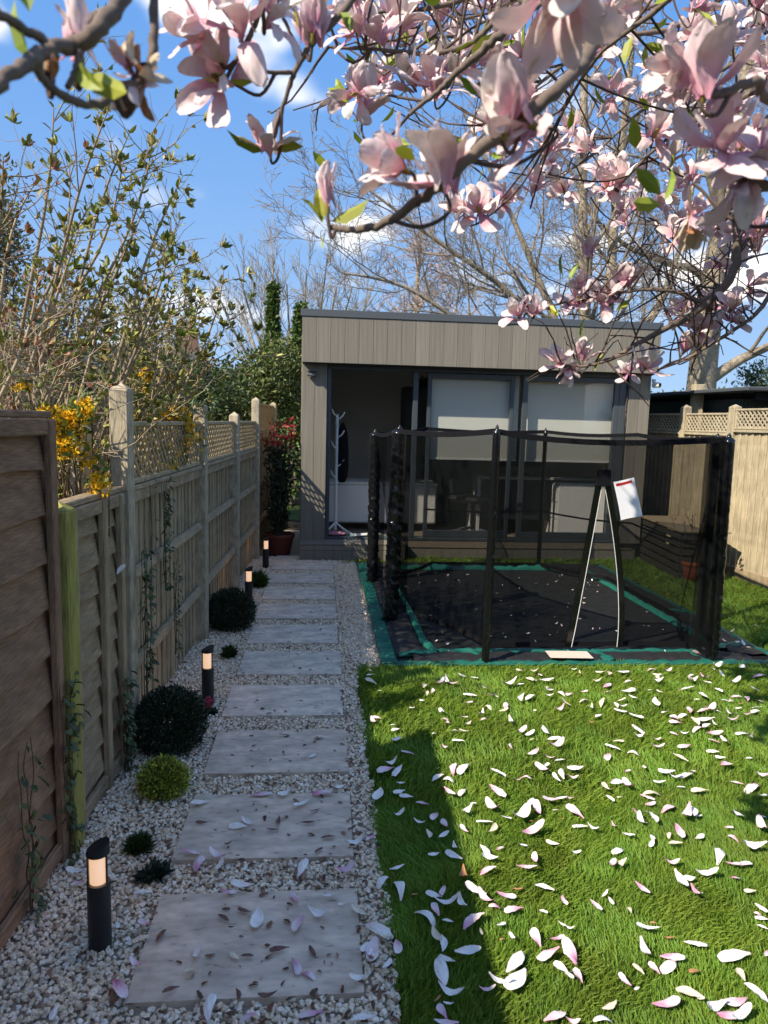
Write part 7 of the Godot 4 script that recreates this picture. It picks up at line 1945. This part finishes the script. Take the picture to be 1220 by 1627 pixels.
func neighbours() -> void:
	# green shed over the right fence
	var s := thing("neighbour_shed", "dark green boarded shed with flat grey roof over the right fence", "shed", Vector3(5.6, 0, -8.6), 0.06)
	for k in 14:
		box("board", M.shed_green, s, Vector3(-1.15, 0.07 + k * 0.13, 0), Vector3(0.02, 0.135, 2.4), 0.004, Basis(Vector3.BACK, 0.08))
		box("board", M.shed_green, s, Vector3(0.35, 0.07 + k * 0.13, 1.2), Vector3(3.0, 0.135, 0.02), 0.004, Basis(Vector3.RIGHT, -0.08))
	box("roof", M.felt_roof, s, Vector3(0.3, 1.93, 0.15), Vector3(3.5, 0.045, 3.0), 0.01, Basis(Vector3.BACK, 0.015))
	box("fascia", M.near_black, s, Vector3(0.35, 1.85, 1.50), Vector3(3.2, 0.11, 0.02), 0.004)
	box("inner_wall", M.near_black, s, Vector3(0.35, 0.95, -0.9), Vector3(2.9, 1.9, 0.04), 0.0)
	var pg := thing("pergola", "weathered pale timber pergola beam on a post over the right fence", "pergola", Vector3(4.88, 0, -7.0))
	box("post", M.wood_post, pg, Vector3(0, 1.0, 0), Vector3(0.10, 1.96, 0.10), 0.006)
	box("beam", M.wood_post, pg, Vector3(0.45, 1.93, 0.0), Vector3(1.3, 0.13, 0.07), 0.006)
	var p2 := thing("timber_post", "pale timber post standing before the green shed roof", "post", Vector3(4.32, 0, -7.95))
	box("shaft", M.wood_pale, p2, Vector3(0, 1.0, 0), Vector3(0.11, 2.0, 0.11), 0.006)
	# the house's own rear extension behind the photographer: the glass doors mirror it
	var ex := thing("house_extension", "single-storey brick house wall with glazed doors facing the garden room", "house", Vector3(1.2, 0, 4.6))
	box("wall", M.brick, ex, Vector3(-3.2, 1.35, 0), Vector3(5.0, 2.7, 0.3), 0.01)
	box("wall", M.brick, ex, Vector3(4.2, 1.35, 0), Vector3(4.0, 2.7, 0.3), 0.01)
	box("lintel", M.brick, ex, Vector3(0.75, 2.45, 0), Vector3(2.9, 0.5, 0.3), 0.01)
	for k in 3:
		var dd := box("glazed_door", M.frame_grey, ex, Vector3(-0.23 + 0.97 * k, 1.1, 0.02), Vector3(0.96, 2.2, 0.06), 0.005)
		box("pane", M.slate, dd, Vector3(0, 0, -0.034), Vector3(0.82, 2.04, 0.01), 0.0)
	box("roof", M.slate, ex, Vector3(0.6, 2.78, 1.5), Vector3(11.8, 0.14, 3.6), 0.01)
	# house far behind the left bushes
	var h := thing("brick_house", "distant brick house with slate roof and chimney behind the left bushes", "house", Vector3(-9.5, 0, -30), 0.25)
	box("wall", M.brick, h, Vector3(0, 1.5, 0), Vector3(9, 3.0, 6), 0.0)
	var rf := MB.new()
	for sg in [-1, 1]:
		rf.face([Vector3(-4.7, 2.9, sg * 3.3), Vector3(4.7, 2.9, sg * 3.3), Vector3(4.7, 4.3, 0), Vector3(-4.7, 4.3, 0)], Vector3(0, 0, 0))
		rf.face([Vector3(sg * 4.5, 3.0, 3.0), Vector3(sg * 4.5, 3.0, -3.0), Vector3(sg * 4.5, 4.25, 0)], Vector3(0, 3, 0))
	var ro := build("roof", rf, M.slate, h)
	box("chimney", M.brick, ro, Vector3(3.9, 4.4, 0), Vector3(0.9, 1.5, 0.6), 0.02)
	for k in 2:
		var pm := MB.new()
		pm.lathe([Vector2(0.11, 5.15), Vector2(0.13, 5.2), Vector2(0.1, 5.5), Vector2(0.0, 5.5)], 12, at(Vector3(3.7 + 0.4 * k, 0, 0)))
		build("chimney_pot", pm, M.terracotta, ro)
	for k in 3:
		var w := box("window", M.white_satin, h, Vector3(-3 + 3 * k, 1.6, 3.0), Vector3(1.2, 1.2, 0.08), 0.01)
		box("pane", M.slate, w, Vector3(0, 0, 0.045), Vector3(1.0, 1.0, 0.01), 0.0)
	# a low stone planter wall seen through the gap over the low panel
	var w2 := thing("stone_planter", "low yellowish stone block wall behind the low fence panel", "wall", Vector3(-1.55, 0, -3.5))
	for row in 6:
		for k in 5:
			box("block", M.stone_block, w2, Vector3((k - 2) * 0.23 + (0.11 if row % 2 else 0.0), 0.55 + row * 0.085, rr(-0.006, 0.006)), Vector3(0.22, 0.078, 0.11), 0.008)
	box("footing", M.stone_block, w2, Vector3(0.05, 0.25, 0), Vector3(1.2, 0.5, 0.10), 0.0)

func grow(mb: MB, p: Vector3, d: Vector3, l: float, r: float, lvl: int, cfg: Dictionary) -> void:
	var last: int = cfg.levels - 1
	var n: int = [9, 7, 5, 4, 3][mini(lvl + (5 - cfg.levels), 4)]
	var pts := PackedVector3Array([p])
	var rad := PackedFloat32Array([r])
	var dd := d
	var q := p
	var tipr: float = r * (0.35 if lvl < last else 0.5)
	for i in n:
		dd = (dd + rdir() * cfg.wander[lvl] + Vector3(0, cfg.up[lvl], 0)).normalized()
		q += dd * l / n
		pts.append(q)
		rad.append(maxf(lerpf(r, tipr, float(i + 1) / n), cfg.minr))
	mb.tube(pts, rad, [9, 6, 4, 3, 3][mini(lvl, 4)])
	if lvl == last:
		return
	var kids: int = cfg.kids[lvl]
	for k in kids:
		var t := lerpf(cfg.start[lvl], 1.0, (k + rng.randf()) / kids)
		var f := t * n
		var i := mini(int(f), n - 1)
		var bp := pts[i].lerp(pts[i + 1], f - i)
		var bd := (pts[i + 1] - pts[i]).normalized()
		var side := bd.cross(rdir()).normalized()
		var a: float = cfg.ang[lvl] * rr(0.7, 1.25)
		var br := maxf(lerpf(r, tipr, t) * cfg.rk[lvl] * rr(0.75, 1.0), cfg.minr)
		grow(mb, bp, (bd * cos(a) + side * sin(a)).normalized(), l * cfg.lk[lvl] * rr(0.65, 1.2) * (1.15 - 0.5 * t), br, lvl + 1, cfg)

func bare_tree(label: String, p: Vector3, stems: Array, cfg: Dictionary, m: Material, tw: Color, trunk_to := 0) -> void:
	var t := thing("bare_tree", label, "tree", p)
	var tm := MB.new(); var cm := MB.new()
	cm.col = tw
	for s in stems:   # [points..., r0, r1, twigs]
		var pts := bend(s[0], 6)
		var rad := taper(pts.size(), s[1], s[2])
		tm.tube(pts, rad, 10)
		var kids: int = s[3]
		for k in kids:
			var u := lerpf(s[4], 1.0, (k + rng.randf()) / kids)
			var i := mini(int(u * (pts.size() - 1)), pts.size() - 2)
			var bd := (pts[i + 1] - pts[i]).normalized()
			var side := bd.cross(rdir()).normalized()
			var a: float = cfg.first * rr(0.7, 1.2)
			grow(cm, pts[i], (bd * cos(a) + side * sin(a)).normalized(), cfg.l0 * rr(0.6, 1.15) * (1.2 - 0.55 * u), maxf(rad[i] * 0.42, cfg.minr * 1.5), 0, cfg)
	build("trunk", tm, m, t)
	build("crown", cm, M.twig, t)

func cone_of_leaves(mb: MB, c: Vector3, rad: Vector3, n: int, ls: float, cols: Array, sd: int, droop := 0.0) -> void:
	var f := FastNoiseLite.new()
	f.seed = sd; f.frequency = 0.9 / maxf(rad.x, 0.2); f.fractal_octaves = 3
	for i in n:
		var d := rdir()
		var k := pow(rng.randf(), 0.4)
		var lump := 1.0 + 0.75 * f.get_noise_3dv(d * rad * 1.4)
		var q := c + d * rad * k * lump
		if q.y < 0.03: continue
		if f.get_noise_3dv(q * 2.6 + Vector3(9, 0, 0)) < -0.16: continue
		mb.col = cols[rng.randi() % cols.size()] * rr(0.55, 1.4)
		mb.leaf(q, (d * 0.6 + rdir() + Vector3(0, 0.2 - droop, 0)).normalized(), rdir(), ls * rr(0.6, 1.35), ls * rr(0.35, 0.6))

func back_shrub(label: String, lumps: Array, ls: float, n: int, cols: Array, called := "evergreen_shrub") -> void:
	var p: Vector3 = lumps[0][0]
	var t := thing(called, label, "shrub", Vector3(p.x, 0, p.z))
	var mb := MB.new(); var st := MB.new()
	st.col = Color(0.10, 0.075, 0.05)
	var base := Vector3(p.x, 0, p.z)
	for l in lumps:
		cone_of_leaves(mb, l[0] - base, l[1], int(n * l[1].x * l[1].y * 4.0), ls, cols, int(absf(l[0].x) * 100))
		for k in 5:
			var tip: Vector3 = l[0] - base + rdir() * l[1] * 0.7
			st.tube(bend(PackedVector3Array([Vector3(rr(-0.1, 0.1), 0, rr(-0.1, 0.1)), (tip * 0.5 + rdir() * 0.1), tip]), 4), taper(9, 0.02, 0.006), 5)
	build("foliage", mb, M.leafage, t)
	build("stem", st, M.twig, t)

func background() -> void:
	var grey := Color(0.27, 0.225, 0.175)
	var cfgA := {"levels": 4, "wander": [0.16, 0.2, 0.24, 0.25], "up": [0.05, 0.03, 0.02, 0.03], "kids": [5, 4, 4, 0], "start": [0.2, 0.15, 0.1, 0], "ang": [0.75, 0.75, 0.7, 0], "lk": [0.62, 0.6, 0.62, 0], "rk": [0.55, 0.6, 0.6, 0], "minr": 0.0045, "first": 0.85, "l0": 2.6}
	# big tree behind the right fence
	var b := TREE_A
	bare_tree("big bare tree with one thick pale trunk behind the right fence", b, [
		[PackedVector3Array([Vector3(0.0, 0, 0), Vector3(-0.06, 2.2, 0), Vector3(0.0, 4.2, 0), Vector3(0.1, 6.2, 0.1), Vector3(0.25, 8.4, 0.2), Vector3(0.4, 11, 0)]), 0.36, 0.12, 9, 0.55],
		[PackedVector3Array([Vector3(-0.05, 4.55, 0), Vector3(-0.5, 4.85, 0.1), Vector3(-1.3, 4.9, 0.4), Vector3(-2.4, 5.2, 0.7), Vector3(-3.6, 6.1, 0.8)]), 0.10, 0.02, 10, 0.3],
		[PackedVector3Array([Vector3(0.1, 2.55, 0), Vector3(0.7, 3.0, 0.1), Vector3(1.6, 3.5, 0.2), Vector3(3.0, 4.6, 0.2), Vector3(4.2, 6.4, 0)]), 0.13, 0.03, 11, 0.25],
		[PackedVector3Array([Vector3(0.1, 4.6, 0), Vector3(0.7, 5.4, -0.1), Vector3(1.5, 6.8, -0.2), Vector3(2.3, 9.0, 0)]), 0.13, 0.03, 8, 0.3],
		[PackedVector3Array([Vector3(0.05, 6.0, 0), Vector3(-0.6, 7.2, 0.3), Vector3(-1.2, 9.0, 0.4)]), 0.11, 0.03, 7, 0.3]], cfgA, M.bark_pale, grey)
	# many-stemmed tree behind the garden room
	var c := TREE_B
	var cfgB := cfgA.duplicate()
	cfgB.l0 = 2.5
	bare_tree("wide many-stemmed bare tree rising behind the garden room roof", c, [
		[PackedVector3Array([Vector3(0, 0, 0), Vector3(0.05, 2.0, 0), Vector3(-0.15, 3.6, 0), Vector3(-0.35, 6.0, 0), Vector3(-0.5, 9.5, 0)]), 0.20, 0.05, 12, 0.35],
		[PackedVector3Array([Vector3(0, 1.6, 0), Vector3(0.25, 3.4, 0.1), Vector3(0.3, 6.0, 0.1), Vector3(0.5, 9.6, 0)]), 0.15, 0.04, 11, 0.35],
		[PackedVector3Array([Vector3(-0.05, 1.8, 0), Vector3(-0.8, 3.0, 0.3), Vector3(-1.9, 4.0, 0.5), Vector3(-3.3, 4.8, 0.7), Vector3(-4.6, 5.6, 0.8)]), 0.10, 0.018, 13, 0.2],
		[PackedVector3Array([Vector3(-0.05, 1.6, 0), Vector3(-0.9, 2.5, 0.4), Vector3(-2.3, 3.1, 0.6), Vector3(-3.8, 3.9, 0.8), Vector3(-5.0, 4.1, 0.9)]), 0.085, 0.015, 12, 0.2],
		[PackedVector3Array([Vector3(0.0, 2.0, 0), Vector3(-0.7, 3.6, -0.2), Vector3(-1.6, 5.4, -0.2), Vector3(-2.8, 7.4, 0)]), 0.11, 0.02, 12, 0.25],
		[PackedVector3Array([Vector3(0.1, 1.9, 0), Vector3(0.9, 3.2, 0.2), Vector3(1.6, 5.0, 0.2), Vector3(2.0, 7.6, 0)]), 0.10, 0.02, 10, 0.25]], cfgB, M.bark_pale, grey)
	# fan-shaped tree on the left and the pinkish birch
	var cfgC := {"levels": 3, "wander": [0.11, 0.15, 0.18], "up": [0.10, 0.07, 0.06], "kids": [5, 4, 0], "start": [0.15, 0.15, 0], "ang": [0.45, 0.5, 0], "lk": [0.6, 0.6, 0], "rk": [0.6, 0.65, 0], "minr": 0.006, "first": 0.5, "l0": 1.7}
	var st := []
	for k in 11:
		var a := lerpf(-0.62, 0.52, k / 10.0) + rr(-0.05, 0.05)
		var l := rr(3.2, 4.2)
		st.append([PackedVector3Array([Vector3(0, 0.6 + 0.1 * (k % 3), 0), Vector3(sin(a) * l * 0.35, 1.2 + cos(a) * l * 0.3, rr(-0.5, 0.5)), Vector3(sin(a) * l * 0.75, 1.3 + cos(a) * l * 0.75, rr(-0.8, 0.8)), Vector3(sin(a) * l, 1.6 + cos(a) * l * 1.05, rr(-1, 1))]), 0.075, 0.014, 7, 0.25])
	bare_tree("fan-shaped fine-twigged bare tree left of the garden room", TREE_C, st, cfgC, M.bark_pale, Color(0.34, 0.295, 0.24))
	var cfgD := {"levels": 3, "wander": [0.16, 0.2, 0.15], "up": [0.02, -0.10, -0.32], "kids": [7, 6, 0], "start": [0.1, 0.1, 0], "ang": [0.8, 0.6, 0], "lk": [0.6, 0.7, 0], "rk": [0.55, 0.6, 0], "minr": 0.007, "first": 0.9, "l0": 1.7}
	bare_tree("pinkish weeping birch behind the garden room roof", TREE_D, [
		[PackedVector3Array([Vector3(0, 0, 0), Vector3(0.1, 2.5, 0), Vector3(0, 5.0, 0), Vector3(0.1, 6.9, 0)]), 0.16, 0.03, 24, 0.3],
		[PackedVector3Array([Vector3(0, 1.5, 0), Vector3(0.9, 3.5, 0), Vector3(1.3, 5.6, 0)]), 0.09, 0.02, 14, 0.3]], cfgD, M.bark_pale, Color(0.46, 0.35, 0.31))
	# ivy-clad trunks
	for s in [[IVY_A, 3.9, 0.95, "tall narrow ivy-clad trunk left of the garden room"], [IVY_B, 3.4, 0.95, "ivy-clad trunk close against the garden room's left wall"]]:
		var t := thing("ivy_clad_trunk", s[3], "ivy", s[0])
		var tm := MB.new(); tm.rod(Vector3.ZERO, Vector3(0.1, s[1], 0), 0.12, 0.03, 9)
		build("trunk", tm, M.bark, t)
		var lf := MB.new()
		for k in 3600:
			var u := pow(rng.randf(), 0.8)
			var d := rdir(); d.y = 0.0
			var f := 0.55 + 0.35 * sin(u * 17.0 + d.x * 3.0) + 0.3 * sin(u * 41.0 + d.z * 5.0)
			var p: Vector3 = Vector3(0.1 * u, u * s[1], 0) + d * (0.02 + s[2] * pow(1.0 - u, 1.1) * maxf(f, 0.1) * sqrt(rng.randf())) + rdir() * 0.05 
			lf.col = [Color(0.06, 0.11, 0.03), Color(0.085, 0.145, 0.035), Color(0.15, 0.185, 0.05)][rng.randi() % 3] * rr(0.6, 1.4)
			lf.leaf(p, (d + rdir() * 0.8).normalized(), rdir(), rr(0.06, 0.11), 0.07)
		build("foliage", lf, M.leafage, t)
	var olive := [Color(0.11, 0.145, 0.04), Color(0.165, 0.185, 0.055), Color(0.07, 0.105, 0.032)]
	var deep := [Color(0.05, 0.085, 0.028), Color(0.07, 0.11, 0.034), Color(0.10, 0.13, 0.045)]
	var warm := [Color(0.24, 0.22, 0.08), Color(0.17, 0.18, 0.06), Color(0.27, 0.21, 0.10)]
	for s in SHRUBS:
		back_shrub(s[0], s[1], s[2], s[3], {"olive": olive, "deep": deep, "warm": warm}[s[4]])

func stem_shrub(label: String, called: String, base: Vector3, ends: Array, lsz: float, cols: Array, twig: Color, leafy: float, side_n: int) -> void:   # twiggy garden shrub: arching stems, side twigs, small paired leaves
	var t := thing(called, label, "shrub", base)
	var st := MB.new(); var lf := MB.new()
	for e in ends:
		var tip: Vector3 = e - base
		var b0 := Vector3(rr(-0.12, 0.12), 0, rr(-0.12, 0.12))
		var mid := b0.lerp(tip, rr(0.4, 0.55)) + Vector3(rr(-0.12, 0.12), rr(0.0, 0.2), rr(-0.12, 0.12))
		var pts := bend(PackedVector3Array([b0, mid, tip.lerp(mid, 0.3) + rdir() * 0.05, tip]), 8)
		st.col = twig * rr(0.7, 1.25)
		st.tube(pts, taper(pts.size(), rr(0.008, 0.017), 0.0022), 5)
		var n := pts.size()
		for i in range(int(n * 0.5), n):   # leaves in pairs up the shoot
			if rng.randf() < leafy * 1.0:
				var d := (pts[i] - pts[i - 1]).normalized()
				var s := d.cross(rdir()).normalized()
				for g in [-1, 1]:
					lf.col = cols[rng.randi() % cols.size()] * rr(0.6, 1.4)
					lf.bleaf(pts[i], (s * g * 0.8 + d * 0.7).normalized(), d.cross(s), lsz * rr(0.6, 1.2), lsz * 0.42)
		for k in side_n:
			var i := int(rr(0.3, 0.97) * (n - 1))
			var d := (pts[i + 1] - pts[i]).normalized()
			var sd := (d * 0.55 + d.cross(rdir()).normalized() * 0.8).normalized()
			var l := rr(0.12, 0.5)
			var p := pts[i]
			var tw := PackedVector3Array([p])
			for q in 5:
				sd = (sd + rdir() * 0.28 + Vector3(0, 0.06, 0)).normalized()
				p += sd * l / 5.0
				tw.append(p)
				if rng.randf() < leafy * 0.5:
					lf.col = cols[rng.randi() % cols.size()] * rr(0.6, 1.4)
					lf.bleaf(p, (sd * 0.5 + rdir() * 0.8).normalized(), rdir(), lsz * rr(0.5, 1.1), lsz * 0.42)
				if rng.randf() < 0.5:
					var p2 := p + (sd + rdir() * 0.9).normalized() * rr(0.05, 0.2)
					st.tube(PackedVector3Array([p, p.lerp(p2, 0.5) + rdir() * 0.012, p2]), PackedFloat32Array([0.0018, 0.0015, 0.001]), 3)
			st.tube(tw, taper(6, 0.0032, 0.0012), 4)
			if rng.randf() < leafy:
				for q in 7:
					lf.col = cols[rng.randi() % cols.size()] * rr(0.7, 1.5)
					lf.bleaf(p, (sd + rdir() * 0.7).normalized(), rdir(), lsz * rr(0.7, 1.3), lsz * 0.45)
	build("stem", st, M.twig, t)
	build("foliage", lf, M.leafage, t)

func left_bushes() -> void:
	var green := [Color(0.23, 0.25, 0.055), Color(0.14, 0.18, 0.045), Color(0.34, 0.32, 0.08), Color(0.36, 0.28, 0.11)]
	var rust := [Color(0.30, 0.14, 0.085), Color(0.18, 0.19, 0.06), Color(0.38, 0.19, 0.11), Color(0.15, 0.20, 0.055)]
	var tw := Color(0.36, 0.285, 0.195)
	for b in BUSHES:
		stem_shrub(b[0], b[1], b[2], b[3], b[4], green if b[5] == "green" else rust, tw * b[8], b[6], b[7])
	# forsythia: yellow flowers along bare stems
	var t := thing("forsythia", "forsythia in yellow flower showing above the low panel and trellis", "shrub", FORS_BASE)
	var st := MB.new(); var fl := MB.new(); var lf := MB.new()
	for c in FORS:   # [centre, radius, flowers]
		var cc: Vector3 = c[0] - FORS_BASE
		st.col = Color(0.16, 0.12, 0.07)
		for k in 4:
			var tip: Vector3 = cc + rdir() * c[1]
			st.tube(bend(PackedVector3Array([Vector3(rr(-0.1, 0.1), 0, rr(-0.1, 0.1)), cc * 0.5 + rdir() * 0.1, tip]), 5), taper(11, 0.006, 0.002), 5)
		for k in int(c[2] * 1.9):
			var p: Vector3 = cc + rdir() * c[1] * pow(rng.randf(), 0.5)
			fl.col = Color(0.80, 0.52, 0.02).lerp(Color(0.72, 0.36, 0.01), rng.randf() * 0.6)
			var ax := (rdir() + Vector3(0.3, 0.1, 0.4)).normalized()
			var s := ax.cross(rdir()).normalized()
			for q in 4:
				var d := (s.rotated(ax, q * PI / 2) + ax * 0.4).normalized()
				fl.leaf(p, d, ax.cross(d), 0.021, 0.009)
			if rng.randf() < 0.4:
				lf.col = Color(0.12, 0.17, 0.03) * rr(0.6, 1.3)
				lf.bleaf(p + rdir() * 0.03, rdir(), rdir(), 0.04, 0.017)
	build("stem", st, M.twig, t)
	build("flowers", fl, M.forsythia_flower, t).set_meta("kind", "stuff")
	build("foliage", lf, M.leafage, t)

func blossom(tree: Node3D, p: Vector3, axis: Vector3, l: float, open: float, sd: int, whole: bool, brown := false) -> void:
	var r := RandomNumberGenerator.new()
	r.seed = sd * 13 + 5
	var y := axis.normalized()
	var x := y.cross(Vector3(0.3, 0.2, 1).normalized()).normalized()
	var bs := Basis(x, y, x.cross(y))
	var node: Node3D
	var mb := MB.new()
	if not whole:
		node = Node3D.new()
		node.name = "blossom" if not brown else "withered_blossom"
		tree.add_child(node, true)
		node.transform = Transform3D(bs, p)
	var n_out := 5 if open > 0.15 else 4
	var n_in := 4 if open > 0.15 else 2
	for i in n_out + n_in:
		var inner := i >= n_out
		var a: float = TAU * (i if not inner else i - n_out + 0.5) / (n_out if not inner else n_in) + r.randf_range(-0.25, 0.25)
		var pol := open * (1.15 if not inner else 0.5) * r.randf_range(0.75, 1.3) + 0.03
		if not inner and open > 0.4 and r.randf() < 0.35: pol += 0.5
		var kind: String = ["p", "p", "p", "m"][r.randi() % 4] if not inner else ["w", "p", "p"][r.randi() % 3]
		if brown: kind = ["o", "c", "c", "p"][r.randi() % 4]
		# petal stands along y with its inside facing +z; turn it round the axis and open it outwards
		var b := Basis(Vector3.UP, a) * Basis(Vector3.RIGHT, -pol)
		var sc := l * r.randf_range(0.85, 1.1) * (0.92 if inner else 1.0)
		var xf := Transform3D(b * Basis.from_scale(Vector3(sc * (1.12 if open > 0.15 else 0.8), sc, sc)), b * Vector3(0, 0, -0.004))
		var me := petal_mesh(kind, 11 + r.randi() % 8, true)
		if whole:
			append(mb, me, Transform3D(bs, p) * xf)
		else:
			put("petal", me, M.petal, node, xf)
	# heart and stalk
	var hb := MB.new()
	hb.col = Color(0.30, 0.24, 0.06) if not brown else Color(0.22, 0.10, 0.06)
	hb.lathe([Vector2(0.002, -0.012), Vector2(l * 0.07, -0.004), Vector2(l * 0.07, l * 0.1), Vector2(l * 0.035, l * 0.26), Vector2(0.0, l * 0.28)], 8, Transform3D(bs, p) if whole else Transform3D())
	if whole:
		append(mb, hb.mesh(), Transform3D())
		build("blossom", mb, M.petal, tree)
	else:
		build("heart", hb, M.petal, node)

func magnolia() -> void:
	var t := thing("magnolia_tree", "flowering pink and white magnolia tree overhanging the lawn", "tree", MAG_BASE)
	var inv := at(-MAG_BASE)
	var fork := Vector3(-0.05, 1.15, 0.0)
	var tm := MB.new()
	tm.tube(bend(PackedVector3Array([Vector3.ZERO, Vector3(0.04, 0.5, 0.02), fork, fork + Vector3(0, 0.12, 0)]), 5), taper(16, 0.11, 0.075), 12)
	build("trunk", tm, M.bark_magnolia, t)
	var limbs := PackedVector3Array()
	for b in MAG_BRANCHES:   # [points, r0, r1, joined to the trunk]
		var pts := PackedVector3Array()
		if b[3]:
			var first: Vector3 = b[0][0] - MAG_BASE
			pts.append(fork + Vector3(0, rr(-0.1, 0.1), 0))
			var side := (first - fork)
			pts.append(fork + side * 0.32 + Vector3(0, 0.34 * side.length(), rr(-0.12, 0.12) * side.length()))
			pts.append(fork + side * 0.70 + Vector3(0, 0.27 * side.length(), rr(-0.14, 0.14) * side.length()))
		for q in b[0]:
			pts.append(q - MAG_BASE)
		var k0 := pts.size()
		pts = bend(pts, 6)
		var mb := MB.new()
		var rad := taper(pts.size(), b[1] * (2.6 if b[3] else 1.0), b[2])
		if b[3]:
			for i in pts.size():
				var u := float(i) / (pts.size() - 1)
				rad[i] = lerpf(b[1] * 2.8, b[1], smoothstep(0.0, 0.26, u)) if u < 0.26 else lerpf(b[1], b[2], (u - 0.26) / 0.74)
		for i in pts.size():
			pts[i] += rdir() * rad[i] * 0.30
			rad[i] *= rr(0.88, 1.14)
			limbs.append(pts[i])
		mb.tube(pts, rad, 9)
		build("branch", mb, M.bark_magnolia, t)
	# twigs from the limbs to the blossoms, and short spur twigs between
	var tw := MB.new()
	tw.col = Color(0.115, 0.085, 0.068)
	var sd := 0
	for b in MAG_NEAR:   # [base, axis, length, openness, brown]
		sd += 1
		blossom(t, b[0] - MAG_BASE, b[1], b[2], b[3], sd, false, b[4])
		join_twig(tw, limbs, b[0] - MAG_BASE, b[1], 0.0028)
	for b in MAG_FAR:
		sd += 1
		blossom(t, b[0] - MAG_BASE, b[1], b[2], b[3], sd, true)
		join_twig(tw, limbs, b[0] - MAG_BASE, b[1], 0.0028)
	for i in limbs.size():
		if rng.randf() < 0.5 and limbs[i].distance_to(Vector3(0, 1.2, 0)) > 0.8:
			for k in 1:
				var p := limbs[i]
				# keep the open sky clear: spurs only in the canopy's far half
				if (p + MAG_BASE).distance_to(Vector3(0, H_CAM, 0)) < 1.9: continue
				var d := (rdir() + Vector3(0, 0.7, 0)).normalized()
				var l := rr(0.10, 0.36)
				var pts := PackedVector3Array([p])
				for q in 4:
					d = (d + rdir() * 0.26).normalized()
					p += d * l / 4
					pts.append(p)
					if rng.randf() < 0.4:
						var e := p + (d + rdir()).normalized() * rr(0.04, 0.16)
						tw.tube(PackedVector3Array([p, p.lerp(e, 0.5) + rdir() * 0.01, e]), PackedFloat32Array([0.0024, 0.002, 0.0016]), 4)
				tw.tube(pts, taper(5, 0.0042, 0.002), 5)
	build("twigs", tw, M.twig, t).set_meta("kind", "stuff")
	var greens := [Color(0.30, 0.36, 0.03), Color(0.22, 0.30, 0.03), Color(0.36, 0.38, 0.05)]
	for l in MAG_LEAVES:   # [base, direction, length]
		var mb := MB.new()
		mb.col = greens[rng.randi() % 3] * rr(0.8, 1.15)
		mb.bleaf(Vector3.ZERO, l[1].normalized(), rdir(), l[2], l[2] * 0.42)
		build("leaf", mb, M.leafage, t, at(l[0] - MAG_BASE))

func join_twig(tw: MB, limbs: PackedVector3Array, p: Vector3, axis: Vector3, r: float) -> void:
	var best := 1e9; var q := p
	for i in range(0, limbs.size(), 2):   # a limb near by, not always the nearest, so that twigs do not all leave one spot
		var dd := limbs[i].distance_to(p) + absf(sin(i * 12.9898 + p.x * 78.2)) * 0.22
		if dd < best and limbs[i].distance_squared_to(p) > 0.0004:
			best = dd; q = limbs[i]
	best = q.distance_to(p)
	if best < 0.02: return
	var m := p - axis.normalized() * minf(0.06, best * 0.4)
	var pts := bend(PackedVector3Array([q, q.lerp(m, 0.5) + rdir() * 0.10 * best + Vector3(0, -0.02, 0), m, p]), 4)
	tw.tube(pts, taper(pts.size(), r * 1.25, r * 0.75), 6)

func _ready() -> void:
	rng.seed = 20240405
	setting()
	materials()
	ground()
	left_fence()
	right_fence()
	garden_room()
	trampoline()
	bollards()
	potted()
	border_plants()
	neighbours()
	climbers()
	gravel()
	debris()
	grass()
	petals()
	background()
	left_bushes()
	magnolia()
